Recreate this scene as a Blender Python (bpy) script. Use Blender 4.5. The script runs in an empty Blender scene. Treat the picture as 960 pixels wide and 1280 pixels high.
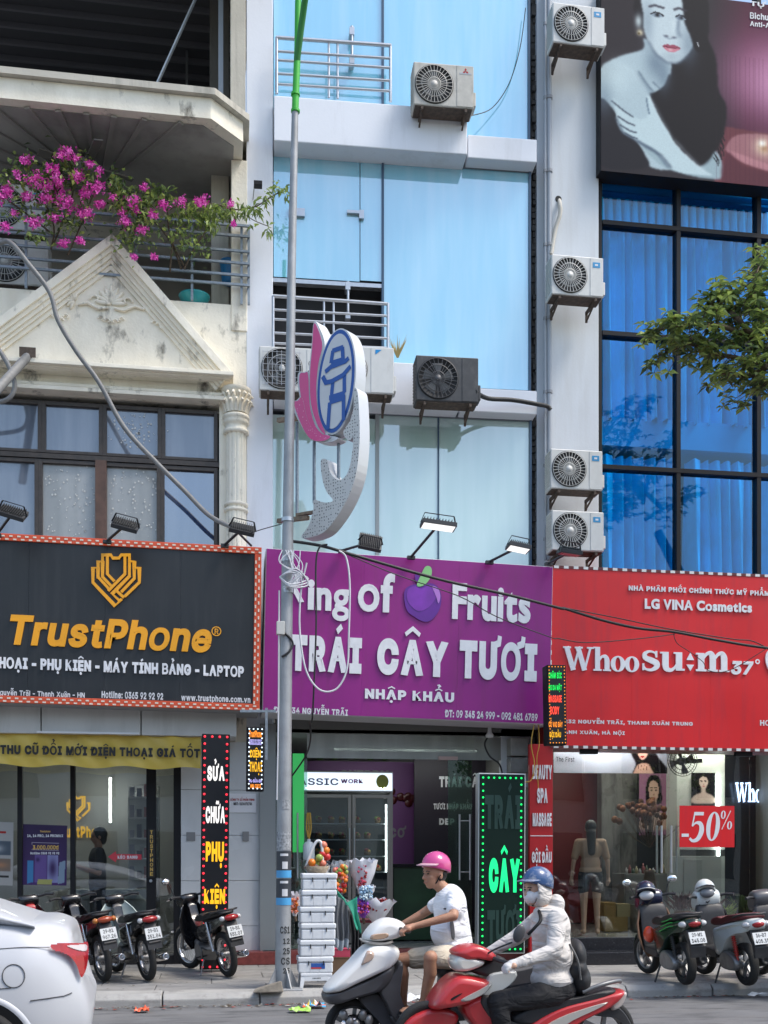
import bpy, bmesh, math, random, os, unicodedata
import numpy as np
from mathutils import Vector, Matrix
S = bpy.context.scene
C = S.collection
R = math.radians
rnd = random.Random(7)

# ---------------------------------------------------------------- camera, sky, sun, exposure
TH = R(8.76); FPX = 1400.0; CX = 480.0; HY = 1070.0; CH = 1.55
cd = bpy.data.cameras.new('camera'); cam = bpy.data.objects.new('camera', cd); C.objects.link(cam); S.camera = cam
cam.location = (0, 0, CH); cam.rotation_euler = (R(90), 0, -TH)
cd.sensor_fit = 'VERTICAL'; cd.sensor_height = 36; cd.lens = FPX/1280*36; cd.shift_y = (HY-640)/1280
cd.clip_start = .05; cd.clip_end = 2000
W = bpy.data.worlds.new('World'); S.world = W; W.use_nodes = True
nt = W.node_tree
sk = nt.nodes.new('ShaderNodeTexSky'); sk.sky_type = 'NISHITA'; sk.sun_disc = False
SUN_EL, SUN_AZ = R(58), R(62)      # azimuth measured from behind the camera towards the right
# sun direction vector (towards the sun)
sd = Vector((math.sin(SUN_AZ)*math.cos(SUN_EL), -math.cos(SUN_AZ)*math.cos(SUN_EL), math.sin(SUN_EL)))
sk.sun_elevation = SUN_EL; sk.sun_rotation = math.atan2(sd.x, sd.y)
sk.air_density = 1.3; sk.dust_density = 2.2; sk.ozone_density = 1.2
nt.links.new(sk.outputs[0], nt.nodes['Background'].inputs[0]); nt.nodes['Background'].inputs[1].default_value = .12
ld = bpy.data.lights.new('sun', 'SUN'); ld.energy = 1.35; ld.angle = R(18); ld.color = (1, .95, .87)
lo = bpy.data.objects.new('sun', ld); C.objects.link(lo); lo.rotation_euler = sd.to_track_quat('Z', 'Y').to_euler()
S.view_settings.view_transform = 'Standard'; S.view_settings.look = 'None'; S.view_settings.exposure = 1.15; S.view_settings.gamma = 1
try:
    S.cycles.max_bounces = 7; S.cycles.transparent_max_bounces = 16; S.cycles.caustics_reflective = False; S.cycles.caustics_refractive = False
    S.cycles.sample_clamp_indirect = 6
except Exception: pass

# ---------------------------------------------------------------- frames: a pixel of the photograph on a plane of the place
class Frame:
    def __init__(s, px, Y, z=0., yaw=0., roll=0.):
        u = (px-CX)/FPX; k = Y/(math.cos(TH)-u*math.sin(TH))
        s.o = Vector((k*(u*math.cos(TH)+math.sin(TH)), Y, z))
        s.m = Matrix.Translation(s.o) @ Matrix.Rotation(yaw, 4, 'Z') @ Matrix.Rotation(roll, 4, 'Y')
        s.i = s.m.inverted()
    def P(s, px, py, d=0.):
        u = (px-CX)/FPX; v = (py-HY)/FPX
        D = Vector((u*math.cos(TH)+math.sin(TH), -u*math.sin(TH)+math.cos(TH), -v))
        a = s.i @ Vector((0, 0, CH)); b = s.i.to_3x3() @ D
        t = (d-a.y)/b.y
        return a+b*t
    def G(s, px, py, z):      # pixel on the horizontal plane z (world), in local coordinates
        u = (px-CX)/FPX; v = (py-HY)/FPX; t = (CH-z)/v
        return s.i @ Vector((t*(u*math.cos(TH)+math.sin(TH)), t*(-u*math.sin(TH)+math.cos(TH)), z))
WF = Frame(480, 1, 0); WF.m = Matrix.Identity(4); WF.i = Matrix.Identity(4)
def depth_xy(px, Y, z=0): return Frame(px, Y, z).o

# ---------------------------------------------------------------- materials
MATS = {}
def mat(name, col, rough=.6, metal=0., var=.0, vs=3., bump=0., bs=40., emit=None, es=0., dirt=None, dscale=(2, 2, 2), damt=.0, spec=.5, coat=0., dth=(.5, .75), grime=None, trans=0.):
    if name in MATS: return MATS[name]
    m = bpy.data.materials.new(name); m.use_nodes = True; t = m.node_tree; b = t.nodes['Principled BSDF']; MATS[name] = m
    c = (*col, 1); b.inputs['Base Color'].default_value = c; b.inputs['Roughness'].default_value = rough; b.inputs['Metallic'].default_value = metal
    b.inputs['Specular IOR Level'].default_value = spec; b.inputs['Coat Weight'].default_value = coat; b.inputs['Coat Roughness'].default_value = .05
    out = None
    L = t.links.new; N = t.nodes.new
    if var or damt or bump or grime:
        tc = N('ShaderNodeTexCoord')
    if var:
        n = N('ShaderNodeTexNoise'); n.inputs['Scale'].default_value = vs; n.inputs['Detail'].default_value = 6; L(tc.outputs['Object'], n.inputs['Vector'])
        r = N('ShaderNodeMapRange'); r.inputs[1].default_value = .3; r.inputs[2].default_value = .7; r.inputs[3].default_value = 1-var; r.inputs[4].default_value = 1+var; L(n.outputs[0], r.inputs[0])
        x = N('ShaderNodeMix'); x.data_type = 'RGBA'; x.blend_type = 'MULTIPLY'; x.inputs[0].default_value = 1; x.inputs[6].default_value = c; L(r.outputs[0], x.inputs[7]); out = x.outputs[2]
        rr = N('ShaderNodeMapRange'); rr.inputs[3].default_value = max(0, rough-.12); rr.inputs[4].default_value = min(1, rough+.12); L(n.outputs[0], rr.inputs[0]); L(rr.outputs[0], b.inputs['Roughness'])
    def layer(col, scale, th, amt, out):
        mp = N('ShaderNodeMapping'); mp.inputs['Scale'].default_value = scale; L(tc.outputs['Object'], mp.inputs[0])
        n = N('ShaderNodeTexNoise'); n.inputs['Scale'].default_value = 1; n.inputs['Detail'].default_value = 9; n.inputs['Roughness'].default_value = .65; L(mp.outputs[0], n.inputs['Vector'])
        r = N('ShaderNodeMapRange'); r.inputs[1].default_value = th[0]; r.inputs[2].default_value = th[1]; r.inputs[4].default_value = amt; L(n.outputs[0], r.inputs[0])
        x = N('ShaderNodeMix'); x.data_type = 'RGBA'; L(r.outputs[0], x.inputs[0]); x.inputs[7].default_value = (*col, 1)
        if out is None: x.inputs[6].default_value = c
        else: L(out, x.inputs[6])
        return x.outputs[2]
    if damt: out = layer(dirt, dscale, dth, damt, out)
    if grime: out = layer(grime[0], grime[1], grime[2], grime[3], out)
    if out is not None: L(out, b.inputs['Base Color'])
    if bump:
        n = N('ShaderNodeTexNoise'); n.inputs['Scale'].default_value = bs; n.inputs['Detail'].default_value = 5; L(tc.outputs['Object'], n.inputs['Vector'])
        bp = N('ShaderNodeBump'); bp.inputs['Strength'].default_value = bump; bp.inputs['Distance'].default_value = .01; L(n.outputs[0], bp.inputs['Height']); L(bp.outputs[0], b.inputs['Normal'])
    if emit: b.inputs['Emission Color'].default_value = (*emit, 1); b.inputs['Emission Strength'].default_value = es
    return m
def srgb(r, g, b):
    f = lambda c: (c/255/12.92 if c/255 <= .04045 else ((c/255+.055)/1.055)**2.4)
    return (f(r), f(g), f(b))
def glass(name, tint, refl=.25, rough=.01, opaque=None, omix=0., gr=.35):
    """thin tinted pane: see-through colour + mirror reflection, optionally a film"""
    if name in MATS: return MATS[name]
    m = bpy.data.materials.new(name); m.use_nodes = True; t = m.node_tree; t.nodes.clear(); N = t.nodes.new; L = t.links.new; MATS[name] = m
    o = N('ShaderNodeOutputMaterial'); tr = N('ShaderNodeBsdfTransparent'); tr.inputs[0].default_value = (*tint, 1)
    g = N('ShaderNodeBsdfGlossy'); g.inputs['Roughness'].default_value = rough; g.inputs[0].default_value = (.95, .97, 1, 1)
    base = tr.outputs[0]
    if opaque:
        d = N('ShaderNodeBsdfDiffuse'); d.inputs[0].default_value = (*opaque, 1)
        tc = N('ShaderNodeTexCoord'); mp_ = N('ShaderNodeMapping'); mp_.inputs['Scale'].default_value = (5, 5, .5); L(tc.outputs['Object'], mp_.inputs[0]); n = N('ShaderNodeTexNoise'); n.inputs['Scale'].default_value = .9; n.inputs['Detail'].default_value = 7; L(mp_.outputs[0], n.inputs['Vector'])
        cr = N('ShaderNodeMix'); cr.data_type = 'RGBA'; q_ = N('ShaderNodeMapRange'); q_.inputs[1].default_value = .42; q_.inputs[2].default_value = .8; q_.inputs[4].default_value = .35; L(n.outputs[0], q_.inputs[0]); L(q_.outputs[0], cr.inputs[0]); cr.inputs[6].default_value = (*opaque, 1); cr.inputs[7].default_value = (*[.55+.35*v for v in opaque], 1); L(cr.outputs[2], d.inputs[0])
        r = N('ShaderNodeMapRange'); r.inputs[3].default_value = omix*.8; r.inputs[4].default_value = min(1, omix*1.1); L(n.outputs[0], r.inputs[0])
        x = N('ShaderNodeMixShader'); L(r.outputs[0], x.inputs[0]); L(tr.outputs[0], x.inputs[1]); L(d.outputs[0], x.inputs[2]); base = x.outputs[0]
    lw = N('ShaderNodeLayerWeight'); lw.inputs[0].default_value = .5
    pw = N('ShaderNodeMath'); pw.operation = 'MULTIPLY_ADD'; L(lw.outputs['Facing'], pw.inputs[0]); pw.inputs[1].default_value = gr; pw.inputs[2].default_value = refl
    tc2 = N('ShaderNodeTexCoord'); n2 = N('ShaderNodeTexNoise'); n2.inputs['Scale'].default_value = 1.1; n2.inputs['Detail'].default_value = 1; L(tc2.outputs['Object'], n2.inputs['Vector'])
    bp = N('ShaderNodeBump'); bp.inputs['Strength'].default_value = .12; bp.inputs['Distance'].default_value = .02; L(n2.outputs[0], bp.inputs['Height']); L(bp.outputs[0], g.inputs['Normal'])
    x2 = N('ShaderNodeMixShader'); L(pw.outputs[0], x2.inputs[0]); L(base, x2.inputs[1]); L(g.outputs[0], x2.inputs[2]); L(x2.outputs[0], o.inputs[0])
    return m
def vcol_mat(name='printed_picture', rough=.45):
    if name in MATS: return MATS[name]
    m = bpy.data.materials.new(name); m.use_nodes = True; t = m.node_tree; b = t.nodes['Principled BSDF']; MATS[name] = m
    a = t.nodes.new('ShaderNodeVertexColor'); a.layer_name = 'Col'; t.links.new(a.outputs[0], b.inputs['Base Color']); b.inputs['Roughness'].default_value = rough; b.inputs['Specular IOR Level'].default_value = .12
    return m
def led(name, col, s): return mat(name, (.02, .02, .02), .5, emit=col, es=s)

# ---------------------------------------------------------------- mesh builder
class MB:
    def __init__(s): s.v = []; s.f = []; s.mi = []; s.sm = []
    def add(s, vs, fs, mi=0, smooth=False, M=None):
        n = len(s.v)
        s.v += [tuple(M @ Vector(v)) if M else tuple(v) for v in vs]
        s.f += [tuple(i+n for i in f) for f in fs]; s.mi += [mi]*len(fs); s.sm += [smooth]*len(fs); return s
    def box(s, x0, x1, y0, y1, z0, z1, mi=0, M=None):
        vs = [(x, y, z) for z in (z0, z1) for y in (y0, y1) for x in (x0, x1)]
        return s.add(vs, [(0, 2, 3, 1), (4, 5, 7, 6), (0, 1, 5, 4), (2, 6, 7, 3), (0, 4, 6, 2), (1, 3, 7, 5)], mi, False, M)
    def quad(s, a, b, c, d, mi=0): return s.add([a, b, c, d], [(0, 1, 2, 3)], mi)
    def cyl(s, p0, p1, r0, r1=None, n=12, mi=0, cap=True, M=None, smooth=True):
        p0 = Vector(p0); p1 = Vector(p1); r1 = r0 if r1 is None else r1
        q = (p1-p0).to_track_quat('Z', 'Y'); vs = []
        for p, r in ((p0, r0), (p1, r1)):
            for k in range(n): a = 2*math.pi*k/n; vs.append(p+q @ Vector((math.cos(a)*r, math.sin(a)*r, 0)))
        s.add(vs, [(k, (k+1) % n, n+(k+1) % n, n+k) for k in range(n)], mi, smooth, M)
        if cap: s.add(vs, [tuple(range(n-1, -1, -1)), tuple(range(n, 2*n))], mi, False, M)
        return s
    def bar(s, p0, p1, w, h=None, mi=0):
        p0 = Vector(p0); p1 = Vector(p1); h = h or w; d = (p1-p0).normalized()
        up = Vector((0, 0, 1)) if abs(d.z) < .95 else Vector((0, 1, 0)); a = d.cross(up).normalized()*w/2; b = a.cross(d).normalized()*h/2
        vs = [p+q for p in (p0, p1) for q in (a+b, -a+b, -a-b, a-b)]
        return s.add(vs, [(0, 1, 2, 3), (7, 6, 5, 4), (0, 4, 5, 1), (1, 5, 6, 2), (2, 6, 7, 3), (3, 7, 4, 0)], mi)
    def tube(s, pts, r, n=8, mi=0, cap=True):
        pts = [Vector(p) for p in pts]; rr = r if isinstance(r, (list, tuple)) else [r]*len(pts); vs = []; ref = None
        for i, p in enumerate(pts):
            d = (pts[min(i+1, len(pts)-1)]-pts[max(i-1, 0)]).normalized()
            if ref is None: ref = Vector((0, 0, 1)) if abs(d.z) < .9 else Vector((0, 1, 0))
            a = d.cross(ref)
            if a.length < 1e-4: a = d.cross(Vector((1, 0, 0)))
            a.normalize(); b = d.cross(a).normalized(); ref = -b if False else b.cross(d)*-1 if False else (a.cross(d))
            for k in range(n): t = 2*math.pi*k/n; vs.append(p+(a*math.cos(t)+b*math.sin(t))*rr[i])
        fs = [(i*n+k, i*n+(k+1) % n, (i+1)*n+(k+1) % n, (i+1)*n+k) for i in range(len(pts)-1) for k in range(n)]
        s.add(vs, fs, mi, True)
        if cap: s.add(vs, [tuple(range(n-1, -1, -1)), tuple(range((len(pts)-1)*n, len(pts)*n))], mi)
        return s
    def lathe(s, prof, c=(0, 0, 0), axis='Z', n=24, mi=0, M=None, smooth=True):
        c = Vector(c); vs = []
        for r, h in prof:
            for k in range(n):
                a = 2*math.pi*k/n; x, y = r*math.cos(a), r*math.sin(a)
                vs.append(c+Vector({'Z': (x, y, h), 'Y': (x, h, y), 'X': (h, x, y)}[axis]))
        return s.add(vs, [(i*n+k, i*n+(k+1) % n, (i+1)*n+(k+1) % n, (i+1)*n+k) for i in range(len(prof)-1) for k in range(n)], mi, smooth, M)
    def prism(s, poly, y0, y1, mi=0, M=None, plane='XZ'):
        n = len(poly); f = (lambda a, b, y: (a, y, b)) if plane == 'XZ' else ((lambda a, b, y: (a, b, y)) if plane == 'XY' else (lambda a, b, y: (y, a, b)))
        vs = [f(a, b, y0) for a, b in poly]+[f(a, b, y1) for a, b in poly]
        s.add(vs, [(k, (k+1) % n, n+(k+1) % n, n+k) for k in range(n)], mi, False, M)
        return s.add(vs, [tuple(range(n-1, -1, -1)), tuple(range(n, 2*n))], mi, False, M)
    def ell(s, c, r, n=14, m=8, mi=0, M=None):
        c = Vector(c); r = (r, r, r) if not hasattr(r, '__len__') else r; vs = [c+Vector((0, 0, r[2]))]
        for i in range(1, m):
            t = math.pi*i/m
            for k in range(n): a = 2*math.pi*k/n; vs.append(c+Vector((r[0]*math.sin(t)*math.cos(a), r[1]*math.sin(t)*math.sin(a), r[2]*math.cos(t))))
        vs.append(c-Vector((0, 0, r[2]))); e = len(vs)-1
        fs = [(0, 1+k, 1+(k+1) % n) for k in range(n)]+[(1+i*n+k, 1+(i+1)*n+k, 1+(i+1)*n+(k+1) % n, 1+i*n+(k+1) % n) for i in range(m-2) for k in range(n)]
        fs += [(e, 1+(m-2)*n+(k+1) % n, 1+(m-2)*n+k) for k in range(n)]
        return s.add(vs, fs, mi, True, M)
    def loft(s, rings, mi=0, closed=True, caps=True, smooth=True):
        n = len(rings[0]); vs = [p for r in rings for p in r]; q = n if closed else n-1
        s.add(vs, [(i*n+k, i*n+(k+1) % n, (i+1)*n+(k+1) % n, (i+1)*n+k) for i in range(len(rings)-1) for k in range(q)], mi, smooth)
        if caps and closed: s.add(vs, [tuple(range(n-1, -1, -1)), tuple(range((len(rings)-1)*n, len(rings)*n))], mi)
        return s
    def puff(s, poly, w, yc=0., mi=0, inset=.16, k=5, wf=None):
        """side-view outline given a rounded thickness; wf(x,z) scales the half width"""
        P = catmull(poly, 3) if len(poly) < 30 else poly
        cx = sum(p[0] for p in P)/len(P); cz = sum(p[1] for p in P)/len(P); rings = []
        for i in range(-k, k+1):
            t = i/k*math.pi/2; sc = 1-inset*(1-math.cos(t)**.6) if abs(i) < k else 1-inset*1.25
            y = math.sin(t)*w
            rings.append([(cx+(a-cx)*sc, yc+y*(wf(a, b) if wf else 1), cz+(b-cz)*sc) for a, b in P])
        return s.loft(rings, mi)
    def mesh(s, name, mats):
        me = bpy.data.meshes.new(name); me.from_pydata([tuple(v) for v in s.v], [], s.f)
        for m in (mats if isinstance(mats, (list, tuple)) else [mats]): me.materials.append(m)
        me.polygons.foreach_set('material_index', s.mi); me.polygons.foreach_set('use_smooth', s.sm); me.update(); return me
    def build(s, name, mats, parent=None, bevel=0., fix=True, sharp=None, subsurf=0, bseg=2):
        me = s.mesh(name, mats)
        if fix:
            bm = bmesh.new(); bm.from_mesh(me); bmesh.ops.recalc_face_normals(bm, faces=bm.faces); bm.to_mesh(me); bm.free()
        if sharp:
            me.set_sharp_from_angle(angle=R(sharp))
        o = bpy.data.objects.new(name, me); C.objects.link(o); o.parent = parent
        if bevel:
            b = o.modifiers.new('bevel', 'BEVEL'); b.width = bevel; b.segments = bseg; b.limit_method = 'ANGLE'; b.angle_limit = R(40)
        if subsurf:
            b = o.modifiers.new('sub', 'SUBSURF'); b.levels = subsurf; b.render_levels = subsurf
        return o
def catmull(P, k):
    out = []; n = len(P)
    for i in range(n):
        p0, p1, p2, p3 = P[i-1], P[i], P[(i+1) % n], P[(i+2) % n]
        for j in range(k):
            t = j/k; out.append(tuple(.5*((2*p1[q])+(-p0[q]+p2[q])*t+(2*p0[q]-5*p1[q]+4*p2[q]-p3[q])*t*t+(-p0[q]+3*p1[q]-3*p2[q]+p3[q])*t**3) for q in range(len(p1))))
    return out
def smooth_path(P, k=6):
    P = [Vector(p) for p in P]; out = []
    for i in range(len(P)-1):
        p0 = P[max(i-1, 0)]; p1 = P[i]; p2 = P[i+1]; p3 = P[min(i+2, len(P)-1)]
        for j in range(k):
            t = j/k; out.append(.5*((2*p1)+(-p0+p2)*t+(2*p0-5*p1+4*p2-p3)*t*t+(-p0+3*p1-3*p2+p3)*t**3))
    return out+[P[-1]]
def thing(name, label, cat, frame=None, loc=None, rot=None, group=None, kind=None, m=None):
    o = bpy.data.objects.new(name, None); C.objects.link(o); o.empty_display_size = .2
    if frame: o.matrix_world = frame.m
    if m: o.matrix_world = m
    if loc is not None: o.location = loc
    if rot is not None: o.rotation_euler = rot
    o['label'] = label; o['category'] = cat
    if group: o['group'] = group
    if kind: o['kind'] = kind
    return o
def tag(o, label, cat, group=None, frame=None):
    o['label'] = label; o['category'] = cat
    if group: o['group'] = group
    if frame: o.matrix_world = frame.m
    return o
def struct(o): o['kind'] = 'structure'; return o
def stuff(o): o['kind'] = 'stuff'; return o
def copy_tree(o, parent=None):
    c = o.copy(); C.objects.link(c)
    if parent: c.parent = parent
    for ch in list(o.children): copy_tree(ch, c)
    return c
def dup(root, label, loc=None, rot=None, m=None, group=None):
    c = copy_tree(root); c['label'] = label
    if m: c.matrix_world = m
    if loc is not None: c.location = loc
    if rot is not None: c.rotation_euler = rot
    if group: c['group'] = group
    return c
def remesh(prims, name, mats, parent=None, voxel=.008, smooth=6, fac=.5, mi_fn=None):
    """tapered capsules / ellipsoids melted into ONE continuous surface"""
    b = MB()
    for p in prims:
        if p[0] == 'c':      # capsule p0 p1 r0 r1
            p0, p1, r0, r1 = Vector(p[1]), Vector(p[2]), p[3], p[4]
            b.cyl(p0, p1, r0, r1, n=18); b.ell(p0, r0, 18, 12); b.ell(p1, r1, 18, 12)
        elif p[0] == 'e':    # ellipsoid c r (rot)
            M = Matrix.Translation(p[1]) @ (p[3].to_4x4() if len(p) > 3 else Matrix.Identity(4)); b.ell((0, 0, 0), p[2], 24, 16, M=M)
        elif p[0] == 'm': b.add(p[1], p[2])
    o = b.build(name, mats, None, fix=True)
    r = o.modifiers.new('r', 'REMESH'); r.mode = 'VOXEL'; r.voxel_size = voxel; r.use_smooth_shade = True
    s = o.modifiers.new('s', 'SMOOTH'); s.factor = fac; s.iterations = smooth
    dg = bpy.context.evaluated_depsgraph_get(); me = bpy.data.meshes.new_from_object(o.evaluated_get(dg)); me.name = name
    bpy.data.objects.remove(o)
    n = bpy.data.objects.new(name, me); C.objects.link(n); n.parent = parent
    for p in me.polygons: p.use_smooth = True
    return n

# ---------------------------------------------------------------- lettering
_f = None
try:
    _p = os.path.join(bpy.utils.system_resource('DATAFILES'), 'fonts', 'Inter.woff2')
    if os.path.exists(_p): _f = bpy.data.fonts.load(_p)
except Exception: _f = None
GL = {}
def _curve_mesh(ch, builtin, fill):
    c = bpy.data.curves.new('g', 'FONT'); c.body = ch; c.resolution_u = 4; c.fill_mode = fill
    if _f and not builtin: c.font = _f
    o = bpy.data.objects.new('g', c); C.objects.link(o)
    dg = bpy.context.evaluated_depsgraph_get(); dg.update(); me = bpy.data.meshes.new_from_object(o.evaluated_get(dg))
    vs = [(v.co.x, v.co.y) for v in me.vertices]; fs = [tuple(p.vertices) for p in me.polygons]; es = [tuple(e.vertices) for e in me.edges]
    bpy.data.objects.remove(o); bpy.data.curves.remove(c); bpy.data.meshes.remove(me); return vs, fs, es
def glyph(ch, off, builtin=False):
    """letter shape; weight is added as a mitred band round every contour"""
    k = (ch, off, builtin)
    if k in GL: return GL[k]
    vs, fs, _ = _curve_mesh(ch, builtin, 'FRONT'); n0 = len(vs)
    if off > .001:
        v2, _, es = _curve_mesh(ch, builtin, 'NONE'); nb = {}; loops = []
        for a, b in es: nb.setdefault(a, []).append(b); nb.setdefault(b, []).append(a)
        seen = set()
        for st in list(nb):
            if st in seen: continue
            loop = [st]; seen.add(st); cur = st; prev = None
            while True:
                nx = [q for q in nb[cur] if q != prev and q not in seen]
                if not nx: break
                prev = cur; cur = nx[0]; seen.add(cur); loop.append(cur)
            P = [v2[q] for q in loop]; Q = [P[0]]
            for p in P[1:]:
                if math.hypot(p[0]-Q[-1][0], p[1]-Q[-1][1]) > 1e-4: Q.append(p)
            if math.hypot(Q[0][0]-Q[-1][0], Q[0][1]-Q[-1][1]) < 1e-4: Q.pop()
            m = len(Q)
            if m < 3: continue
            loops.append(Q)
        area = lambda Q: sum(Q[i-1][0]*Q[i][1]-Q[i][0]*Q[i-1][1] for i in range(len(Q)))
        inside = lambda p, Q: sum(((Q[i-1][1] > p[1]) != (Q[i][1] > p[1])) and p[0] < (Q[i][0]-Q[i-1][0])*(p[1]-Q[i-1][1])/(Q[i][1]-Q[i-1][1])+Q[i-1][0] for i in range(len(Q))) % 2
        for Q in loops:
            hole = sum(inside(Q[0], q) for q in loops if q is not Q) % 2; sg_ = -1 if (area(Q) > 0) != bool(hole) else 1
            m = len(Q); base = len(vs); o_ = off if not hole else off*.3
            for i, p in enumerate(Q):
                a, b = Q[i-1], Q[(i+1) % m]; d1 = Vector((p[0]-a[0], p[1]-a[1])).normalized(); d2 = Vector((b[0]-p[0], b[1]-p[1])).normalized(); t = d1+d2
                if t.length < 1e-3: t = d1
                t.normalize(); mi = min(1.42, 1/max(.3, abs(t.dot(d1)))); nx_, ny_ = -t.y*o_*mi*sg_, t.x*o_*mi*sg_
                vs += [(p[0]+nx_, p[1]+ny_), (p[0], p[1])]
            tmp = vs[base:]; del vs[base:]
            for i in range(m): q = len(vs); vs += [tmp[2*i], tmp[2*i+1], tmp[2*((i+1) % m)+1], tmp[2*((i+1) % m)]]; fs.append((q, q+1, q+2, q+3))      # separate quads, so crossings get their own depth
    x0 = min([v[0] for v in vs] or [0]); x1 = max([v[0] for v in vs] or [.25])
    vs = [(x-x0, y) for x, y in vs]; GL[k] = (vs, fs, x1-x0, max([v[1] for v in vs] or [0])); return GL[k]
def strip(pts, w):
    """flat polyline of width w -> verts, faces"""
    n = len(pts); vs = []; ww = w if isinstance(w, (list, tuple)) else [w]*n
    for i, p in enumerate(pts):
        a = pts[max(i-1, 0)]; b = pts[min(i+1, n-1)]; dx, dy = b[0]-a[0], b[1]-a[1]; l = math.hypot(dx, dy) or 1
        m = 1.
        if 0 < i < n-1:
            d1 = Vector((p[0]-a[0], p[1]-a[1])).normalized(); d2 = Vector((b[0]-p[0], b[1]-p[1])).normalized(); m = 1/max(.45, math.sqrt(max(0, (1+d1.dot(d2))/2)))
        nx, ny = -dy/l*ww[i]/2*m, dx/l*ww[i]/2*m; vs += [(p[0]+nx, p[1]+ny), (p[0]-nx, p[1]-ny)]
    return vs, [(2*i, 2*i+1, 2*i+3, 2*i+2) for i in range(n-1)]
def text_geo(s, off=.02, sp=.07, builtin=False, cuts=None):
    V = []; Fc = []; x = 0.; t = .085+off*1.1
    def put(vs, fs, dx=0., dy=0.):
        n = len(V); V.extend([(a+dx, b+dy) for a, b in vs]); Fc.extend([tuple(i+n for i in f) for f in fs])
    for ch in s:
        if ch == ' ': x += .27; continue
        bar = ch in 'Đđ'
        d = unicodedata.normalize('NFD', 'D' if ch == 'Đ' else 'd' if ch == 'đ' else ch); b = d[0]; marks = d[1:]
        if b == 'i' and marks and any(m in '\u0301\u0300\u0309\u0303' for m in marks): b = 'ı' if False else 'i'
        g = glyph(b, off, builtin); put(g[0], g[1], x); w = g[2]; cx = x+w/2; h = g[3]; up = h+.02+off
        if bar: put(*strip([(x-.07, .365), (x+w*.45, .365)], t*.8))
        for m in sorted(marks, key=lambda q: q not in '\u0302\u0306'):
            if m == '\u0302': up += .02; put(*strip([(cx-.19, up-.01), (cx, up+.10), (cx+.19, up-.01)], t*.5)); up += .15
            elif m == '\u0306': put(*strip([(cx-.16, up+.12), (cx-.09, up+.02), (cx+.09, up+.02), (cx+.16, up+.12)], t*.75)); up += .16
            elif m == '\u0301': put(*strip([(cx-.04, up+.01), (cx+.1, up+.11)], t*.7))
            elif m == '\u0300': put(*strip([(cx+.04, up+.01), (cx-.1, up+.11)], t*.7))
            elif m == '\u0309': put(*strip([(cx-.08, up+.16), (cx+.02, up+.19), (cx+.08, up+.12), (cx, up+.06), (cx, up)], t*.6))
            elif m == '\u0303': put(*strip([(cx-.17, up+.02), (cx-.08, up+.1), (cx+.08, up+.04), (cx+.17, up+.12)], t*.7))
            elif m == '\u0323':
                n = 10; put([(cx+math.cos(a*6.283/n)*t*.6, -.17+math.sin(a*6.283/n)*t*.6) for a in range(n)], [tuple(range(n))])
            elif m == '\u031b': put(*strip([(x+w-.1, h-.06), (x+w+.05, h-.02), (x+w+.07, h+.1)], t*.75))
        x += w+sp+(.06 if '\u031b' in marks else 0)
        if cuts is not None: cuts.append(len(V))
    return V, Fc
def letter(parent, F, s, p0, p1, m, d=-.01, off=.02, sp=.07, ext=0., shear=0., name='lettering', builtin=False, geo=None, label=None):
    """p0 = bottom-left pixel, p1 = top-right pixel of the inked box"""
    cuts = []; V, Fc = geo[:2] if geo else text_geo(s, off, sp, builtin, cuts)
    if geo: cuts = list(geo[2]) if len(geo) > 2 else [len(V)]
    V = [(x+y*shear, y) for x, y in V]
    ax0 = min(v[0] for v in V); ax1 = max(v[0] for v in V); ay0 = min(v[1] for v in V); ay1 = max(v[1] for v in V)
    a = F.P(p0[0], p0[1], d); b = F.P(p1[0], p1[1], d)
    sx = (b.x-a.x)/(ax1-ax0); sy = (b.z-a.z)/(ay1-ay0)
    vs = [(a.x+(x-ax0)*sx, d, a.z+(y-ay0)*sy) for x, y in V]
    isl = islands(len(vs), Fc); vs = [(x, y-.00013*(isl[i] % 17), z) for i, (x, y, z) in enumerate(vs)]
    if not ext: cuts = [len(vs)]
    st = 0; last = None
    for c in cuts:
        mb = MB(); vv = vs[st:c]; ff = [tuple(q-st for q in f) for f in Fc if st <= f[0] < c]
        if ext:      # returns: side walls behind every open edge of the letter face
            cnt = {}
            for f in ff:
                for a_, b_ in zip(f, f[1:]+f[:1]): cnt[(min(a_, b_), max(a_, b_))] = cnt.get((min(a_, b_), max(a_, b_)), 0)+1
            k = len(vv); vv = vv+[(x, y+ext, z) for x, y, z in vv]; ff = ff+[(a_, b_, b_+k, a_+k) for (a_, b_), q in cnt.items() if q == 1]
        mb.add(vv, ff)
        last = o = mb.build('letter' if len(cuts) > 1 else name, m, parent, fix=False); st = c
        if not ext and len(s) > 1: o['kind'] = 'stuff'
        if label: o['label'] = label
    return last
def islands(n, fs):
    par = list(range(n))
    def find(a):
        while par[a] != a: par[a] = par[par[a]]; a = par[a]
        return a
    for f in fs:
        r = find(f[0])
        for q in f[1:]: par[find(q)] = r
    ids = {}; return [ids.setdefault(find(i), len(ids)) for i in range(n)]

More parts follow.
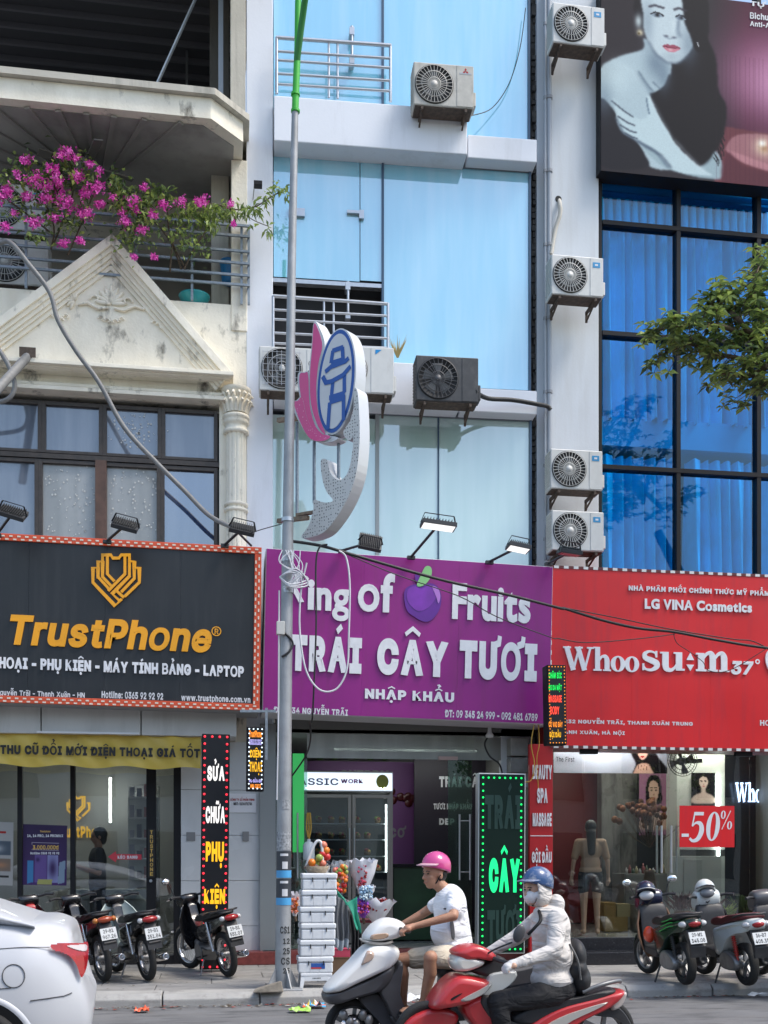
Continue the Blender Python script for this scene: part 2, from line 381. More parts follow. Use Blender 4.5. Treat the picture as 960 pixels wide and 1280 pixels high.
# ---------------------------------------------------------------- printed pictures
class Paint:
    def __init__(s, w, h, col): s.w, s.h = w, h; s.a = np.zeros((h, w, 3)); s.a[:] = col; s.Y, s.X = np.mgrid[0:h, 0:w]; s.X = (s.X+.5)/w; s.Y = (s.Y+.5)/h; s.asp = h/w
    def mask(s, poly, curve=True):
        P = catmull(poly, 6) if curve else poly; X, Y = s.X, s.Y; ins = np.zeros(X.shape, bool); n = len(P)
        for i in range(n):
            x0, y0 = P[i]; x1, y1 = P[(i+1) % n]
            if y0 == y1: continue
            c = ((y0 > Y) != (y1 > Y)) & (X < (x1-x0)*(Y-y0)/(y1-y0)+x0); ins ^= c
        return ins.astype(float)
    @staticmethod
    def blur(m, r):
        r = max(0, r)
        if r < .3: return m
        k = np.exp(-(np.arange(-int(3*r)-1, int(3*r)+2)**2)/(2*r*r)); k /= k.sum()
        p = len(k)//2
        m = np.apply_along_axis(lambda v: np.convolve(np.pad(v, p, mode='edge'), k, 'valid'), 0, m)
        return np.apply_along_axis(lambda v: np.convolve(np.pad(v, p, mode='edge'), k, 'valid'), 1, m)
    def lay(s, m, col, a=1.): m = (m*a)[..., None]; s.a = s.a*(1-m)+np.array(col)*m
    def poly(s, poly, col, r=.6, a=1., curve=True, clip=None):
        m = s.blur(s.mask(poly, curve), r)
        if clip is not None: m = m*clip
        s.lay(m, col, a); return m
    def spot(s, c, r, col, a=1., clip=None):
        m = np.exp(-(((s.X-c[0])/r[0])**2+((s.Y-c[1])/r[1])**2)*1.2)
        if clip is not None: m = m*clip
        s.lay(m, col, a)
    def line(s, pts, w, col, r=.5, a=1.):
        v, f = strip(pts, w)
        m = np.zeros(s.X.shape)
        for q in f: m = np.maximum(m, s.mask([v[i] for i in q], False))
        s.lay(s.blur(m, r), col, a)
    def build(s, name, parent, F, c0, c1, c2, c3, d, m=None):
        """corner pixels: top-left, top-right, bottom-right, bottom-left"""
        A, B, D, E = [F.P(*c, d) for c in (c0, c1, c2, c3)]
        return s.build_local(name, parent, A, B, D, E, m)
    def build_local(s, name, parent, A, B, D, E, m=None):
        w, h = s.w, s.h; A, B, D, E = [Vector(q) for q in (A, B, D, E)]; vs = []
        for j in range(h+1):
            for i in range(w+1):
                a, b = i/w, j/h; vs.append((A*(1-a)+B*a)*(1-b)+(E*(1-a)+D*a)*b)
        me = bpy.data.meshes.new(name)
        fs = [(j*(w+1)+i, (j+1)*(w+1)+i, (j+1)*(w+1)+i+1, j*(w+1)+i+1) for j in range(h) for i in range(w)]
        me.from_pydata(vs, [], fs); me.materials.append(m or vcol_mat())
        at = me.color_attributes.new('Col', 'FLOAT_COLOR', 'CORNER')
        lin = np.clip(s.a, 0, 1).reshape(-1, 3); lin = np.where(lin <= .04045, lin/12.92, ((lin+.055)/1.055)**2.4)
        col = np.ones((len(fs)*4, 4), np.float32); col[:, :3] = np.repeat(lin, 4, 0); at.data.foreach_set('color', col.ravel())
        o = bpy.data.objects.new(name, me); C.objects.link(o); o.parent = parent; return o

# ================================================================ ground, road, pavement
m_asph = mat('asphalt', (.15, .15, .152), .88, var=.16, vs=2.2, bump=.5, bs=120, dirt=(.17, .16, .15), damt=.8, dscale=(.7, 2.6, 1), grime=((.05, .05, .05), (1.6, 6, 1), (.5, .66), .75))
m_pave = mat('pavement_concrete', (.31, .30, .285), .85, var=.15, vs=1.6, bump=.6, bs=60, dirt=(.10, .097, .095), damt=.75, dscale=(1.3, 3., 1), dth=(.45, .75), grime=((.33, .31, .28), (4, 4, 1), (.6, .72), .5))
m_kerb = mat('kerb_stone', (.36, .35, .33), .85, var=.12, vs=5, bump=.6, bs=70, dirt=(.10, .095, .09), damt=.8, dscale=(5, 3, 9), dth=(.5, .8))
KY = 11.72
g = MB(); g.box(-400, 400, -400, 400, -.3, -.02); struct(g.build('ground', mat('far_ground', (.16, .15, .14), .9, var=.1)))
g = MB(); g.box(-60, 60, -9.5, KY+.02, -.2, 0); struct(g.build('road', m_asph))
g = MB(); g.box(-60, 60, -14, -9.5, -.2, .13); struct(g.build('far_pavement', m_pave))
pv = thing('pavement', 'x', 'x'); del pv['label']; del pv['category']; struct(pv)
g = MB(); g.box(-40, 45, KY+.30, 19, -.2, .118); struct(g.build('pavement_bed', mat('paving_joint', (.09, .088, .085), .95, var=.1), pv))
# large worn slabs, seen at a grazing angle
slab = MB(); slab.box(-.596, .596, -.296, .296, -.05, .0); sl = None; k = 0
for j in range(6):
    for i in range(-8, 12):
        o = slab.build('paving_slab', m_pave, pv, bevel=.006, bseg=1) if sl is None else sl.copy()
        if sl is None: sl = o
        else: C.objects.link(o)
        o.location = (i*1.2+(j % 2)*.6, KY+.62+j*.6, .128+rnd.uniform(-.003, .003)); o.rotation_euler = (rnd.uniform(-.003, .003), rnd.uniform(-.003, .003), 0)
kb = thing('kerb', 'x', 'x'); del kb['label']; del kb['category']; struct(kb)
ks = MB()
prof = [(0, -.1), (0, .075), (.06, .128), (.302, .136), (.302, -.1)]
vs = [(-.494, y, z) for y, z in prof]+[(.494, y, z) for y, z in prof]; n = 5
ks.add(vs, [(i, (i+1) % n, n+(i+1) % n, n+i) for i in range(n)]+[tuple(range(n-1, -1, -1)), tuple(range(n, 2*n))])
k0 = ks.build('kerb_stone', m_kerb, kb, bevel=.012)
for i in range(-9, 14):
    o = k0 if i == -9 else k0.copy()
    if i != -9: C.objects.link(o)
    o.location = (i, KY+rnd.uniform(-.008, .008), rnd.uniform(-.006, .004)); o.rotation_euler = (0, rnd.uniform(-.006, .006), rnd.uniform(-.004, .004))
# silt and leaves in the gutter
gl = MB()
for i in range(900):
    x = rnd.uniform(-6, 8); y = KY-.02-abs(rnd.gauss(0, .09)); s = rnd.uniform(.006, .028); a = rnd.uniform(0, 6.28); z = .004+rnd.uniform(0, .008)
    pts = [(x+s*math.cos(a+q)*(1 if q % 2 < 1.5 else .6), y+s*math.sin(a+q), z+rnd.uniform(0, .008)) for q in (0, 1.3, 3.1, 4.6)]
    gl.add(pts, [(0, 1, 2, 3)], rnd.choice([0, 0, 0, 1, 2]))
for i in range(260):
    x = rnd.uniform(-5, 7); y = rnd.uniform(KY+.3, 14.6); s = rnd.uniform(.008, .025); a = rnd.uniform(0, 6.28); z = .136+rnd.uniform(0, .004)
    gl.add([(x+s*math.cos(a+q), y+s*math.sin(a+q), z+rnd.uniform(0, .006)) for q in (0, 1.3, 3.1, 4.6)], [(0, 1, 2, 3)], rnd.choice([0, 0, 1]))
stuff(gl.build('gutter_litter', [mat('dead_leaf', (.09, .065, .04), .9), mat('litter_pale', (.4, .38, .34), .8), mat('litter_red', (.35, .05, .03), .7)]))

# ================================================================ helpers for facades
def bx(mb, F, x0, yt, x1, yb, d0, d1, mi=0, xy=None):
    """box whose front face (depth d0) spans the pixel box (left x, top y at left) to (right x, bottom y)"""
    a = F.P(x0, yt, d0); b = F.P(x1, yb, d0); mb.box(a.x, b.x, d0, d1, b.z, a.z, mi); return mb
def rod(F, name, m, parent, a, b, d, r, n=8):
    return MB().cyl(F.P(*a, d), F.P(*b, d), r, n=n).build(name, m, parent)
m_white = mat('painted_wall_white', (.78, .80, .85), .7, var=.04, vs=1.1, bump=.12, bs=30, dirt=(.42, .42, .42), damt=.55, dscale=(2.5, 2.5, .35), dth=(.55, .85), grime=((.5, .5, .52), (9, 9, 2), (.66, .8), .5))
m_rwhite = mat('painted_wall_grey_white', (.62, .65, .68), .7, var=.05, vs=.8, bump=.12, bs=30, dirt=(.40, .38, .35), damt=.5, dscale=(3, 3, .4), dth=(.52, .85))
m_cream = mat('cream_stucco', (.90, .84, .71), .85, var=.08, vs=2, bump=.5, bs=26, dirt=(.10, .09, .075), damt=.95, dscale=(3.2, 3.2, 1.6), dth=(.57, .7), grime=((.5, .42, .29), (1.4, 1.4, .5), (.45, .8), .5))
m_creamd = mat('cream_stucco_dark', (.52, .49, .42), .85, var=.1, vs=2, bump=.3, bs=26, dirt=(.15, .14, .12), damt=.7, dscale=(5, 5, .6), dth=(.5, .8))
m_dark = mat('dark_interior', (.018, .018, .02), .8)
m_steel = mat('stainless_steel', (.5, .51, .53), .38, .9, var=.05, vs=20)
m_bar = mat('painted_bar_grey', (.25, .29, .33), .5, .4, var=.2, vs=30)
m_frame = mat('brown_window_frame', (.05, .042, .038), .55, var=.25, vs=12, bump=.2)
m_blackf = mat('black_frame', (.012, .012, .014), .6, spec=.25)
m_conc = mat('raw_brick_gap', (.07, .065, .06), .95, var=.5, vs=9, bump=1., bs=18)

# ================================================================ middle building
FC = Frame(342, 15.0, 0, R(-2.2), 0)
cb = thing('glass_front_house', 'narrow pale house of stacked blue glass storeys above the purple fruit sign', 'building', FC)
zt = 13.6
w = MB(); a = FC.P(308, 300, 0); b = FC.P(341, 300, 0); w.box(a.x, b.x, -.02, .8, .12, zt); struct
w.build('pilaster', m_white, cb, bevel=.01)
def ledge(x0, y0, x1, y1, d, name='ledge', dd=.9, parent=cb, m=m_white, F=FC):
    a = F.P(x0, y0, d); b = F.P(x1, y1, d); w = MB(); w.box(a.x, b.x, d, dd, b.z, a.z); return w.build(name, m, parent, bevel=.012)
ledge(342.5, 119, 584, 193, -.22); ledge(585, 168, 671, 203, -.12)
ledge(342.5, 445, 575, 510, -.22); ledge(576, 484, 671, 518, -.12)
# drip strips beneath
def pane(F, x0, yt, x1, yb, d, m, parent, name='pane', th=.01, label=None):
    a = F.P(x0, yt, d); b = F.P(x1, yb, d); o = MB().box(a.x, b.x, d, d+th, b.z, a.z).build(name, m, parent)
    if label: o['label'] = label
    return o
gt = glass('sky_blue_film_glass', (.2, .4, .5), .24, .015, srgb(134, 216, 246), 1.)
gt2 = glass('pale_green_film_glass', (.3, .4, .42), .22, .03, srgb(192, 222, 214), 1.)
gt3 = glass('pale_film_glass', (.3, .4, .42), .26, .02, srgb(138, 214, 240), 1.)
m_mull = mat('mullion_dark_blue', (.05, .10, .17), .4)
for x0, x1 in ((342, 477), (480, 660)): pane(FC, x0, -90, x1, 180, .12, gt, cb)
for x0, x1 in ((342, 449.5), (450.5, 477), (480, 661)): pane(FC, x0, 193, x1, 352 if x1 < 478 else 488, .12, gt3, cb)
pane(FC, 478, 488, 661, 492, .12, gt3, cb)
for x0, x1 in ((340, 470), (474, 547), (549, 662)): pane(FC, x0, 518, x1, 712, .13, gt2, cb)
for x, y0, y1 in ((478.5, -90, 200), (478.5, 190, 500), (661.5, -90, 190), (662.5, 190, 500), (663.5, 515, 712)):
    w = MB(); bx(w, FC, x-1.3, y0, x+1.3, y1, .09, .2); w.build('mullion', m_mull, cb)
w = MB(); bx(w, FC, 469.5, 515, 474, 712, .10, .3); w.build('mullion', mat('mullion_grey', (.35, .38, .38), .5), cb)
w = MB(); bx(w, FC, 547.2, 517, 548.6, 712, .11, .14); w.build('glass_joint', m_mull, cb)
for x0, y0, x1, y1 in ((344, 193, 662, 197), (341, 512, 664, 517)):
    w = MB(); bx(w, FC, x0, y0, x1, y1, .1, .3); w.build('head_rail', mat('head_rail_grey', (.16, .18, .2), .5), cb)
# open lower sash; a near-black sheet paints the unlit room behind the railing
w = MB(); bx(w, FC, 341, 355, 477, 440, .35, .4); w.build('dark_room_sheet', m_dark, cb)
w = MB(); bx(w, FC, 341, 352, 477, 355, .1, .2); w.build('sash_bottom', m_steel, cb)
# patch fittings and door pull of the glass doors
w = MB(); bx(w, FC, 361, 259, 381, 270, .07, .12); bx(w, FC, 434, 262, 455, 267, .07, .12); bx(w, FC, 449, 262, 455, 273, .068, .12); w.build('door_fitting', m_steel, cb)
for y0, y1, x in ((33, 79, 440), (352, 398, 435)):
    rod(FC, 'door_pull', m_steel, cb, (x, y0), (x, y1), -.02, .018)
    for ya, yb in ((y0, y0+10), (y1-8, y1)): w = MB(); bx(w, FC, x-3, ya, x+3, yb, -.04, .1); w.build('pull_bracket', m_steel, cb)
# interior core so that nothing shows through
w = MB(); a = FC.P(342, 0, .6); b = FC.P(663, 0, .6); w.box(a.x, b.x, .62, 4, 3.4, zt); w.build('core', mat('plain_wall', (.35, .36, .37), .8), cb)
# rough gap strip on the right
w = MB(); a = FC.P(664.5, 0, .2); b = FC.P(684, 0, .2); w.box(a.x, b.x, .25, 1., .12, zt, 0)
for i in range(150):
    z = .3+i*.088; w.box(a.x+rnd.uniform(0, .03), b.x, .25-rnd.uniform(.005, .07), .3, z, z+rnd.uniform(.05, .085), 0)
w.build('rough_edge', m_conc, cb)
def railing(F, parent, xl, yl, xr, yr, rows, posts, mids, d, m, r=.02, yb=None, box=False):
    for (ya, yb_) in rows: rod(F, 'rail', m, parent, (xl, ya), (xr, yb_), d, r*(1.2 if (ya, yb_) == rows[0] else .85))
    for x, y0, y1 in posts: rod(F, 'post', m, parent, (x, y0), (x, y1), d, r)
    for x, y0, y1 in mids: rod(F, 'post', m, parent, (x, y0), (x, y1), d+.01, r*.8)
rl = thing('balcony_railing', 'stainless steel railing on the upper white ledge above the blue glass doors', 'railing', FC, group='steel railings of the glass house')
railing(FC, rl, 345, 0, 489, 0, [(47, 57), (64, 73), (75, 85), (92, 101), (105, 114)], [(346, 47, 117), (488, 56, 127)], [(411, 53, 122), (422, 54, 123)], -.18, m_steel)
rl = thing('balcony_railing', 'stainless steel railing on the lower ledge in front of the dark open sash', 'railing', FC, group='steel railings of the glass house')
railing(FC, rl, 341, 0, 484, 0, [(370, 380), (387, 395), (399, 407), (416, 423), (429, 435)], [(341.5, 370, 447), (485, 379, 450)], [(405, 375, 445), (417, 376, 446)], -.18, m_steel)
dp = MB()
q = FC.P(497, 436, -.4)
for i in range(46):
    a = rnd.uniform(0, 6.28); l = rnd.uniform(.1, .3); t = Vector((math.cos(a)*l*.5, math.sin(a)*l*.3, l)); s_ = Vector((.012, 0, 0)); p = q+Vector((0, 0, -.12))
    dp.add([p-s_, p+s_, p+t], [(0, 1, 2)])
o = dp.build('dry_plant', mat('dry_straw', (.42, .32, .13), .9), None); tag(o, 'dry straw coloured plant on the white ledge right of the twin air conditioners', 'plant', frame=FC)

# ================================================================ right building
FR = Frame(750, 15.0, 0, 0, 0)
rb = thing('blue_glass_building', 'building with tall dark framed blue glazing and a pale pilaster beside the poster', 'building', FR)
w = MB(); a = FR.P(684, 0, -.1); b = FR.P(748.5, 0, -.1); w.box(a.x, b.x, -.1, .9, 3.25, zt); w.build('pilaster', m_rwhite, rb, bevel=.01)
w = MB(); a = FR.P(671.5, 0, 0); b = FR.P(683, 0, 0); w.box(a.x, b.x, .02, .4, 3.3, zt)
w.build('edge_strip', m_rwhite, rb)
RXR = 1010
def vline(F, x, y0, y1, wpx, d0, d1, m, parent, name='mullion'):
    w = MB(); bx(w, F, x-wpx/2, y0, x+wpx/2, y1, d0, d1); return w.build(name, m, parent)
for x in (750.5, 848.5, 949): vline(FR, x, -40, 722, 5 if x > 760 else 4, -.04, .12, m_blackf, rb)
GRID_Y = [(277, 281), (415, 420), (581, 587)]
gb = glass('blue_tinted_glass', (.32, .80, 1.0), .03, .006, gr=.14)
zs = [FR.P(750, y, 0).z for y in (100, 279, 417, 584, 722)]
xs = [FR.P(x, 0, 0).x for x in (752, 848.5, 949, 1060)]
for i in range(4):
    for j in range(3):
        o = MB().box(xs[j]+.03, xs[j+1]-.03, .03, .04, zs[i+1]+.03, zs[i]-.03).build('pane', gb, rb)
for z in zs[1:4]:
    MB().box(xs[0], xs[3], -.045, .11, z-.03, z+.03).build('transom', m_blackf, rb)
# room behind the glass: floor slab edges and back wall
m_bluecurt = mat('blue_curtain_cloth', (.30, .86, 1.0), .75, var=.1, vs=3)
m_spandrel = mat('spandrel_board', (.28, .50, .66), .7, var=.1, vs=1)
z_sl = [(FR.P(800, 566, .5).z, FR.P(800, 531, .5).z), (FR.P(800, 247, .5).z, FR.P(800, 180, .5).z)]
MB().box(xs[0], xs[3], 2.8, 3, 3., zt).build('back_wall', mat('back_room_wall', (.16, .2, .26), .8), rb)
for a, b in z_sl: MB().box(xs[0], xs[3], .28, 2.8, a, b).build('floor_slab', m_spandrel, rb)
MB().box(xs[3]+.02, xs[3]+.3, -.1, 3., .2, zt).build('party_wall', m_rwhite, rb)
def curtain(x0, x1, z0, z1, y, seed, parent, m, gather=0., amp=.2, n=None):
    r = random.Random(seed); W_ = x1-x0; n = n or int(W_/.011); mb = MB(); rows = 9; vs = []
    ph = r.uniform(0, 6); f1 = r.uniform(34, 40); knots = [r.uniform(-1, 1) for _ in range(14)]
    for j in range(rows+1):
        t = j/rows; z = z0+(z1-z0)*t
        for i in range(n+1):
            s = i/n; xx = x0+W_*s; k = s*12; w_ = knots[int(k) % 14]*(1-k % 1)+knots[(int(k)+1) % 14]*(k % 1)
            p = math.sin(xx*f1+ph+w_*2.5+.35*math.sin(t*3+s*9)); p = math.copysign(abs(p)**.7, p)
            a = amp*(.45+.55*(1-t))*(1+.5*w_)
            vs.append((xx+w_*.02*(1-t), y+p*a, z+(.012*math.sin(s*40) if j == 0 else 0)))
    mb.add(vs, [(j*(n+1)+i, j*(n+1)+i+1, (j+1)*(n+1)+i+1, (j+1)*(n+1)+i) for j in range(rows) for i in range(n)], 0, True)
    return mb.build('curtain', m, parent, fix=False)
ztop = FR.P(800, 250, .3).z; zb1 = FR.P(800, 527, .3).z; z_c2 = FR.P(800, 569, .3).z
for j, (x0, x1) in enumerate(((752, 843), (852, 905), (905, 944), (953, 1050))):
    X0, X1 = FR.P(x0, 0, .3).x, FR.P(x1, 0, .3).x
    curtain(X0, X1, zb1, ztop, .42, j+3, rb, m_bluecurt)
for j, (x0, x1) in enumerate(((750, 841), (862, 943), (953, 1050))):
    X0, X1 = FR.P(x0, 0, .3).x, FR.P(x1, 0, .3).x
    curtain(X0, X1, FR.P(800, 760, .3).z, z_c2, .42, j+13, rb, m_bluecurt)
# gathered curtain headings (row of pinch pleats)
for yl, yh in ((276, 252),):
    w = MB(); x = FR.P(752, 0, .25).x
    while x < xs[3]-.1:
        z1 = FR.P(800, yh, .25).z; z0 = FR.P(800, yl, .25).z; w.cyl((x, .25, z0-.1), (x, .25, z1), .05, .035, n=10); x += .125
    w.build('curtain_heading', m_bluecurt, rb)
MB().box(xs[0], xs[3], .2, .3, ztop-.0, ztop+.03).build('curtain_rail', mat('curtain_rail_blue', (.1, .3, .5), .5), rb)
# service pipes on the pilaster
for x, r in ((686.5, .035), (681.5, .02)):
    o = thing('service_pipe', 'grey service pipe running up the left edge of the pale pilaster' if r > .03 else 'thin pipe in the gap between the glass house and the pale pilaster', 'pipe', FR)
    p = MB(); p.cyl(FR.P(x, -60, -.14), FR.P(x, 700, -.14), r, n=10); p.build('pipe', mat('pipe_grey', (.33, .36, .40), .4, var=.08), o)
    for y in range(30, 690, 92):
        c = FR.P(x, y, -.14); MB().cyl(c+Vector((0, 0, -.02)), c+Vector((0, 0, .02)), r*1.35, n=10).build('clip', mat('clip_grey', (.25, .26, .28), .4), o)
# hose out of the hole
o = thing('drain_hose', 'beige drain hose hanging out of a hole in the pale pilaster', 'hose', FR)
MB().tube(smooth_path([FR.P(698, 248, -.02), FR.P(700, 255, -.16), FR.P(700, 268, -.17), FR.P(694, 288, -.15), FR.P(689, 318, -.17)]), .028, 8).build('hose', mat('hose_beige', (.55, .52, .46), .7), o)
c = FR.P(698, 249, -.1); MB().cyl(c, c+Vector((0, -.006, 0)), .045, n=16).build('wall_hole', m_dark, o)

# ================================================================ left building
FL = Frame(0, 15.0, 0, 0, 0)
lb = thing('cream_gabled_house', 'weathered cream house with a stucco gable, balcony and brown windows', 'building', FL)
XL = -80
def px(F, x, y, d): return F.P(x, y, d)
# parapet / gable wall
a = FL.P(XL, 362, 0); b = FL.P(314, 372, 0)
zsill = FL.P(0, 690, 0).z; zhead = FL.P(130, 497, 0).z; ztopw = FL.P(160, 371, 0).z
MB().box(a.x, b.x, 0, .25, zhead, ztopw).build('wall', m_cream, lb, bevel=.01)
xw = FL.P(274, 600, 0).x
MB().box(xw, b.x, 0, .25, .12, zhead-.002).build('wall', m_cream, lb, bevel=.01)
MB().box(a.x, xw-.002, 0.03, .25, 3.25, zsill).build('wall', m_cream, lb)
# gable
ap = FL.P(141, 298, -.12); bl = FL.P(-60, 470, -.12); br = FL.P(290, 470, -.12); bl.z = br.z
def slope_mould(p, q, off, wdt, d0, d1, name='moulding'):
    """raking moulding: band following p->q, shifted inwards by off, width wdt"""
    p = Vector(p); q = Vector(q); dr = (q-p).normalized(); nrm = Vector((-dr.z, 0, dr.x))
    if nrm.z > 0: nrm = -nrm
    P0 = p+nrm*off; P1 = q+nrm*off; P2 = q+nrm*(off+wdt); P3 = p+nrm*(off+wdt)
    vs = [(v.x, d, v.z) for d in (d0, d1) for v in (P0, P1, P2, P3)]
    return MB().add(vs, [(0, 1, 2, 3), (7, 6, 5, 4), (0, 4, 5, 1), (1, 5, 6, 2), (2, 6, 7, 3), (3, 7, 4, 0)]).build(name, m_cream, lb, bevel=.006)
gw = MB().prism([(bl.x+.3, bl.z), (br.x-.3, br.z), (ap.x, ap.z-.25)], -.08, 0.01).build('gable', m_cream, lb)
for off, wd, d in ((0, .10, -.24), (.10, .05, -.20), (.15, .05, -.17), (.20, .04, -.14), (.24, .05, -.11)):
    slope_mould(ap, br, off, wd, d, 0.005); slope_mould((ap.x-.001*off, 0, ap.z), bl, off, wd, d-.002, .005)
# horizontal mouldings
for yt, yb, x1, d in ((458, 463, 292, -.30), (463, 467, 289, -.24), (467, 471, 288, -.16), (486, 490, 287, -.10), (490, 495, 285, -.16)):
    a2 = FL.P(XL, yt, d); b2 = FL.P(x1, yb, d)
    zt_, zb_ = FL.P(200, yt, d).z, FL.P(200, yb, d).z
    MB().box(a2.x, b2.x, d, .004, zb_, zt_).build('cornice', m_cream, lb, bevel=.006)
# stucco ornament: scrolls and leaves
def scroll(c, s, flip=1):
    pts = []
    for i in range(15): t = i/14*4.6; r = s*(1-i/17); pts.append((c[0]+flip*r*math.cos(t), -.105, c[1]+r*math.sin(t)))
    return pts
orn = MB()
oc = FL.P(139, 378, -.1)
def leaf(c, ang, l, w): 
    d = Vector((math.cos(ang), 0, math.sin(ang))); M = Matrix.Translation(Vector((c[0], -.09, c[1]))+d*l*.5) @ Matrix.Rotation(-ang, 4, 'Y'); orn.ell((0, 0, 0), (l*.5, .03, w), 10, 6, M=M)
for i in range(9): leaf((oc.x, oc.z-.02), R(90+(i-4)*21), .26-.012*abs(i-4), .028)
for i in range(7): leaf((oc.x, oc.z+.06), R(90+(i-3)*24), .12, .02)
for sx in (-1, 1):
    orn.tube([(oc.x+sx*.04, -.1, oc.z-.07), (oc.x+sx*.16, -.11, oc.z-.1), (oc.x+sx*.3, -.11, oc.z-.03), (oc.x+sx*.42, -.1, oc.z-.06)], .018, 6)
    orn.tube(scroll((oc.x+sx*.2, oc.z+.02), .07, sx), .014, 6)
    for i in range(7): leaf((oc.x+sx*.46, oc.z-.01), R(90-sx*70+sx*(i-3)*28), .13, .022)
    for k in range(3): orn.tube(scroll((oc.x+sx*(.56+.08*k), oc.z-.25+(.02 if k != 1 else -.03)), .045, 1 if k else -1), .011, 6)
for k in range(4): orn.tube(scroll((oc.x-.12+.08*k, oc.z-.22-(.03 if k in (1, 2) else 0)), .045, 1 if k > 1 else -1), .011, 6)
orn.build('stucco_ornament', m_cream, lb)
# engaged column with capital
cx = FL.P(295, 600, -.02); zc0 = FL.P(295, 690, 0).z-1.2; zc1 = FL.P(295, 545, 0).z
fl = MB(); n = 48; rings = []
for z in np.linspace(zc0, zc1, 6):
    rings.append([(cx.x+(.135-.012*(k % 4 == 0)-.006*(k % 4 != 2))*math.cos(6.283*k/n), -.02+.135*(1-.07*(k % 4 == 0))*math.sin(6.283*k/n), z) for k in range(n)])
fl.loft(rings, smooth=False); fl.build('column_shaft', m_cream, lb)
cap = MB().lathe([(.135, 0), (.17, .01), (.17, .05), (.145, .06), (.145, .12), (.16, .13), (.175, .16), (.16, .19), (.17, .2), (.18, .22), (.17, .25), (.13, .26)], (cx.x, -.02, zc1), n=28)
for y in (633, 640): z = FL.P(295, y, 0).z; cap.lathe([(.135, -.02), (.16, -.01), (.16, .02), (.135, .03)], (cx.x, -.02, z), n=28)
for i in range(9):
    for k, (zz, l) in enumerate(((.28, .16), (.36, .17))):
        an = R(-180+i*22.5+k*11); c0 = Vector((cx.x+.13*math.cos(an), -.02+.13*math.sin(an), zc1+zz))
        cap.tube([c0, c0+Vector((.03*math.cos(an), .03*math.sin(an), l*.6)), c0+Vector((.08*math.cos(an), .08*math.sin(an), l*.9)), c0+Vector((.1*math.cos(an), .1*math.sin(an), l*.72))], [.035, .03, .02, .01], 6)
cap.lathe([(.12, .25), (.14, .5), (.2, .55), (.2, .6)], (cx.x, -.02, zc1), n=24)
cap.build('column_capital', m_cream, lb)
# windows
gw_ = glass('dusty_grey_blue_glass', (.25, .29, .34), .12, .06, srgb(118, 130, 148), .7)
gw2 = glass('dusty_whitish_glass', (.3, .3, .3), .06, .2, srgb(150, 152, 150), .95)
gw3 = glass('clear_dark_blue_glass', (.15, .25, .4), .26, .01, srgb(45, 75, 120), .6)
zt0, zt1 = FL.P(0, 567, .1).z, FL.P(0, 571, .1).z
ztop_ = FL.P(0, 497, .1).z
top_x = [-60, 53, 129, 202, 272]; bot_x = [-60, 49, 126, 201, 272]
for i in range(4):
    for nm, X, za, zb in (('t', top_x, ztop_-.03, zt0+.02), ('b', bot_x, zt1-.02, zsill)):
        x0 = FL.P(X[i], 0, .1).x; x1 = FL.P(X[i+1], 0, .1).x
        g_ = gw_ if nm == 't' else (gw_, gw2, gw2, gw3)[i]
        wf = MB().box(x0, x0+.05, .03, .14, zb, za).box(x1-.05, x1, .031, .141, zb, za).box(x0+.05, x1-.05, .032, .14, zb, zb+.04).box(x0+.05, x1-.05, .032, .14, za-.05, za)
        f = wf.build('window', m_frame, lb, bevel=.004)
        MB().box(x0+.05, x1-.05, .08, .088, zb+.04, za-.05).build('pane', g_, f)
        # blinds behind the pane
        bl_ = MB(); z = zb+.06
        while z < za-.06: bl_.add([(x0+.06, .16, z), (x1-.06, .16, z), (x1-.06, .20, z+.075), (x0+.06, .20, z+.075)], [(0, 1, 2, 3)]); z += .085
        stuff(bl_.build('blind', mat('blind_slat_grey', (.22, .23, .25), .7), f))
MB().box(FL.P(XL, 0, .1).x, xw, .02, .15, zt1-.01, zt0+.01).build('transom', m_frame, lb)
MB().box(FL.P(119, 0, .0).x, FL.P(133, 0, 0).x, -.01, .15, zsill, zt1-.012).build('mullion', mat('reddish_wood_post', (.10, .055, .04), .6, var=.3, vs=8), lb)
MB().box(FL.P(XL, 0, .1).x, xw, .3, 1.5, 3.3, zhead).build('room_behind', m_dark, lb)
# paint spatters on panes
sp = MB()
for i in range(260):
    k = rnd.random()
    x, y = (rnd.gauss(172, 16), rnd.gauss(540, 10)) if k < .3 else ((rnd.uniform(56, 118), rnd.uniform(582, 670)) if k < .65 else (rnd.uniform(137, 198), rnd.uniform(582, 672)))
    c = FL.P(x, y, .07); s_ = rnd.uniform(.004, .014); sp.add([c+Vector((s_*math.cos(q), .002*0, s_*math.sin(q)*rnd.uniform(.7, 1.5))) for q in (0, 1.05, 2.1, 3.14, 4.2, 5.2)], [(0, 1, 2, 3, 4, 5)])
stuff(sp.build('paint_spatter', mat('spatter_white', (.6, .6, .58), .8), lb))
# balcony room: floor, back wall, ceiling, side pier
zfl = ztopw-.35; zceil = FL.P(100, 175, 0).z
slab_z0 = FL.P(150, 137, -.8).z; slab_z1 = FL.P(150, 111, -.8).z
X0 = FL.P(XL, 0, 0).x; X1 = FL.P(314, 372, 0).x
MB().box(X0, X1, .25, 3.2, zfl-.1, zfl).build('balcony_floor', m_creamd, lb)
MB().box(X0, X1, 2.6, 2.8, zfl, slab_z0).build('balcony_back_wall', mat('balcony_shade_wall', (.30, .29, .27), .85, var=.15, vs=1.5), lb)
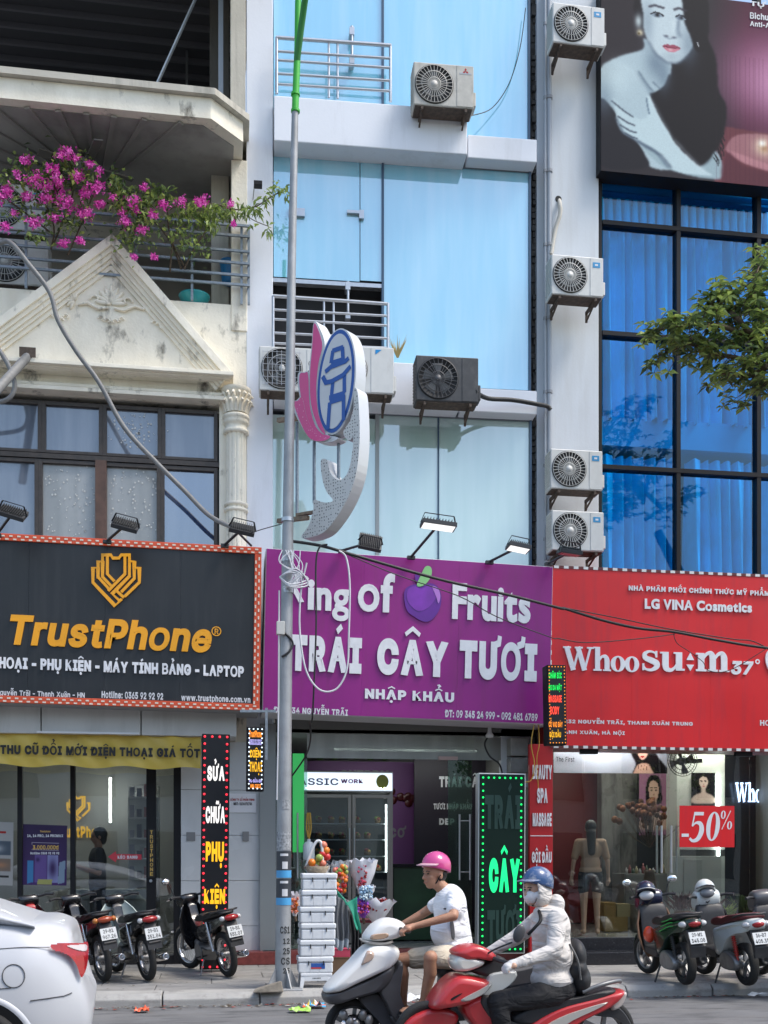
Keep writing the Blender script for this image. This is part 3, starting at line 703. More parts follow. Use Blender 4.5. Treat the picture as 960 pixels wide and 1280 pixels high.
# slab with chamfered nose, sunburst ribs underneath
sx1 = FL.P(304, 120, -.4).x; nx = FL.P(264, 125, -.8).x
poly = [(X0, -.8), (nx, -.8), (sx1, -.4), (sx1, 3.), (X0, 3.)]
MB().prism(poly, slab_z0, slab_z1, plane='XY').build('balcony_slab', m_cream, lb, bevel=.01)
poly2 = [(X0, -.87), (nx+.05, -.87), (sx1+.08, -.43), (sx1+.12, 3.), (X0, 3.)]
MB().prism(poly2, slab_z1+.004, slab_z1+.085, plane='XY').build('slab_coping', m_creamd, lb, bevel=.01)
fc = Vector(((FL.P(115, 160, 0).x), .9, slab_z0))
for i in range(15):
    an = R(180+12*i+6); ln = 2.3
    e = (fc.x+ln*math.cos(an), fc.y+ln*math.sin(an)); nrm = (-math.sin(an), math.cos(an)); y_ = max(e[1], -.7)
    if e[1] < -.7: k = (-.7-fc.y)/(e[1]-fc.y); e = (fc.x+(e[0]-fc.x)*k, -.7)
    if e[0] > sx1-.3: continue
    s0 = (fc.x+.35*math.cos(an), fc.y+.35*math.sin(an))
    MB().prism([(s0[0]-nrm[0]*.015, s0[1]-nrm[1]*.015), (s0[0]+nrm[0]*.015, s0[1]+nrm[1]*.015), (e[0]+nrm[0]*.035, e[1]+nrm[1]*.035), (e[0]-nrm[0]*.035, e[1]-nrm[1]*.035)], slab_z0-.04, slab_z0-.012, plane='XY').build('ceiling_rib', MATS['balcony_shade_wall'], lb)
MB().prism([(X0, -.66), (nx-.1, -.66), (sx1-.12, -.3), (sx1-.12, .93), (X0, .93)], slab_z0-.012, slab_z0-.001, plane='XY').build('ceiling_shade_sheet', mat('ceiling_shade', (.34, .33, .31), .85, var=.2, vs=1.5, dirt=(.16, .15, .14), damt=.6, dscale=(2, 2, 2)), lb)  # added darker sheet puts the shade of the slab underside into colour
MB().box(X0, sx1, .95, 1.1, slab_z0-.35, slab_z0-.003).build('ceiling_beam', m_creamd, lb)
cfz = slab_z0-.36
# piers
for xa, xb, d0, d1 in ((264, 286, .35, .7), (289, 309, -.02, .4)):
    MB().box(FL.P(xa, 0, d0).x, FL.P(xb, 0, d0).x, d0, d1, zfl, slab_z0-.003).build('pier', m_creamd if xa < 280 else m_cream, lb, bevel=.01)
# open top storey
zr = zt
MB().box(X0, FL.P(300, 0, 3).x, 3.0, 3.2, slab_z1+.13, zr).build('rear_wall', mat('shade_dark_wall', (.03, .03, .033), .9), lb)  # near-black colour carries the darkness inside the open storey
MB().box(X0, X1, -1.2, 3.2, zr, zr+.12).build('roof', mat('dark_roof_sheet', (.05, .05, .055), .8), lb)  # one even dark grey
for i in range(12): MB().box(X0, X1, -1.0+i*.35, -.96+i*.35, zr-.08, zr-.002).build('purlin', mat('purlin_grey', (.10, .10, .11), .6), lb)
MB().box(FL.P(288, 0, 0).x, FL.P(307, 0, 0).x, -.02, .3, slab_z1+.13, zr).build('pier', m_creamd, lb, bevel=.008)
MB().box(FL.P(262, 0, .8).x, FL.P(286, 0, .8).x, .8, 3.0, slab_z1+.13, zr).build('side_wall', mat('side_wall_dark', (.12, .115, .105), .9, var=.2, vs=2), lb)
MB().bar(FL.P(194, 110, .3), FL.P(250, -14, .3), .075, .02).build('roof_brace', mat('brace_galvanised', (.42, .46, .5), .45, .3, var=.1), lb)
MB().box(FL.P(273, 0, .2).x, FL.P(279, 0, .2).x, .2, .26, slab_z1+.13, zr).build('roof_post', mat('post_galvanised', (.28, .31, .34), .45, .3), lb)
MB().box(FL.P(232, 0, 2).x, FL.P(235, 0, 2).x, 2, 2.05, slab_z1+.13, zr).build('roof_post', mat('post_dim', (.1, .11, .12), .5), lb)
# balcony railing of the left house
rl = thing('balcony_railing', 'grey painted bar railing on the cream parapet under the bougainvillea', 'railing', FL)
YL = [(259, 283), (275, 296), (291, 315), (307, 330), (324, 345), (339, 357)]
for i, (ya, yb) in enumerate(YL):
    A = FL.P(-80, ya-6, -.1); B = FL.P(312, yb, -.1); z = (B.z+FL.P(100, ya*.75+yb*.25, -.1).z)/2
    z = B.z
    MB().box(A.x, B.x, -.115, -.085, z-.014, z+.014).build('rail', m_bar, rl)
    MB().box(B.x-.03, B.x, -.085, 1.2, z-.013, z+.013).build('side_rail', m_bar, rl)
for x in (-40, 32, 170, 240, 302, 311):
    c = FL.P(x, 283, -.1); MB().box(c.x-.016, c.x+.016, -.083, -.05, ztopw-.02, FL.P(312, 281, -.1).z).build('post', m_bar, rl)
for y in (.35, .8, 1.2): MB().box(B.x-.03, B.x, y-.016, y+.016, ztopw-.02, FL.P(312, 281, -.1).z).build('post', m_bar, rl)
bk = thing('blue_bucket', 'small blue bucket standing behind the balcony railing corner', 'bucket', FL)
c = FL.P(287, 342, .25); MB().lathe([(0, -.13), (.10, -.13), (.13, .13), (.138, .13), (.138, .15), (.125, .15), (.095, -.11), (0, -.11)], c, n=20).build('bucket_shell', mat('blue_plastic', (.02, .2, .5), .35), bk)
MB().tube([c+Vector((.13*math.cos(t), 0, .14+.1*math.sin(t))) for t in np.linspace(0, 3.14, 9)], .006, 6).build('handle', m_steel, bk)
pt = thing('plant_pot', 'round teal plant pot on the parapet beneath the bougainvillea stems', 'pot', FL)
c = Vector((FL.P(243, 366, .15).x, .15, ztopw-.02)); MB().lathe([(0, 0), (.12, 0), (.2, .14), (.21, .16), (.19, .16), (.12, .1), (0, .1)], c, n=20).build('pot_shell', mat('teal_glaze', (.03, .32, .34), .3), pt)
# ceiling fan with four blades on the balcony
cf = thing('ceiling_fan', 'grey four bladed ceiling fan under the balcony slab', 'fan', FL)
c = FL.P(108, 172, .1); c.z = min(c.z, slab_z0-.2)
MB().cyl((c.x, .1, slab_z0), (c.x, .1, c.z), .02).build('down_rod', m_steel, cf)
MB().lathe([(0, -.1), (.10, -.09), (.15, -.02), (.15, .03), (.06, .07), (0, .07)], c, n=24).build('motor', mat('fan_grey', (.2, .2, .2), .5), cf)
for i in range(4):
    M = Matrix.Translation(c) @ Matrix.Rotation(R(20+90*i), 4, 'Z') @ Matrix.Rotation(R(12), 4, 'X'); MB().box(.14, .62, -.06, .06, -.008, .008, M=M).build('blade', mat('fan_blade', (.16, .15, .14), .6), cf)
# stays and small wall cameras on the pilaster
wc = thing('wall_camera', 'small black wall camera on a bracket on the pale pilaster', 'camera', FC)
c = FC.P(323, 232, -.15); MB().box(c.x-.06, c.x+.05, -.22, -.12, c.z-.03, c.z+.03).build('camera_body', m_blackf, wc, bevel=.006)
MB().bar(FC.P(316, 250, -.03), FC.P(318, 232, -.15), .012).build('bracket', m_steel, wc)

# ================================================================ buildings and trees across the road (behind the camera, seen in the glass)
for i, (x0, x1, h, col) in enumerate(((-34, -20, 9.5, (.42, .38, .3)), (-19.8, -9, 7.2, (.5, .5, .48)), (-8.8, 3, 8.6, (.36, .38, .4)), (3.2, 12, 6.6, (.6, .56, .48)), (12.2, 25, 9.2, (.4, .36, .32)), (25.2, 42, 7.6, (.5, .48, .46)))):
    o = thing('row_house', ['tan', 'grey white', 'slate', 'pale cream', 'brown', 'dull white'][i]+' row house across the road reflected in the shop glass', 'building', loc=((x0+x1)/2, -14, 0), group='row houses across the road')
    mm = mat('far_house_'+'abcdef'[i], col, .85, var=.15, vs=.6); w_ = x1-x0
    MB().box(-w_/2, w_/2, -9, 0, 0, h).build('wall', mm, o)
    MB().box(-w_/2-.2, w_/2+.2, -9.1, .35, h, h+.3).build('roof', mm, o)
    k = int(w_/2.6)
    for f in range(int((h-.5)//3.2)):
        for j in range(k):
            xx = -w_/2+(j+.5)*w_/k; MB().box(xx-.8, xx+.8, .0, .06, f*3.2+.6, f*3.2+2.5).build('window', mat('far_window', (.03, .04, .05), .15), o)

# ================================================================ serif letters drawn as shapes
def _ring(cx, cy, rx, ry, tx, ty, n=32):
    vs = []
    for k in range(n):
        a = 2*math.pi*k/n; vs += [(cx+rx*math.cos(a), cy+ry*math.sin(a)), (cx+(rx-tx)*math.cos(a), cy+(ry-ty)*math.sin(a))]
    return vs, [(2*k, 2*((k+1) % n), 2*((k+1) % n)+1, 2*k+1) for k in range(n)]
def _rect(x0, y0, x1, y1): return [(x0, y0), (x1, y0), (x1, y1), (x0, y1)], [(0, 1, 2, 3)]
def _sp(P, w):
    Q = smooth_path([(p[0], p[1], 0) for p in P], 6); n = len(Q); ws = [w[0]]*n if not isinstance(w, list) else [w[min(int(i/(n-1)*(len(w)-1)), len(w)-2)]*(1-(i/(n-1)*(len(w)-1)) % 1)+w[min(int(i/(n-1)*(len(w)-1))+1, len(w)-1)]*((i/(n-1)*(len(w)-1)) % 1) for i in range(n)]
    return strip([(q.x, q.y) for q in Q], ws)
def serif_glyph(c):
    T, t = .2, .07
    if c == 'W': return [strip([(.14, 1), (.42, 0)], T), strip([(.42, .02), (.66, .98)], t*1.2), strip([(.6, 1), (.88, 0)], T), strip([(.88, .02), (1.12, .98)], t*1.2), _rect(0, .93, .32, 1), _rect(.48, .93, .8, 1), _rect(.98, .93, 1.26, 1)], 1.26
    if c == 'h': return [_rect(.07, 0, .27, 1.02), _rect(0, 0, .34, .07), _rect(0, .96, .2, 1.02), _sp([(.25, .46), (.34, .6), (.48, .62), (.55, .5), (.56, .3)], [.07, .1, .16, .2, .2]), _rect(.46, 0, .66, .4), _rect(.4, 0, .73, .07)], .73
    if c == 'o': return [_ring(.3, .32, .3, .34, .19, .06)], .6
    if c == 's': return [_sp([(.47, .5), (.4, .6), (.24, .64), (.1, .56), (.12, .42), (.3, .33), (.46, .24), (.46, .1), (.3, 0), (.12, .03), (.05, .16)], [.05, .06, .08, .12, .17, .2, .2, .16, .1, .07, .05]), _rect(.43, .44, .49, .66), _rect(.02, -.02, .08, .22)], .54
    if c == 'u': return [_rect(.07, .18, .27, .64), _rect(0, .58, .2, .64), _sp([(.17, .22), (.2, .06), (.34, .01), (.46, .1), (.52, .2)], [.2, .18, .12, .08, .06]), _rect(.5, 0, .7, .64), _rect(.43, .58, .6, .64), _rect(.6, 0, .78, .07)], .78
    if c == 'm': return [_rect(.07, 0, .27, .64), _rect(0, .58, .2, .64), _rect(0, 0, .34, .07), _sp([(.25, .46), (.34, .6), (.46, .64), (.53, .52), (.54, .34)], [.06, .1, .16, .2, .2]), _rect(.44, 0, .64, .4), _rect(.38, 0, .7, .07), _sp([(.62, .46), (.71, .6), (.83, .64), (.9, .52), (.91, .34)], [.06, .1, .16, .2, .2]), _rect(.81, 0, 1.01, .4), _rect(.75, 0, 1.08, .07)], 1.08
    if c == ':': return [([(.02, .38), (.26, .38), (.14, .64)], [(0, 1, 2)]), ([(.02, .22), (.14, 0), (.26, .22)], [(0, 1, 2)])], .28
    if c == 'G': return [_sp([(.75, .72), (.6, .96), (.35, .98), (.12, .75), (.1, .45), (.2, .12), (.45, 0), (.7, .1)], [.06, .08, .12, .2, .22, .16, .1, .08]), _rect(.6, 0, .8, .42)], .82
    if c == '5': return [_rect(.12, .88, .55, 1), strip([(.15, .95), (.1, .5)], .06), _sp([(.1, .5), (.25, .62), (.45, .58), (.53, .35), (.42, .08), (.2, -.01), (.04, .08)], [.05, .08, .16, .22, .18, .1, .09])], .6
    if c == '0': return [_ring(.3, .5, .3, .51, .19, .05)], .6
    if c == '%': return [_ring(.16, .78, .16, .22, .1, .04), _ring(.62, .22, .16, .22, .1, .04), strip([(.14, 0), (.62, 1)], .05)], .8
    if c == '-': return [_rect(0, .3, .3, .42)], .3
def serif_geo(s, sp=.05):
    V = []; Fc = []; x = 0; cuts = []
    for ch in s:
        if ch == ' ': x += .3; continue
        polys, w = serif_glyph(ch)
        for k, (vs, fs) in enumerate(polys):
            n = len(V); V += [(a+x, b) for a, b in vs]; Fc += [tuple(i+n for i in f) for f in fs]
        x += w+sp; cuts.append(len(V))
    return V, Fc, cuts
m_txtw = mat('channel_letter_white', (.78, .78, .80), .4, var=.05, vs=12)
m_txtp = mat('printed_white', (.72, .72, .74), .5)
m_gold = mat('channel_letter_gold', srgb(240, 165, 25), .35)
# ================================================================ TrustPhone signboard
FT = Frame(0, 14.05, 0, 0, R(.75))
sg = thing('shop_signboard', 'black phone shop signboard with gold lettering and an orange dashed border', 'signboard', FT)
tl = FT.P(-70, 669, 0); br_ = FT.P(327, 889, 0); tr_ = FT.P(327, 685, 0)
x0, x1, z0, z1 = tl.x, tr_.x, br_.z, tr_.z
MB().box(x0, x1, .0, .75, z0, z1).build('sign_box', mat('sign_box_grey', (.3, .3, .31), .6, var=.15, vs=3), sg, bevel=.01)
m_blkface = mat('black_vinyl_face', (.016, .017, .019), .38, var=.2, vs=1.5, bump=.4, bs=1.6, dirt=(.05, .05, .05), damt=.5, dscale=(6, 6, .6), dth=(.5, .8))
bw = .085
pw_ = (x1-x0-2*bw)/4
for i in range(4): MB().box(x0+bw+i*pw_+(.001 if i else 0), x0+bw+(i+1)*pw_-.001, -.012, .0, z0+bw, z1-bw).build('face_panel', m_blkface, sg)
m_or = mat('orange_trim', srgb(205, 80, 45), .5, var=.1, vs=6); fr = MB()
fr.box(x0, x1, -.03, -.001, z1-bw, z1).box(x0, x1, -.03, -.001, z0, z0+bw).box(x1-bw, x1, -.029, -.001, z0+bw, z1-bw)
fr.build('orange_border', m_or, sg, bevel=.005)
ds = MB(); x = x0+.02
while x < x1-.06:
    for z in (z1-.03, z1-.068, z0+.055, z0+.018): 
        xx = x+(.045 if (z in (z1-.068, z0+.018)) else 0); ds.box(xx, xx+.04, -.034, -.028, z-.009, z+.009)
    x += .092
z = z0+.1
while z < z1-.1:
    for xx in (x1-.068, x1-.028): zz = z+(.045 if xx == x1-.028 else 0); ds.box(xx-.009, xx+.009, -.034, -.028, zz-.02, zz+.02)
    z += .092
stuff(ds.build('border_dashes', mat('dash_cream', (.72, .66, .55), .5), sg))
Z = lambda x, y: (x*.354, 660+y*.354)
lg = MB(); 
def strokes(lg, F, lst, w, d, Zf, dep=.0006):
    for i, q in enumerate(lst):
        pts = [F.P(*Zf(*p), d) for p in q]; vs, fs = strip([(p.x, p.z) for p in pts], w); lg.add([(a, d-dep*(i % 6), b) for a, b in vs], fs)
strokes(lg, FT, [[(346, 178), (346, 140), (328, 140), (328, 192), (406, 274), (430, 250)], [(346, 172), (384, 214)], [(346, 142), (346, 118), (362, 118), (362, 172), (392, 204)], [(362, 120), (362, 95), (392, 95), (398, 106), (420, 106), (428, 95), (457, 95), (457, 120)], [(379, 97), (379, 162), (404, 188)], [(474, 142), (492, 140), (492, 192), (440, 242)], [(457, 118), (474, 118), (474, 178), (428, 226)], [(457, 118), (457, 170), (396, 232), (424, 258)], [(441, 97), (441, 162), (382, 222)], [(410, 220), (438, 246)]], .034, -.04, Z)
lo_ = lg.build('heart_hands_logo', m_gold, sg, fix=False); s_ = lo_.modifiers.new('d', 'SOLIDIFY'); s_.thickness = .02
def fit(F, xl, xr, ytl, ybl, frac=0.):
    """bottom-left / top-right in the rolled frame from a left edge (x, top y, bottom y) and a right x"""
    a = F.P(xl, ybl, 0); t = F.P(xl, ytl, 0); b = F.P(xr, ybl, 0)
    return a, (b.x, t.z)
def letter2(parent, F, s, xl, xr, ytl, ybl, m, d=-.02, **k):
    """ink box from the left end's top/bottom pixels and the right end's x"""
    a = F.P(xl, ybl, d); t = F.P(xl, ytl, d)
    # express as pixels of the rolled box: find py at xr for height t.z
    lo_y, hi_y = -500., 2000.
    for _ in range(40):
        mid = (lo_y+hi_y)/2
        if F.P(xr, mid, d).z > t.z: lo_y = mid
        else: hi_y = mid
    return letter(parent, F, s, (xl, ybl), (xr, mid), m, d, **k)
letter2(sg, FT, 'TrustPhone', 12, 265, 768, 806, m_gold, -.034, off=.034, sp=.045, shear=.18, ext=.02, name='brand_lettering')
rg = MB(); c = FT.P(270.5, 789, -.045); vs, fs = _ring(c.x, c.z, .06, .06, .012, .012); rg.add([(a, -.045, b) for a, b in vs], fs); rg.build('registered_ring', m_gold, sg, fix=False)
letter2(sg, FT, 'R', 268.2, 273.2, 785.5, 792.5, m_gold, -.046, off=.02, name='registered_mark')
letter2(sg, FT, 'ĐIỆN THOẠI - PHỤ KIỆN - MÁY TÍNH BẢNG - LAPTOP', -50, 305, 812, 838, m_txtw, -.035, off=.05, sp=.05, ext=.02, name='range_lettering')
letter2(sg, FT, '1 Nguyễn Trãi - Thanh Xuân - HN', -12, 106, 859, 870, m_txtp, -.016, off=.03, name='address_lettering')
letter2(sg, FT, 'Hotline: 0365 92 92 92', 127, 204, 863.5, 872.5, m_txtp, -.016, off=.035, name='phone_lettering')
letter2(sg, FT, 'www.trustphone.com.vn', 226.5, 313, 868, 877.5, m_txtp, -.016, off=.035, name='web_lettering')
# ================================================================ purple fruit signboard
FPp = Frame(332, 14.15, 0, R(0), R(1.35))
sg = thing('shop_signboard', 'purple fruit shop signboard with white lettering and a purple apple', 'signboard', FPp)
tl = FPp.P(332.5, 685, 0); br_ = FPp.P(687, 906, 0)
x0, x1, z0, z1 = tl.x, br_.x, br_.z, tl.z
MB().box(x0, x1, .0, .6, z0, z1).build('sign_box', mat('sign_side_white', (.6, .58, .62), .6), sg, bevel=.01)
m_pur = mat('purple_vinyl_face', srgb(142, 24, 124), .42, var=.08, vs=1.2, bump=.5, bs=1.6, dirt=(.12, .03, .06), damt=.35, dscale=(6, 6, .6), dth=(.5, .8))
pw_ = (x1-x0-.02)/3
for i in range(3): MB().box(x0+.01+i*pw_+(.0006 if i else 0), x0+.01+(i+1)*pw_-.0006, -.012, 0, z0+.01, z1-.01).build('face_panel', m_pur, sg)
Zp = lambda x, y: (320+x*.396, 660+y*.396)
letter2(sg, FPp, 'K', 359, 381, 712, 752, m_txtw, -.03, off=.045, builtin=True, ext=.02, name='brand_lettering')
letter2(sg, FPp, 'ing', 384, 438, 724, 774, m_txtw, -.03, off=.04, sp=.03, builtin=True, ext=.02, name='brand_lettering')
letter2(sg, FPp, 'of', 447, 494, 714, 764, m_txtw, -.03, off=.038, sp=.03, builtin=True, ext=.02, name='brand_lettering')
letter2(sg, FPp, 'Fruits', 565, 664, 728, 774, m_txtw, -.03, off=.038, sp=.03, builtin=True, ext=.02, name='brand_lettering')
letter2(sg, FPp, 'TRÁI', 362, 453, 776, 838, m_txtw, -.035, off=.06, sp=.06, ext=.018, name='main_lettering')
letter2(sg, FPp, 'CÂY', 471, 561, 780, 843, m_txtw, -.035, off=.06, sp=.06, ext=.018, name='main_lettering')
letter2(sg, FPp, 'TƯƠI', 574, 672, 791, 848, m_txtw, -.035, off=.06, sp=.06, ext=.018, name='main_lettering')
letter2(sg, FPp, 'NHẬP KHẨU', 456, 568, 851, 877, m_txtw, -.025, off=.05, sp=.08, ext=.01, name='import_lettering')
letter2(sg, FPp, 'ĐC: 234 NGUYỄN TRÃI', 342, 435, 878, 891, m_txtp, -.017, off=.04, name='address_lettering')
letter2(sg, FPp, 'ĐT: 09 345 24 999 - 092 481 6789', 556, 672, 887, 896.5, m_txtp, -.017, off=.04, name='phone_lettering')
def shape(F, pts, Zf, m, d, name, parent, k=5, th=.01):
    P = catmull([(F.P(*Zf(*p), d).x, F.P(*Zf(*p), d).z) for p in pts], k); return MB().prism(P, d, d+th).build(name, m, parent)
ap_ = [(500, 178), (520, 186), (545, 174), (572, 184), (585, 215), (580, 255), (560, 285), (540, 296), (520, 292), (500, 280), (478, 262), (468, 225), (472, 192)]
shape(FPp, ap_, Zp, mat('apple_dark_violet', srgb(96, 30, 140), .3, var=.25, vs=3), -.03, 'apple', sg)
shape(FPp, [(502, 184), (522, 192), (548, 180), (566, 192), (570, 215), (545, 250), (512, 262), (484, 240), (476, 215), (482, 192)], Zp, mat('apple_mid_violet', srgb(118, 46, 160), .3, var=.3, vs=3), -.034, 'apple_highlight', sg, th=.003)
shape(FPp, [(556, 184), (574, 190), (582, 214), (576, 238), (568, 214)], Zp, mat('apple_light_violet', srgb(180, 120, 205), .3), -.037, 'apple_highlight', sg, th=.002)
shape(FPp, [(508, 180), (520, 150), (535, 122), (552, 124), (554, 148), (540, 172), (522, 184)], Zp, mat('leaf_green_print', srgb(140, 200, 130), .4), -.037, 'apple_leaf', sg, th=.006)
shape(FPp, [(503, 145), (512, 142), (516, 158), (508, 172), (502, 160)], Zp, mat('apple_dark_violet', srgb(96, 30, 140)), -.033, 'apple_leaf', sg, th=.004)
# ================================================================ red cosmetics signboard
FRd = Frame(687, 14.3, 0, 0, R(.1))
sg = thing('shop_signboard', 'red cosmetics signboard with large white serif lettering', 'signboard', FRd)
tl = FRd.P(687.5, 707, 0); br_ = FRd.P(690, 935, 0); x0 = tl.x; x1 = FRd.P(1080, 720, 0).x; z0, z1 = br_.z, tl.z
MB().box(x0, x1, 0, .55, z0, z1).build('sign_box', mat('sign_side_red', (.3, .02, .02), .5), sg, bevel=.01)
m_red = mat('red_vinyl_face', srgb(212, 24, 30), .42, var=.08, vs=1.3, bump=.5, bs=1.6, dirt=(.12, .03, .06), damt=.35, dscale=(6, 6, .6), dth=(.5, .8))
pw_ = (x1-x0-.02)/4
for i in range(4): MB().box(x0+.01+i*pw_+(.0006 if i else 0), x0+.01+(i+1)*pw_-.0006, -.012, 0, z0+.01, z1-.01).build('face_panel', m_red, sg)
ds = MB(); x = x0+.05
while x < x1: ds.box(x, x+.065, -.02, -.01, z1-.035, z1).box(x, x+.065, -.02, -.01, z0, z0+.035); x += .135
z = z0+.06
while z < z1: ds.box(x0, x0+.02, -.02, -.01, z, z+.06); z += .13
stuff(ds.build('border_dashes', mat('dash_white', (.7, .7, .68), .5), sg))
bb = MB(); bb.box(x0, x1, -.0195, -.0115, z1-.035, z1-.0).build('border_strip', mat('dash_dark_red', (.12, .02, .02), .5), sg)
MB().box(x0, x1, -.0195, -.0115, z0, z0+.035).build('border_strip', MATS['dash_dark_red'], sg)
letter2(sg, FRd, 'NHÀ PHÂN PHỐI CHÍNH THỨC MỸ PHẨM', 786, 962, 727, 738, m_txtw, -.03, off=.04, sp=.09, ext=.01, name='top_line_lettering')
letter2(sg, FRd, 'LG VINA Cosmetics', 806, 940, 748, 761, m_txtw, -.03, off=.05, sp=.05, ext=.01, name='distributor_lettering', builtin=True)
letter2(sg, FRd, '', 704, 799, 807, 838, m_txtw, -.032, ext=.02, geo=serif_geo('Whoo', -.02), name='brand_lettering')
letter2(sg, FRd, '', 803, 912, 811, 839, m_txtw, -.032, ext=.02, geo=serif_geo('su:m', .04), name='brand_lettering')
letter2(sg, FRd, '37', 914, 942, 826, 843, m_txtw, -.03, off=.04, shear=.12, ext=.02, name='number_lettering')
c = FRd.P(947, 827, -.03); vs, fs = _ring(c.x, c.z, .035, .035, .018, .018, 16); q = MB(); q.add([(a, -.03, b) for a, b in vs], fs); q.build('degree_ring', m_txtw, sg, fix=False)
letter2(sg, FRd, '', 957, 990, 806, 844, m_txtw, -.032, ext=.02, geo=serif_geo('G'), name='brand_lettering')
letter2(sg, FRd, 'ĐC: 232 NGUYỄN TRÃI, THANH XUÂN TRUNG', 688, 866, 896, 904.5, m_txtp, -.017, off=.04, sp=.08, name='address_lettering')
letter2(sg, FRd, 'THANH XUÂN, HÀ NỘI', 694, 781, 911, 918.5, m_txtp, -.017, off=.04, sp=.08, name='address_lettering')
letter2(sg, FRd, 'HOTLINE', 950, 990, 900, 907, m_txtp, -.017, off=.04, sp=.08, name='phone_lettering')
# ================================================================ LED signs
def led_box(label, F, x0p, yt, x1p, yb, dep, m_bulb, npx=7., fm=None, name='led_sign', border=.035, group=None, rim=None):
    t = thing(name, label, 'sign', F, group=group)
    a = F.P(x0p, yt, 0); b = F.P(x1p, yb, 0)
    MB().box(a.x, b.x, 0, dep, b.z, a.z).build('sign_box', rim or m_blackf, t, bevel=.008)
    MB().box(a.x+.015, b.x-.015, -.006, 0, b.z+.015, a.z-.015).build('face_panel', fm or mat('led_face_black', (.012, .012, .014), .3), t)
    st = npx/95; q = MB()
    nx_ = max(2, int((b.x-a.x)/st)); nz = int((a.z-b.z)/st)
    pts = [(a.x+border+(b.x-a.x-2*border)*i/nx_, zz) for i in range(nx_+1) for zz in (a.z-border, b.z+border)]+[(xx, b.z+border+(a.z-b.z-2*border)*j/nz) for j in range(1, nz) for xx in (a.x+border, b.x-border)]
    for x, z in pts: q.ell((x, -.012, z), .0115*npx/7, 8, 5)
    stuff(q.build('led_border', m_bulb, t)); return t
ledred = led('led_red', (1, .02, .04), 1.1); ledw = led('led_white', (.9, .88, .86), .62); ledy = led('led_amber', (1, .50, .0), .62); ledg = led('led_green', (.0, 1, .12), .6); ledg2 = led('led_green_bulb', (.0, .95, .16), .8); ledr = led('led_red_text', (1, .06, .03), .8); ledo = led('led_orange', (1, .28, .01), .75)
ledc = led('led_teal_text', (.0, 1, .28), .62); ledb = led('led_cool_white', (.8, .95, 1), 3)
FS = Frame(270, 13.9, 0, 0, R(.6))
t = led_box('tall narrow LED sign with red bulbs reading phone repair and accessories', FS, 252.5, 917, 284.5, 1212, .12, ledred, 8.5)
for s, xl, xr, yt, yb, m in (('SỬA', 259, 281, 948, 976, ledw), ('CHỮA', 257, 281.5, 1000, 1029, ledw), ('PHỤ', 257, 280, 1052, 1085, ledy), ('KIỆN', 255, 281.5, 1104, 1136, ledy)):
    letter2(t, FS, s, xl, xr, yt, yb, m, -.012, off=.05, sp=.06, name='led_lettering')
FS2 = Frame(318, 13.6, 0, R(0), R(.5))
t = led_box('small two sided LED sign with white bulbs reading phone in yellow beside the pole', FS2, 308.5, 908, 330, 989, .16, led('led_bulb_white', (.75, .9, 1), 1.), 5.5, border=.03)
MB().bar(FS2.P(333, 885, .05), FS2.P(333, 950, .05), .03).build('hanger', m_bar, t); MB().bar(FS2.P(300, 889, .05), FS2.P(345, 889, .05), .03).build('hanger_arm', m_bar, t)
for s, xl, xr, yt, yb, m in (('TrustPhone', 311.5, 327, 913, 921.5, ledo), ('0353.03.0303', 311.5, 327, 924, 931, led('led_violet', (.5, .45, 1), .6)), ('ĐIỆN', 312, 326, 934, 950, ledy), ('THOẠI', 311.5, 327.5, 952, 969, ledy), ('PK-SỬA-BH', 311.5, 327, 972, 978, MATS['led_violet']), ('HN 0303', 313, 326, 980, 985, ledo)):
    letter2(t, FS2, s, xl, xr, yt, yb, m, -.012, off=.03, sp=.06, name='led_lettering')
FG = Frame(600, 13.9, 0, 0, R(.3))
t = led_box('tall green LED sign showing CÂY in bright green letters beside the fruit shop door', FG, 598, 966, 656, 1192, .16, ledg2, 8.2, fm=mat('led_face_dark_green', (.006, .02, .014), .5, spec=.2), border=.06, rim=mat('aluminium_rim', (.55, .57, .56), .4, .6))
letter2(t, FG, 'TRÁI', 606, 652, 978, 1036, mat('unlit_letter', (.012, .045, .034), .5), -.012, off=.06, sp=.05, name='unlit_lettering')
letter2(t, FG, 'CÂY', 611, 650, 1056, 1116, ledc, -.012, off=.07, sp=.05, name='led_lettering')
letter2(t, FG, 'TƯƠI', 609, 652, 1130, 1180, MATS['unlit_letter'], -.012, off=.06, sp=.05, name='unlit_lettering')
FW = Frame(684, 13.55, 0, 0, R(-1))
t = led_box('small amber edged LED sign listing spa words at the red signboard corner', FW, 683.5, 831, 709, 931, .2, ledo, 4.2, border=.025)
for s, xl, xr, yt, yb, m in (('CHĂM SÓC', 686, 702, 838, 848, ledg), ('CS DA MẶT', 686, 702, 854, 865, ledg), ('MASSAGE', 686, 702, 869, 878, ledr), ('BODY', 688, 699, 883, 893, ledr), ('CỔ VAI GÁY', 686, 703, 897, 909, ledo), ('GỘI ĐẦU', 687, 701, 911, 924, ledy)):
    letter2(t, FW, s, xl, xr, yt, yb, m, -.012, off=.03, sp=.06, name='led_lettering')
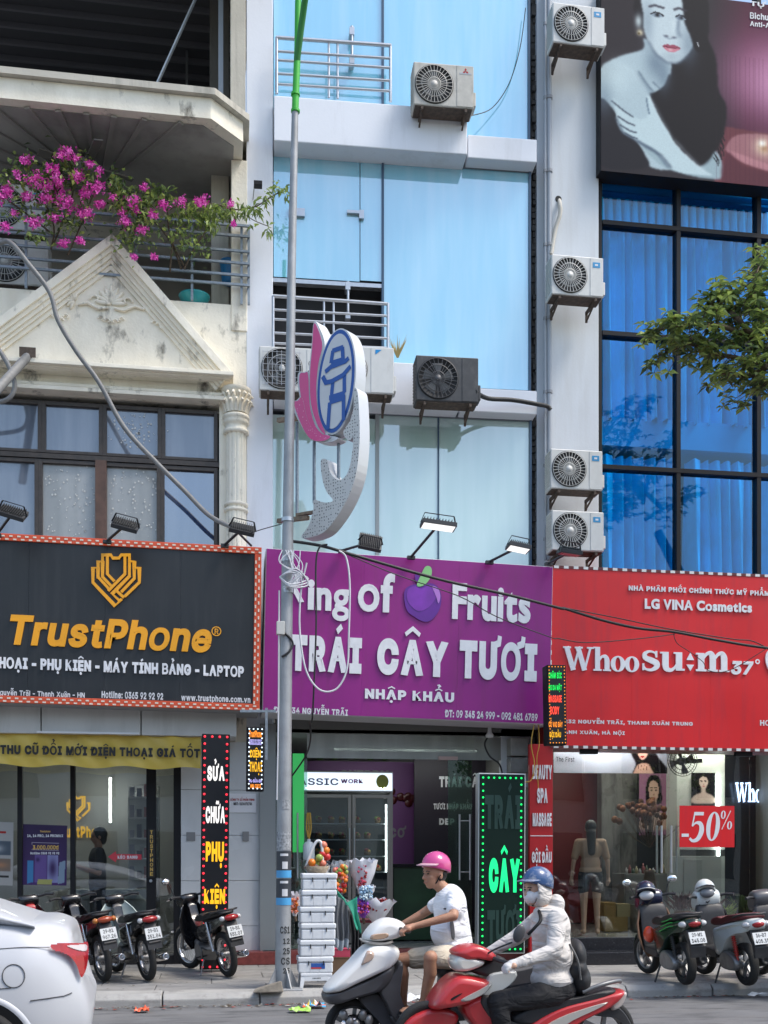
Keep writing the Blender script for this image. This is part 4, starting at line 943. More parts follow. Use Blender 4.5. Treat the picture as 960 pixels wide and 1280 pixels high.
# shrink: the dark casing is wider than its lit face
# ================================================================ beauty board, banner, sale sign
FB = Frame(672, 14.3, 0, 0, 0)
t = thing('service_board', 'narrow red board listing beauty, spa, massage in white letters', 'sign', FB)
a = FB.P(662, 930, 0); b = FB.P(691, 1200, 0); MB().box(a.x, b.x, 0, .08, b.z, a.z).build('board', mat('red_board', srgb(170, 20, 26), .45, var=.1, vs=2), t, bevel=.004)
for s, xl, xr, yt, yb in (('BEAUTY', 666, 690, 956, 974), ('SPA', 671.5, 684.5, 985, 1004), ('MASSAGE', 666, 689.5, 1016, 1033), ('GỘI ĐẦU', 665, 689.5, 1056, 1083)):
    letter2(t, FB, s, xl, xr, yt, yb, m_txtw, -.012, off=.04, sp=.08, ext=.012, name='lettering')
a = FB.P(663, 1044.3, -.004); b = FB.P(691, 1045.3, -.004); MB().box(a.x, b.x, -.004, 0, b.z, a.z).build('dividing_line', m_txtw, t)
FBn = Frame(0, 14.45, 0, 0, R(.35))
t = thing('cloth_banner', 'yellow cloth banner with black lettering hung over the phone shop windows', 'banner', FBn)
a = FBn.P(-60, 914, 0); b = FBn.P(251, 961, 0); mb = MB(); n, r_ = 220, 14; vs = []
for j in range(r_+1):
    for i in range(n+1):
        s = i/n; tt = j/r_; vs.append((a.x+(b.x-a.x)*s, .012*math.sin(s*60+tt*5)*math.sin(tt*4+s*8)+.014*math.sin(s*23-tt*3)-.01, b.z+(a.z-b.z)*tt-.018*math.sin(s*3.14*8)*(1-tt)**2-.012*(tt)*abs(math.sin(s*25))))
mb.add(vs, [(j*(n+1)+i, j*(n+1)+i+1, (j+1)*(n+1)+i+1, (j+1)*(n+1)+i) for j in range(r_) for i in range(n)], 0, True)
mb.build('banner_cloth', mat('yellow_satin', srgb(204, 176, 76), .42, var=.1, vs=4, bump=.5, bs=4), t, fix=False)
letter2(t, FBn, 'THU CŨ ĐỔI MỚI ĐIỆN THOẠI GIÁ TỐT', 0, 250, 922, 946, mat('print_black', (.015, .015, .015), .5), -.048, off=.055, sp=.06, name='banner_lettering')
FSa = Frame(848, 14.35, 0, 0, 0)
t = thing('sale_sign', 'red sign reading -50% in large white italics inside the cosmetics window', 'sign', FSa)
a = FSa.P(849.5, 1007, 0); b = FSa.P(918, 1059, 0); MB().box(a.x, b.x, 0, .006, b.z, a.z).build('card', m_red, t)
letter2(t, FSa, '', 852, 866-5, 1042, 1046, m_txtp, -.003, geo=serif_geo('-'), name='lettering')
letter2(t, FSa, '', 861, 900, 1014.5, 1053, m_txtp, -.003, geo=serif_geo('50', .12), shear=.14, name='lettering')
letter2(t, FSa, '', 901, 915, 1013, 1037, m_txtp, -.003, geo=serif_geo('%'), shear=.1, name='lettering')

# ================================================================ big poster of a woman over the blue glazing
P = Paint(230, 246, (.17, .155, .175))
# poster pixel coordinates: x 750..980, y -18..228 -> u,v
U = lambda *pts: [((x-750)/230, (y+18)/246) for x, y in pts]
z3 = lambda *pts: [((660+x*.3125-750)/230, (y*.3125+18)/246) for x, y in pts]
# background: rose glow on the right
X, Y = P.X, P.Y
P.lay(np.clip((X-.58)/.2, 0, 1)*.85, (.30, .10, .19)); P.spot((1.02, .42), (.30, .20), (.93, .80, .88)); P.spot((1.0, .40), (.42, .30), (.70, .38, .55), .55)
P.poly([(.60, .69), (1.2, .73), (1.2, 1.1), (.60, 1.1)], (.42, .22, .25), 1, 1, False)
skin = (.70, .77, .79); sh = (.42, .49, .55)
# hair behind
hair = (.085, .08, .10)
P.poly(z3((612, -60), (650, 40), (730, 180), (745, 330), (776, 400), (770, 500), (735, 610), (700, 650), (600, 600), (520, 500), (500, 380), (560, 200), (420, 60), (455, -60)), hair, 1.4)
P.poly(z3((440, 40), (455, -30), (480, -60), (470, 60), (450, 100), (432, 90)), hair, 1)
# torso, shoulder, arm
P.poly(z3((455, 150), (450, 195), (380, 228), (320, 262), (288, 300), (288, 420), (330, 470), (400, 560), (440, 620), (470, 690), (560, 690), (560, 560), (480, 420), (540, 330), (560, 235), (520, 200)), skin, 1.2)
P.poly(z3((455, 330), (480, 380), (540, 330), (556, 250), (500, 240)), skin, 1.5)
P.poly(z3((478, 390), (500, 372), (530, 345), (552, 290), (560, 330), (560, 480), (520, 480)), hair, 1.2)
# black dress
P.poly(z3((280, 440), (330, 460), (375, 545), (420, 590), (455, 640), (462, 700), (280, 700)), (.13, .13, .155), 1.2)
# far forearm / lower arm on the right
P.poly(z3((440, 590), (470, 640), (560, 700), (755, 715), (742, 600), (700, 640), (650, 680), (560, 640), (500, 600)), (.62, .70, .72), 1.3)
P.poly(z3((560, 480), (610, 590), (670, 665), (720, 615), (700, 540), (620, 400)), hair, 2)
# hand and forearm
P.poly(z3((335, 415), (380, 470), (440, 495), (470, 470), (462, 400), (478, 400), (510, 470), (545, 540), (600, 610), (680, 680), (720, 705), (600, 705), (545, 680), (500, 620), (430, 590), (372, 560), (350, 520), (345, 480)), (.76, .83, .84), 1)
for a_, b_ in (((328, 430), (412, 490)), ((350, 492), (420, 525)), ((360, 528), (425, 555)), ((378, 560), (430, 578))): P.line(z3(a_, ((a_[0]+b_[0])/2+6, (a_[1]+b_[1])/2+8), b_), .008, (.25, .28, .33), .8, .9)
P.line(z3((462, 400), (468, 440), (474, 470)), .008, sh, .8); P.line(z3((430, 590), (500, 628), (548, 690)), .012, sh, 1.3, .8); P.line(z3((430, 300), (470, 360), (482, 388)), .014, sh, 2, .7); P.line(z3((340, 265), (400, 290), (430, 330)), .02, (.8, .86, .87), 3, .5)
P.spot(z3((500, 250))[0], (.06, .09), sh, .75); P.spot(z3((530, 300))[0], (.04, .09), sh, .6); P.spot(z3((300, 420))[0], (.05, .1), sh, .5); P.spot(z3((360, 330))[0], (.07, .09), (.80, .87, .88), .6)
# face
P.poly(z3((455, -60), (452, 60), (455, 120), (480, 180), (520, 222), (556, 243), (590, 235), (630, 190), (652, 130), (655, 60), (640, -60)), (.78, .83, .84), 1.1)
P.spot(z3((630, 150))[0], (.05, .12), sh, .55); P.spot(z3((468, 80))[0], (.035, .14), sh, .4); P.spot(z3((560, 215))[0], (.06, .03), (.6, .66, .69), .45)
P.poly(z3((610, -60), (606, 0), (612, 60), (632, 110), (660, 180), (700, 150), (700, -60)), hair, 1.2)
for cx_, w_ in ((505, 1), (598, .85)):
    P.poly(z3((cx_-26*w_, 44), (cx_-8, 34), (cx_+14*w_, 38), (cx_+24*w_, 48), (cx_+2, 54), (cx_-16, 52)), (.60, .66, .70), .5)
    P.spot(z3((cx_, 44))[0], (.013, .011), (.06, .06, .08), 1); P.line(z3((cx_-27*w_, 44), (cx_-8, 33), (cx_+14*w_, 37), (cx_+25*w_, 46)), .007, (.10, .09, .12), .5)
    P.line(z3((cx_-34*w_, 14), (cx_-10, 4), (cx_+28*w_, 12)), .012, (.22, .21, .25), .8, .85)
P.poly(z3((526, 172), (545, 164), (556, 168), (568, 163), (596, 174), (575, 188), (556, 193), (538, 186)), (.62, .30, .37), .6); P.line(z3((528, 174), (556, 178), (596, 175)), .005, (.35, .12, .18), .4)
P.spot(z3((540, 130))[0], (.012, .007), (.3, .3, .35), .9); P.spot(z3((570, 132))[0], (.012, .007), (.35, .35, .4), .8); P.line(z3((528, 128), (552, 140), (582, 130)), .006, (.5, .55, .6), .8, .7); P.line(z3((590, 60), (580, 100), (588, 128)), .01, sh, 1.5, .5)
P.spot(z3((432, 80))[0], (.02, .04), (.72, .76, .76)); P.spot(z3((438, 128))[0], (.018, .018), (.85, .80, .68)); P.spot(z3((434, 132))[0], (.008, .008), (.35, .3, .2)); P.line(z3((662, 140), (668, 160)), .006, (.8, .8, .8), .5)
# jar on a podium
P.poly(z3((775, 575), (820, 520), (940, 505), (1040, 520), (1040, 640), (960, 640), (850, 620), (785, 600)), (.62, .42, .44), 1)
P.poly(z3((780, 590), (850, 640), (1040, 680), (1040, 660), (900, 620)), (.72, .5, .52), 1.2); P.poly(z3((780, 600), (850, 650), (1040, 690), (1040, 760), (780, 760)), (.36, .18, .22), 2)
P.spot(z3((925, 560))[0], (.055, .055), (.93, .84, .72)); P.spot(z3((930, 565))[0], (.028, .025), (.66, .48, .35), .8); P.spot(z3((920, 545))[0], (.02, .018), (1, .98, .93)); P.poly(z3((950, 520), (1040, 500), (1040, 600), (960, 600)), (.75, .45, .48), 1.5)
P.line(z3((596, 30), (586, 70), (590, 110), (600, 128)), .012, (.45, .50, .56), 1.6, .8); P.line(z3((572, 60), (568, 110)), .012, (.88, .92, .92), 2, .8)
P.poly(z3((532, 176), (556, 180), (592, 177), (576, 192), (556, 196), (540, 189)), (.80, .50, .55), .6); P.spot(z3((556, 186))[0], (.012, .008), (.92, .78, .78), .7)
for q in (((430, 290), (456, 330), (474, 356), (490, 372)), ((486, 330), (508, 350), (520, 362))): P.line(z3(*q), .007, (.34, .40, .46), 1, .7)
P.line(z3((470, 160), (500, 214), (545, 243), (590, 238), (628, 200)), .010, (.34, .39, .45), 1.6, .75)
P.line(z3((345, 500), (372, 560), (430, 592), (520, 640), (560, 690)), .012, (.30, .35, .41), 1.4, .8); P.line(z3((480, 400), (520, 480), (560, 555), (640, 640), (690, 690)), .008, (.90, .94, .94), 2, .6)
for k in range(40): x_ = .60+.0105*k; P.line([(x_, .3), (x_, 1)], .002, (.25, .1, .18), .5, .22)
for k in range(26): x_, y_ = rnd.uniform(736, 772), 420+k*9; P.line(z3((x_-14, y_-20), (x_, y_), (x_+rnd.uniform(-4, 7), y_+16)), .005, hair, .6)
P.a *= 1+.012*np.random.RandomState(3).randn(246, 230, 1)
FPo = Frame(750, 14.72, 0, 0, 0)
t = thing('billboard', 'large printed billboard of a dark haired woman touching her shoulder above the blue glass', 'billboard', FPo)
A = FPo.P(750.5, -20, 0); B = FPo.P(750.5, 213, 0); wx = FPo.P(985, 0, 0).x
MB().box(A.x, wx, .006, .28, B.z, A.z).build('billboard_frame', m_blackf, t)
# picture corners in local space: width maps 230 px at the left edge's scale
zt_, zb_ = FPo.P(750.5, -18, 0).z, B.z
P.build_local('printed_picture', t, (A.x+.01, 0, A.z-.0), (wx, 0, A.z), (wx, 0, B.z), (A.x+.01, 0, B.z))
for s, yl, yb_, x_ in (('TỰ SINH', 0, 9, 996), ('Bichup', 15, 25, 966), ('Anti-Aging', 26, 34, 978)):
    letter2(t, FPo, s, 937.5, x_, yl, yb_, m_txtp, -.006, off=.03, name='poster_lettering', sp=.05)

# ================================================================ air conditioner units
m_ac = mat('ac_casing_white', (.62, .62, .60), .45, var=.06, vs=6, dirt=(.3, .27, .22), damt=.5, dscale=(8, 8, 3), dth=(.55, .8))
m_acd = mat('ac_casing_dark', (.05, .05, .052), .5, var=.25, vs=9, dirt=(.16, .15, .14), damt=.5, dscale=(8, 8, 4), dth=(.5, .8))
m_acb = mat('ac_casing_beige', (.50, .48, .43), .5, var=.12, vs=8, dirt=(.2, .17, .13), damt=.7, dscale=(8, 8, 4), dth=(.5, .8))
m_fan = mat('fan_recess', (.015, .015, .016), .7); m_grl = mat('grille_grey', (.55, .55, .53), .5); m_rust = mat('rusty_bracket', (.09, .065, .05), .8, var=.4, vs=20)
def ac_unit(label, w=.72, h=.53, dp=.28, m=m_ac, grl=m_grl, badge=None, split=.70, fins=30, group=None, wire=False):
    t = thing('air_conditioner', label, 'air conditioner', group=group)
    MB().box(0, w, 0, dp, 0, h).build('casing', m, t, bevel=.014)
    cx, cz = w*split*.5, h*.5; r = min(cx, h*.5)*.90
    MB().lathe([(0, -.004), (r, -.004), (r, .0), (r+.012, .0), (r+.012, -.012), (r-.002, -.012), (r-.004, -.006), (0, -.0055)], (cx, 0, cz), 'Y', 36).build('fan_recess', m_fan, t)
    bl = MB()
    for i in range(5):
        a = i*6.283/5; bl.prism([(cx+.03*math.cos(a), cz+.03*math.sin(a)), (cx+r*.8*math.cos(a), cz+r*.8*math.sin(a)), (cx+r*.8*math.cos(a+.7), cz+r*.8*math.sin(a+.7))], -.0085, -.0075)
    bl.build('fan_blades', mat('fan_blade_grey', (.10, .10, .10), .5), t)
    g = MB()
    for i in range(fins):
        a = i*6.283/fins; g.bar((cx+.035*math.cos(a), -.016, cz+.035*math.sin(a)), (cx+r*math.cos(a+.12), -.014, cz+r*math.sin(a+.12)), .0062, .006)
    for k in (.35, .68, 1.0): g.lathe([(r*k-.003, -.019), (r*k+.003, -.019), (r*k+.003, -.013), (r*k-.003, -.013), (r*k-.003, -.019)], (cx, 0, cz), 'Y', 32)
    g.lathe([(0, -.024), (.042, -.022), (.044, -.012), (0, -.012)], (cx, 0, cz), 'Y', 18)
    g.build('fan_grille', grl, t)
    MB().box(w*split+.03, w-.006, -.006, .0, .012, h-.012).build('service_panel', m, t, bevel=.004)
    MB().box(w, w+.035, .03, dp-.05, .05, h*.42).build('valve_cover', m, t, bevel=.008)
    sv = MB()
    for i in range(13): z = .05+i*(h-.1)/12; sv.box(-.006, 0, .02, dp-.02, z, z+.014)
    sv.build('side_louvres', grl, t)
    MB().box(.02, w-.02, .02, dp-.02, -.012, .0).build('base_tray', m_rust, t)
    if badge:
        bc, bw_, bh = badge; MB().box(w*.86-bw_/2, w*.86+bw_/2, -.009, -.006, h*.80-bh/2, h*.80+bh/2).build('badge', bc, t)
    for x in (.1, w-.12):
        b = MB(); b.box(x, x+.03, .0, dp+.12, -.05, -.012).box(x+.001, x+.029, dp+.09, dp+.12, -.16, -.05); b.bar((x+.015, .05, -.05), (x+.015, dp+.1, -.14), .02, .02); b.build('bracket', m_rust, t)
    return t
def place(t, F, px_, py_, d, s=1.): 
    p = F.m @ F.P(px_, py_, d); t.matrix_world = Matrix.Translation(p) @ F.m.to_3x3().to_4x4() @ Matrix.Scale(s, 4); return t
bl_ = mat('badge_blue', (.04, .28, .55), .4)
grp = 'white units on the pale pilaster'
u1 = ac_unit('white air conditioner highest on the pale pilaster beside the poster', badge=(bl_, .10, .07), group=grp); place(u1, FR, 691, 52, -.62)
pd = MB().box(.72*.86-.02, .72*.86+.02, -.0105, -.009, .53*.8-.012, .53*.8+.012).build('badge_mark', m_txtp, u1)
for lab, x, y in (('white air conditioner on the pilaster level with the curtain headings, under the hanging hose', 689.5, 367), ('white air conditioner just above the lowest one on the pale pilaster', 688.5, 610), ('lowest white air conditioner on the pilaster, right above the red signboard', 690, 687)):
    place(dup(u1, lab), FR, x, y, -.62)
t = ac_unit('beige air conditioner on the top white ledge right of the steel railing', w=.80, h=.56, m=m_acb, grl=mat('grille_beige', (.5, .48, .44), .5), split=.68, fins=30, badge=(mat('badge_pale', (.45, .47, .5), .4), .16, .02)); place(t, FC, 517, 130, -.50)
for k in range(3):
    M = Matrix.Translation((.69, -.0095, .475)) @ Matrix.Rotation(R(120*k), 4, 'Y'); MB().prism([(0, 0), (.014, .022), (0, .044), (-.014, .022)], -.001, .001, M=M).build('red_diamond', mat('badge_red', (.4, .02, .02), .4), t)
t = ac_unit('black air conditioner with peeling casing under the lower white ledge', w=.82, h=.585, m=m_acd, grl=mat('grille_black', (.07, .07, .075), .5), split=.70, fins=26); place(t, FC, 520, 500, -.70)
for x in (.1, .7): pass
t = ac_unit('white air conditioner with grid guard mounted left of the pole under the ledge', w=.80, h=.56, split=.72, fins=0, m=m_ac); place(t, FC, 324, 487, -.70)
gd = MB()
for i in range(9): gd.cyl((.05+i*.058, -.028, .06), (.05+i*.058, -.028, .5), .003, n=5)
for i in range(6): gd.cyl((.04, -.03, .08+i*.08), (.53, -.03, .08+i*.08), .003, n=5)
gd.build('wire_guard', m_steel, t)
def local_text(parent, s, x0, x1, z0, z1, m, y, **k):
    V, Fc = text_geo(s, k.get('off', .03), .06); ax0 = min(v[0] for v in V); ax1 = max(v[0] for v in V); ay0 = min(v[1] for v in V); ay1 = max(v[1] for v in V)
    mb = MB(); mb.add([(x0+(a-ax0)/(ax1-ax0)*(x1-x0), y, z0+(b-ay0)/(ay1-ay0)*(z1-z0)) for a, b in V], Fc); return mb.build('lettering', m, parent, fix=False)
local_text(t, 'LG', .62, .70, .22, .27, m_blackf, -.009); vs, fs = _ring(.66, .36, .035, .035, .006, .006); MB().add([(a, -.009, b) for a, b in vs], fs).build('round_logo', m_blackf, t, fix=False)
t = ac_unit('white air conditioner with a blue corner mark mounted right behind the emblem sign', w=.86, h=.60, split=.62, fins=40, m=m_ac); place(t, FC, 409, 489, -.70)
MB().prism([(.62, .56), (.70, .56), (.62, .50)], -.010, -.007).build('blue_mark', mat('mark_cyan', (.0, .25, .6), .4), t)
t = ac_unit('white air conditioner at the left edge of the balcony above the other one', w=.86, h=.60, fins=40, badge=(bl_, .06, .04)); place(t, FL, -28, 283, .35)
t = ac_unit('white air conditioner with grid guard behind the lower balcony bars at the left edge', w=.86, h=.60, fins=30); place(t, FL, -24, 352, .3)
# pipes of the black unit
def cable(name, label, F, pts, r, m, d=None, n=8, cat='cable', group=None, k=6):
    P = [F.P(p[0], p[1], p[2] if len(p) > 2 else d) for p in pts]; o = MB().tube(smooth_path(P, k), r, n).build(name, m, None, fix=True)
    o.matrix_world = F.m; return tag(o, label, cat, group)
m_cab = mat('black_cable', (.015, .015, .016), .55); m_cabw = mat('white_cable', (.6, .6, .62), .5); m_condt = mat('grey_conduit', (.20, .20, .20), .55, var=.15, vs=15)
cable('coolant_pipe', 'black lagged pipe from the black air conditioner along the thin ledge to the wall', FC, [(594, 490, -.7), (610, 498, -.4), (640, 500, -.25), (670, 505, -.2), (684, 508, -.1), (688, 512, -.1)], .03, m_cab, cat='pipe')
cable('thin_wire', 'thin wire looping down the upper blue glass to the beige air conditioner', FC, [(657, 10, 0), (650, 60, 0), (636, 105, 0), (615, 135, 0), (592, 144, -.2)], .006, m_cab)
# ================================================================ conduits and cables of the left house
L4 = lambda x, y: (x*.354, 280+y*.354)
cable('loose_conduit', 'long grey conduit hanging from the balcony across the gable and windows to the floodlight', FL, [(*L4(-90, 90), -.5), (*L4(0, 66), -.55), (*L4(40, 68), -.6), (*L4(100, 140), -.65), (*L4(175, 240), -.62), (*L4(205, 340), -.6), (*L4(270, 450), -.55), (*L4(350, 560), -.5), (*L4(440, 720), -.45), (*L4(560, 850), -.4), (*L4(650, 940), -.35), (*L4(740, 1030), -.35), (*L4(830, 1075), -.5)], .030, m_condt)
cable('loose_conduit', 'grey conduit loop hanging below the gable at the left edge', FL, [(*L4(-60, 380), -.4), (*L4(0, 450), -.4), (*L4(35, 510), -.42), (*L4(52, 575), -.42), (*L4(25, 620), -.42), (*L4(-60, 640), -.4)], .030, m_condt)
o = thing('flag_pole_arm', 'thick grey pipe arm bolted under the gable pointing down to the left', 'pipe', FL)
MB().cyl(FL.P(*L4(100, 465), -.25), FL.P(*L4(-60, 640), -1.3), .055, n=14).build('arm', m_condt, o)
c = FL.P(*L4(102, 466), -.2); MB().box(c.x-.1, c.x+.1, -.32, -.3, c.z-.06, c.z+.06).build('flange', m_rust, o)
# ================================================================ floodlights
m_fl = mat('floodlight_black', (.03, .032, .036), .5, var=.1, vs=10)
m_lens = mat('floodlight_lens_lit', (.8, .8, .8), .3, emit=(1, .98, .93), es=.45); m_lensd = mat('floodlight_lens_off', (.25, .27, .3), .1)
def flood(label, F, foot, head, df, dh, tilt, w=.30, lit=False, roll=0.):
    t = thing('floodlight', label, 'floodlight', F, group='floodlights over the shop signboards')
    f_ = F.P(*foot, df); h_ = F.P(*head, dh); MB().cyl(f_, h_, .017, n=8).build('arm', m_fl, t)
    MB().box(f_.x-.05, f_.x+.05, df-.02, df+.04, f_.z-.03, f_.z+.01).build('foot_plate', m_fl, t)
    M = Matrix.Translation(h_) @ Matrix.Rotation(R(roll), 4, 'Y') @ Matrix.Rotation(R(tilt), 4, 'X')
    hd = MB(); hd.box(-w/2, w/2, -.11, .11, -.03, .02, M=M)
    for i in range(11): x = -w/2+.02+i*(w-.05)/10; hd.box(x, x+.006, -.10, .10, .021, .05, M=M)
    hd.build('lamp_head', m_fl, t, bevel=.005)
    MB().box(-w/2+.018, w/2-.018, -.095, .095, -.036, -.031, M=M).build('lens', m_lens if lit else m_lensd, t)
    br = MB()
    for sx in (-1, 1): br.bar(M @ Vector((sx*(w/2+.01), 0, 0)), M @ Vector((sx*(w/2-.03), -.02, .12)), .018, .006)
    br.bar(M @ Vector((-(w/2-.03), -.02, .12)), M @ Vector((w/2-.03, -.02, .12)), .018, .006); br.build('yoke', m_fl, t)
    return t
flood('black floodlight at the far left above the phone signboard, arm bent left', FT, (-4, 668), (16, 641), -.1, -.75, 38, roll=14)
flood('black floodlight above the middle of the phone signboard', FT, (134, 676), (157, 656), -.1, -.7, 38, roll=12)
flood('black floodlight at the right corner of the phone signboard with a forked arm', FT, (281, 681), (303, 661), -.1, -.7, 38, roll=10)
flood('black floodlight with its fins turned to the road, just right of the emblem', FPp, (428, 688), (463, 678), -.1, -.75, 62, w=.28, roll=8)
flood('lit floodlight on the longest arm over the middle of the purple signboard', FPp, (514, 696), (548, 656), -.1, -.9, -3, w=.42, lit=True, roll=4)
flood('lit floodlight over the right end of the purple signboard', FPp, (612, 702), (648, 684), -.1, -.7, -2, w=.28, lit=True, roll=8)
flood('black floodlight in front of the lowest air conditioner over the red signboard', FRd, (686, 704), (712, 690), -.1, -.7, 8, w=.28, roll=6)
MB().cyl(FT.P(314, 682, -.1), FT.P(296, 664, -.65), .014, n=8).build('fork_arm', m_fl, bpy.data.objects['floodlight.002']).matrix_parent_inverse = Matrix.Identity(4)

# ================================================================ street lamp pole
FPl = Frame(353, 11.98, 0, 0, 0)
m_galv = mat('galvanised_pole', (.34, .35, .36), .55, .35, var=.14, vs=6, bump=.2, bs=60, dirt=(.2, .19, .17), damt=.5, dscale=(14, 14, 2), dth=(.5, .75))
m_green = mat('green_pole_paint', srgb(60, 175, 50), .45, var=.08, vs=6)
pl = thing('lamp_post', 'tall tapering grey lamp post with green top standing by the kerb', 'lamp post', FPl)
cen = [(353.5, 1243, 20), (354.5, 1060, 18.6), (356, 890, 17.2), (359.5, 690, 14), (364.3, 350, 10.7), (368.8, 141, 8.4)]
def pole_pts(c): return [FPl.P(x, y, 0) for x, y, w_ in c], [w_/117/2 for x, y, w_ in c]
p_, r_ = pole_pts(cen); p_[0].z = .12
MB().tube(p_, r_, 20).build('shaft', m_galv, pl)
p2, r2 = pole_pts([(368.8, 141, 8.6), (372, 60, 8.2), (373.5, -60, 7.6)]); MB().tube(p2, r2, 16).build('green_top', m_green, pl)
MB().tube([FPl.P(371, 78, 0), FPl.P(376, 38, -.1), FPl.P(384, -20, -.25), FPl.P(396, -70, -.5)], .034, 12).build('green_arm', mat('green_arm_paint', srgb(40, 120, 50), .45), pl)
for y in (118, 139): c = FPl.P(369.3, y, 0); MB().cyl(c-Vector((0, 0, .012)), c+Vector((0, 0, .012)), .048, n=16).build('collar', m_green, pl)
for y, hh in ((699, .03), (738, .03), (650, .02)): 
    x = 359.5; c = FPl.P(x, y, 0); MB().cyl(c-Vector((0, 0, hh)), c+Vector((0, 0, hh)), .068, n=16).build('strap', m_steel, pl)
c = FPl.P(351, 785, -.09); MB().box(c.x-.045, c.x+.04, -.11, -.05, c.z-.07, c.z+.07).build('junction_box', mat('box_cream', (.55, .54, .5), .5), pl, bevel=.006)
b0 = FPl.P(353.5, 1243, 0)
for a in range(4):
    an = R(45+90*a-20); dx, dy = math.cos(an), math.sin(an)
    vs = []
    for s in (-.006, .006): vs += [(b0.x+dx*.07-dy*s, dy*.07+dx*s, .13), (b0.x+dx*.2-dy*s, dy*.2+dx*s, .13), (b0.x+dx*.085-dy*s, dy*.085+dx*s, .36)]
    MB().add(vs, [(0, 1, 2), (5, 4, 3), (0, 3, 4, 1), (1, 4, 5, 2), (2, 5, 3, 0)]).build('gusset', m_galv, pl)
MB().box(b0.x-.2, b0.x+.2, -.2, .2, .12, .15).build('base_plate', m_galv, pl, bevel=.01)
# stickers and stencilled codes wrapped on the shaft
def wrap(yt, yb, xa, xb, m, off=.002, name='sticker'):
    """patch on the cylinder front; xa,xb in -1..1 across the visible half"""
    mb = MB(); vs = []; ns = 10
    for y in (yt, yb):
        i = 0
        c = FPl.P(354.8+(1060-y)*.006, y, 0); rr = (18.9+(y-1060)*.008)/117/2+off
        for k in range(ns+1):
            a = math.asin(max(-1, min(1, xa+(xb-xa)*k/ns))); vs.append((c.x+rr*math.sin(a), -rr*math.cos(a), c.z))
    mb.add(vs, [(k, k+1, ns+2+k, ns+1+k) for k in range(ns)], 0, True); return mb.build(name, m, pl, fix=False)
m_stk = mat('sticker_dark', (.04, .045, .055), .5); m_sblue = mat('sticker_blue', (.08, .35, .65), .4); m_sw = mat('sticker_white', (.65, .65, .66), .5)
for y0 in (1064, 1098):
    wrap(y0, y0+24, -.95, .95, m_stk); wrap(y0+24, y0+33, -.95, .95, m_sblue); wrap(y0+13, y0+22, -.25, .45, m_sw, .003); wrap(y0+3, y0+6, -.5, .5, m_sw, .003)
wrap(1040, 1063, -.95, .9, mat('sticker_torn', (.3, .31, .32), .7, var=.5, vs=40)); wrap(1000, 1012, -.3, .7, MATS['sticker_torn'])
def stencil(s, x0, x1, yt, yb):
    V, Fc = text_geo(s, .02, .1); ax0 = min(v[0] for v in V); ax1 = max(v[0] for v in V); ay0 = min(v[1] for v in V); ay1 = max(v[1] for v in V); vs = []
    c = FPl.P(354.2, (yt+yb)/2, 0); rr = .086; za, zb = FPl.P(354, yb, -.08).z, FPl.P(354, yt, -.08).z
    for a, b in V:
        t_ = x0+(a-ax0)/(ax1-ax0)*(x1-x0); an = math.asin(t_); vs.append((c.x+rr*math.sin(an), -rr*math.cos(an), za+(b-ay0)/(ay1-ay0)*(zb-za)))
    MB().add(vs, Fc).build('stencil_code', mat('stencil_black', (.03, .03, .03), .7), pl, fix=False)
for s, x0, x1, yt, yb in (('CS1', -.45, .75, 1158, 1167), ('12', -.1, .75, 1173, 1180), ('25', -.1, .75, 1185, 1193), ('CS', -.35, .75, 1197, 1206), ('25', -.1, .75, 1210, 1217)): stencil(s, x0, x1, yt, yb)
# ================================================================ city emblem sign on the post
FE = Frame(425, 11.75, 0, R(-48), 0)
Z5 = lambda x, y: (310+x*.396, 320+y*.396)
em = thing('emblem_sign', 'tall illuminated city emblem with pink lotus petals and blue pavilion mounted on the lamp post', 'sign', FE)
m_ew = mat('emblem_white', (.66, .67, .68), .4, var=.04, vs=5); m_eb = mat('emblem_blue', srgb(38, 88, 165), .4); m_es = mat('emblem_side_grey', (.62, .63, .64), .4, .3)
def led_dots(name, base, dot, sc=30.):
    m = bpy.data.materials.new(name); m.use_nodes = True; t = m.node_tree; b = t.nodes['Principled BSDF']; N = t.nodes.new; L = t.links.new
    tc = N('ShaderNodeTexCoord'); v = N('ShaderNodeTexVoronoi'); v.inputs['Scale'].default_value = sc; v.inputs['Randomness'].default_value = .35; L(tc.outputs['Object'], v.inputs['Vector'])
    r = N('ShaderNodeMath'); r.operation = 'LESS_THAN'; r.inputs[1].default_value = .26; L(v.outputs['Distance'], r.inputs[0])
    x = N('ShaderNodeMix'); x.data_type = 'RGBA'; x.inputs[6].default_value = (*base, 1); x.inputs[7].default_value = (*dot, 1); L(r.outputs[0], x.inputs[0]); L(x.outputs[2], b.inputs['Base Color']); b.inputs['Roughness'].default_value = .4; MATS[name] = m; return m
m_ed = led_dots('emblem_dotted_white', (.64, .62, .58), (.16, .15, .14)); m_ep = led_dots('emblem_dotted_pink', srgb(232, 92, 150), srgb(250, 185, 215), 36)
def eshape(pts, m, d0, d1, name, k=4, zf=Z5, side=None):
    P = catmull([(FE.P(*zf(*p), 0).x, FE.P(*zf(*p), 0).z) for p in pts], k); n = len(P); mb = MB()
    vs = [(a, d0, b) for a, b in P]+[(a, d1, b) for a, b in P]
    mb.add(vs, [tuple(range(n-1, -1, -1)), tuple(range(n, 2*n))], 0); mb.add(vs, [(i, (i+1) % n, n+(i+1) % n, n+i) for i in range(n)], 1)
    return mb.build(name, [m, side or m_es], em)
TK = .16
ell = lambda rx, ry, n=20: [(279+rx*math.cos(6.283*k/n)-(ry*math.sin(6.283*k/n))*-.0+(-.09)*(ry*math.sin(6.283*k/n)), 396+ry*math.sin(6.283*k/n)) for k in range(n)]
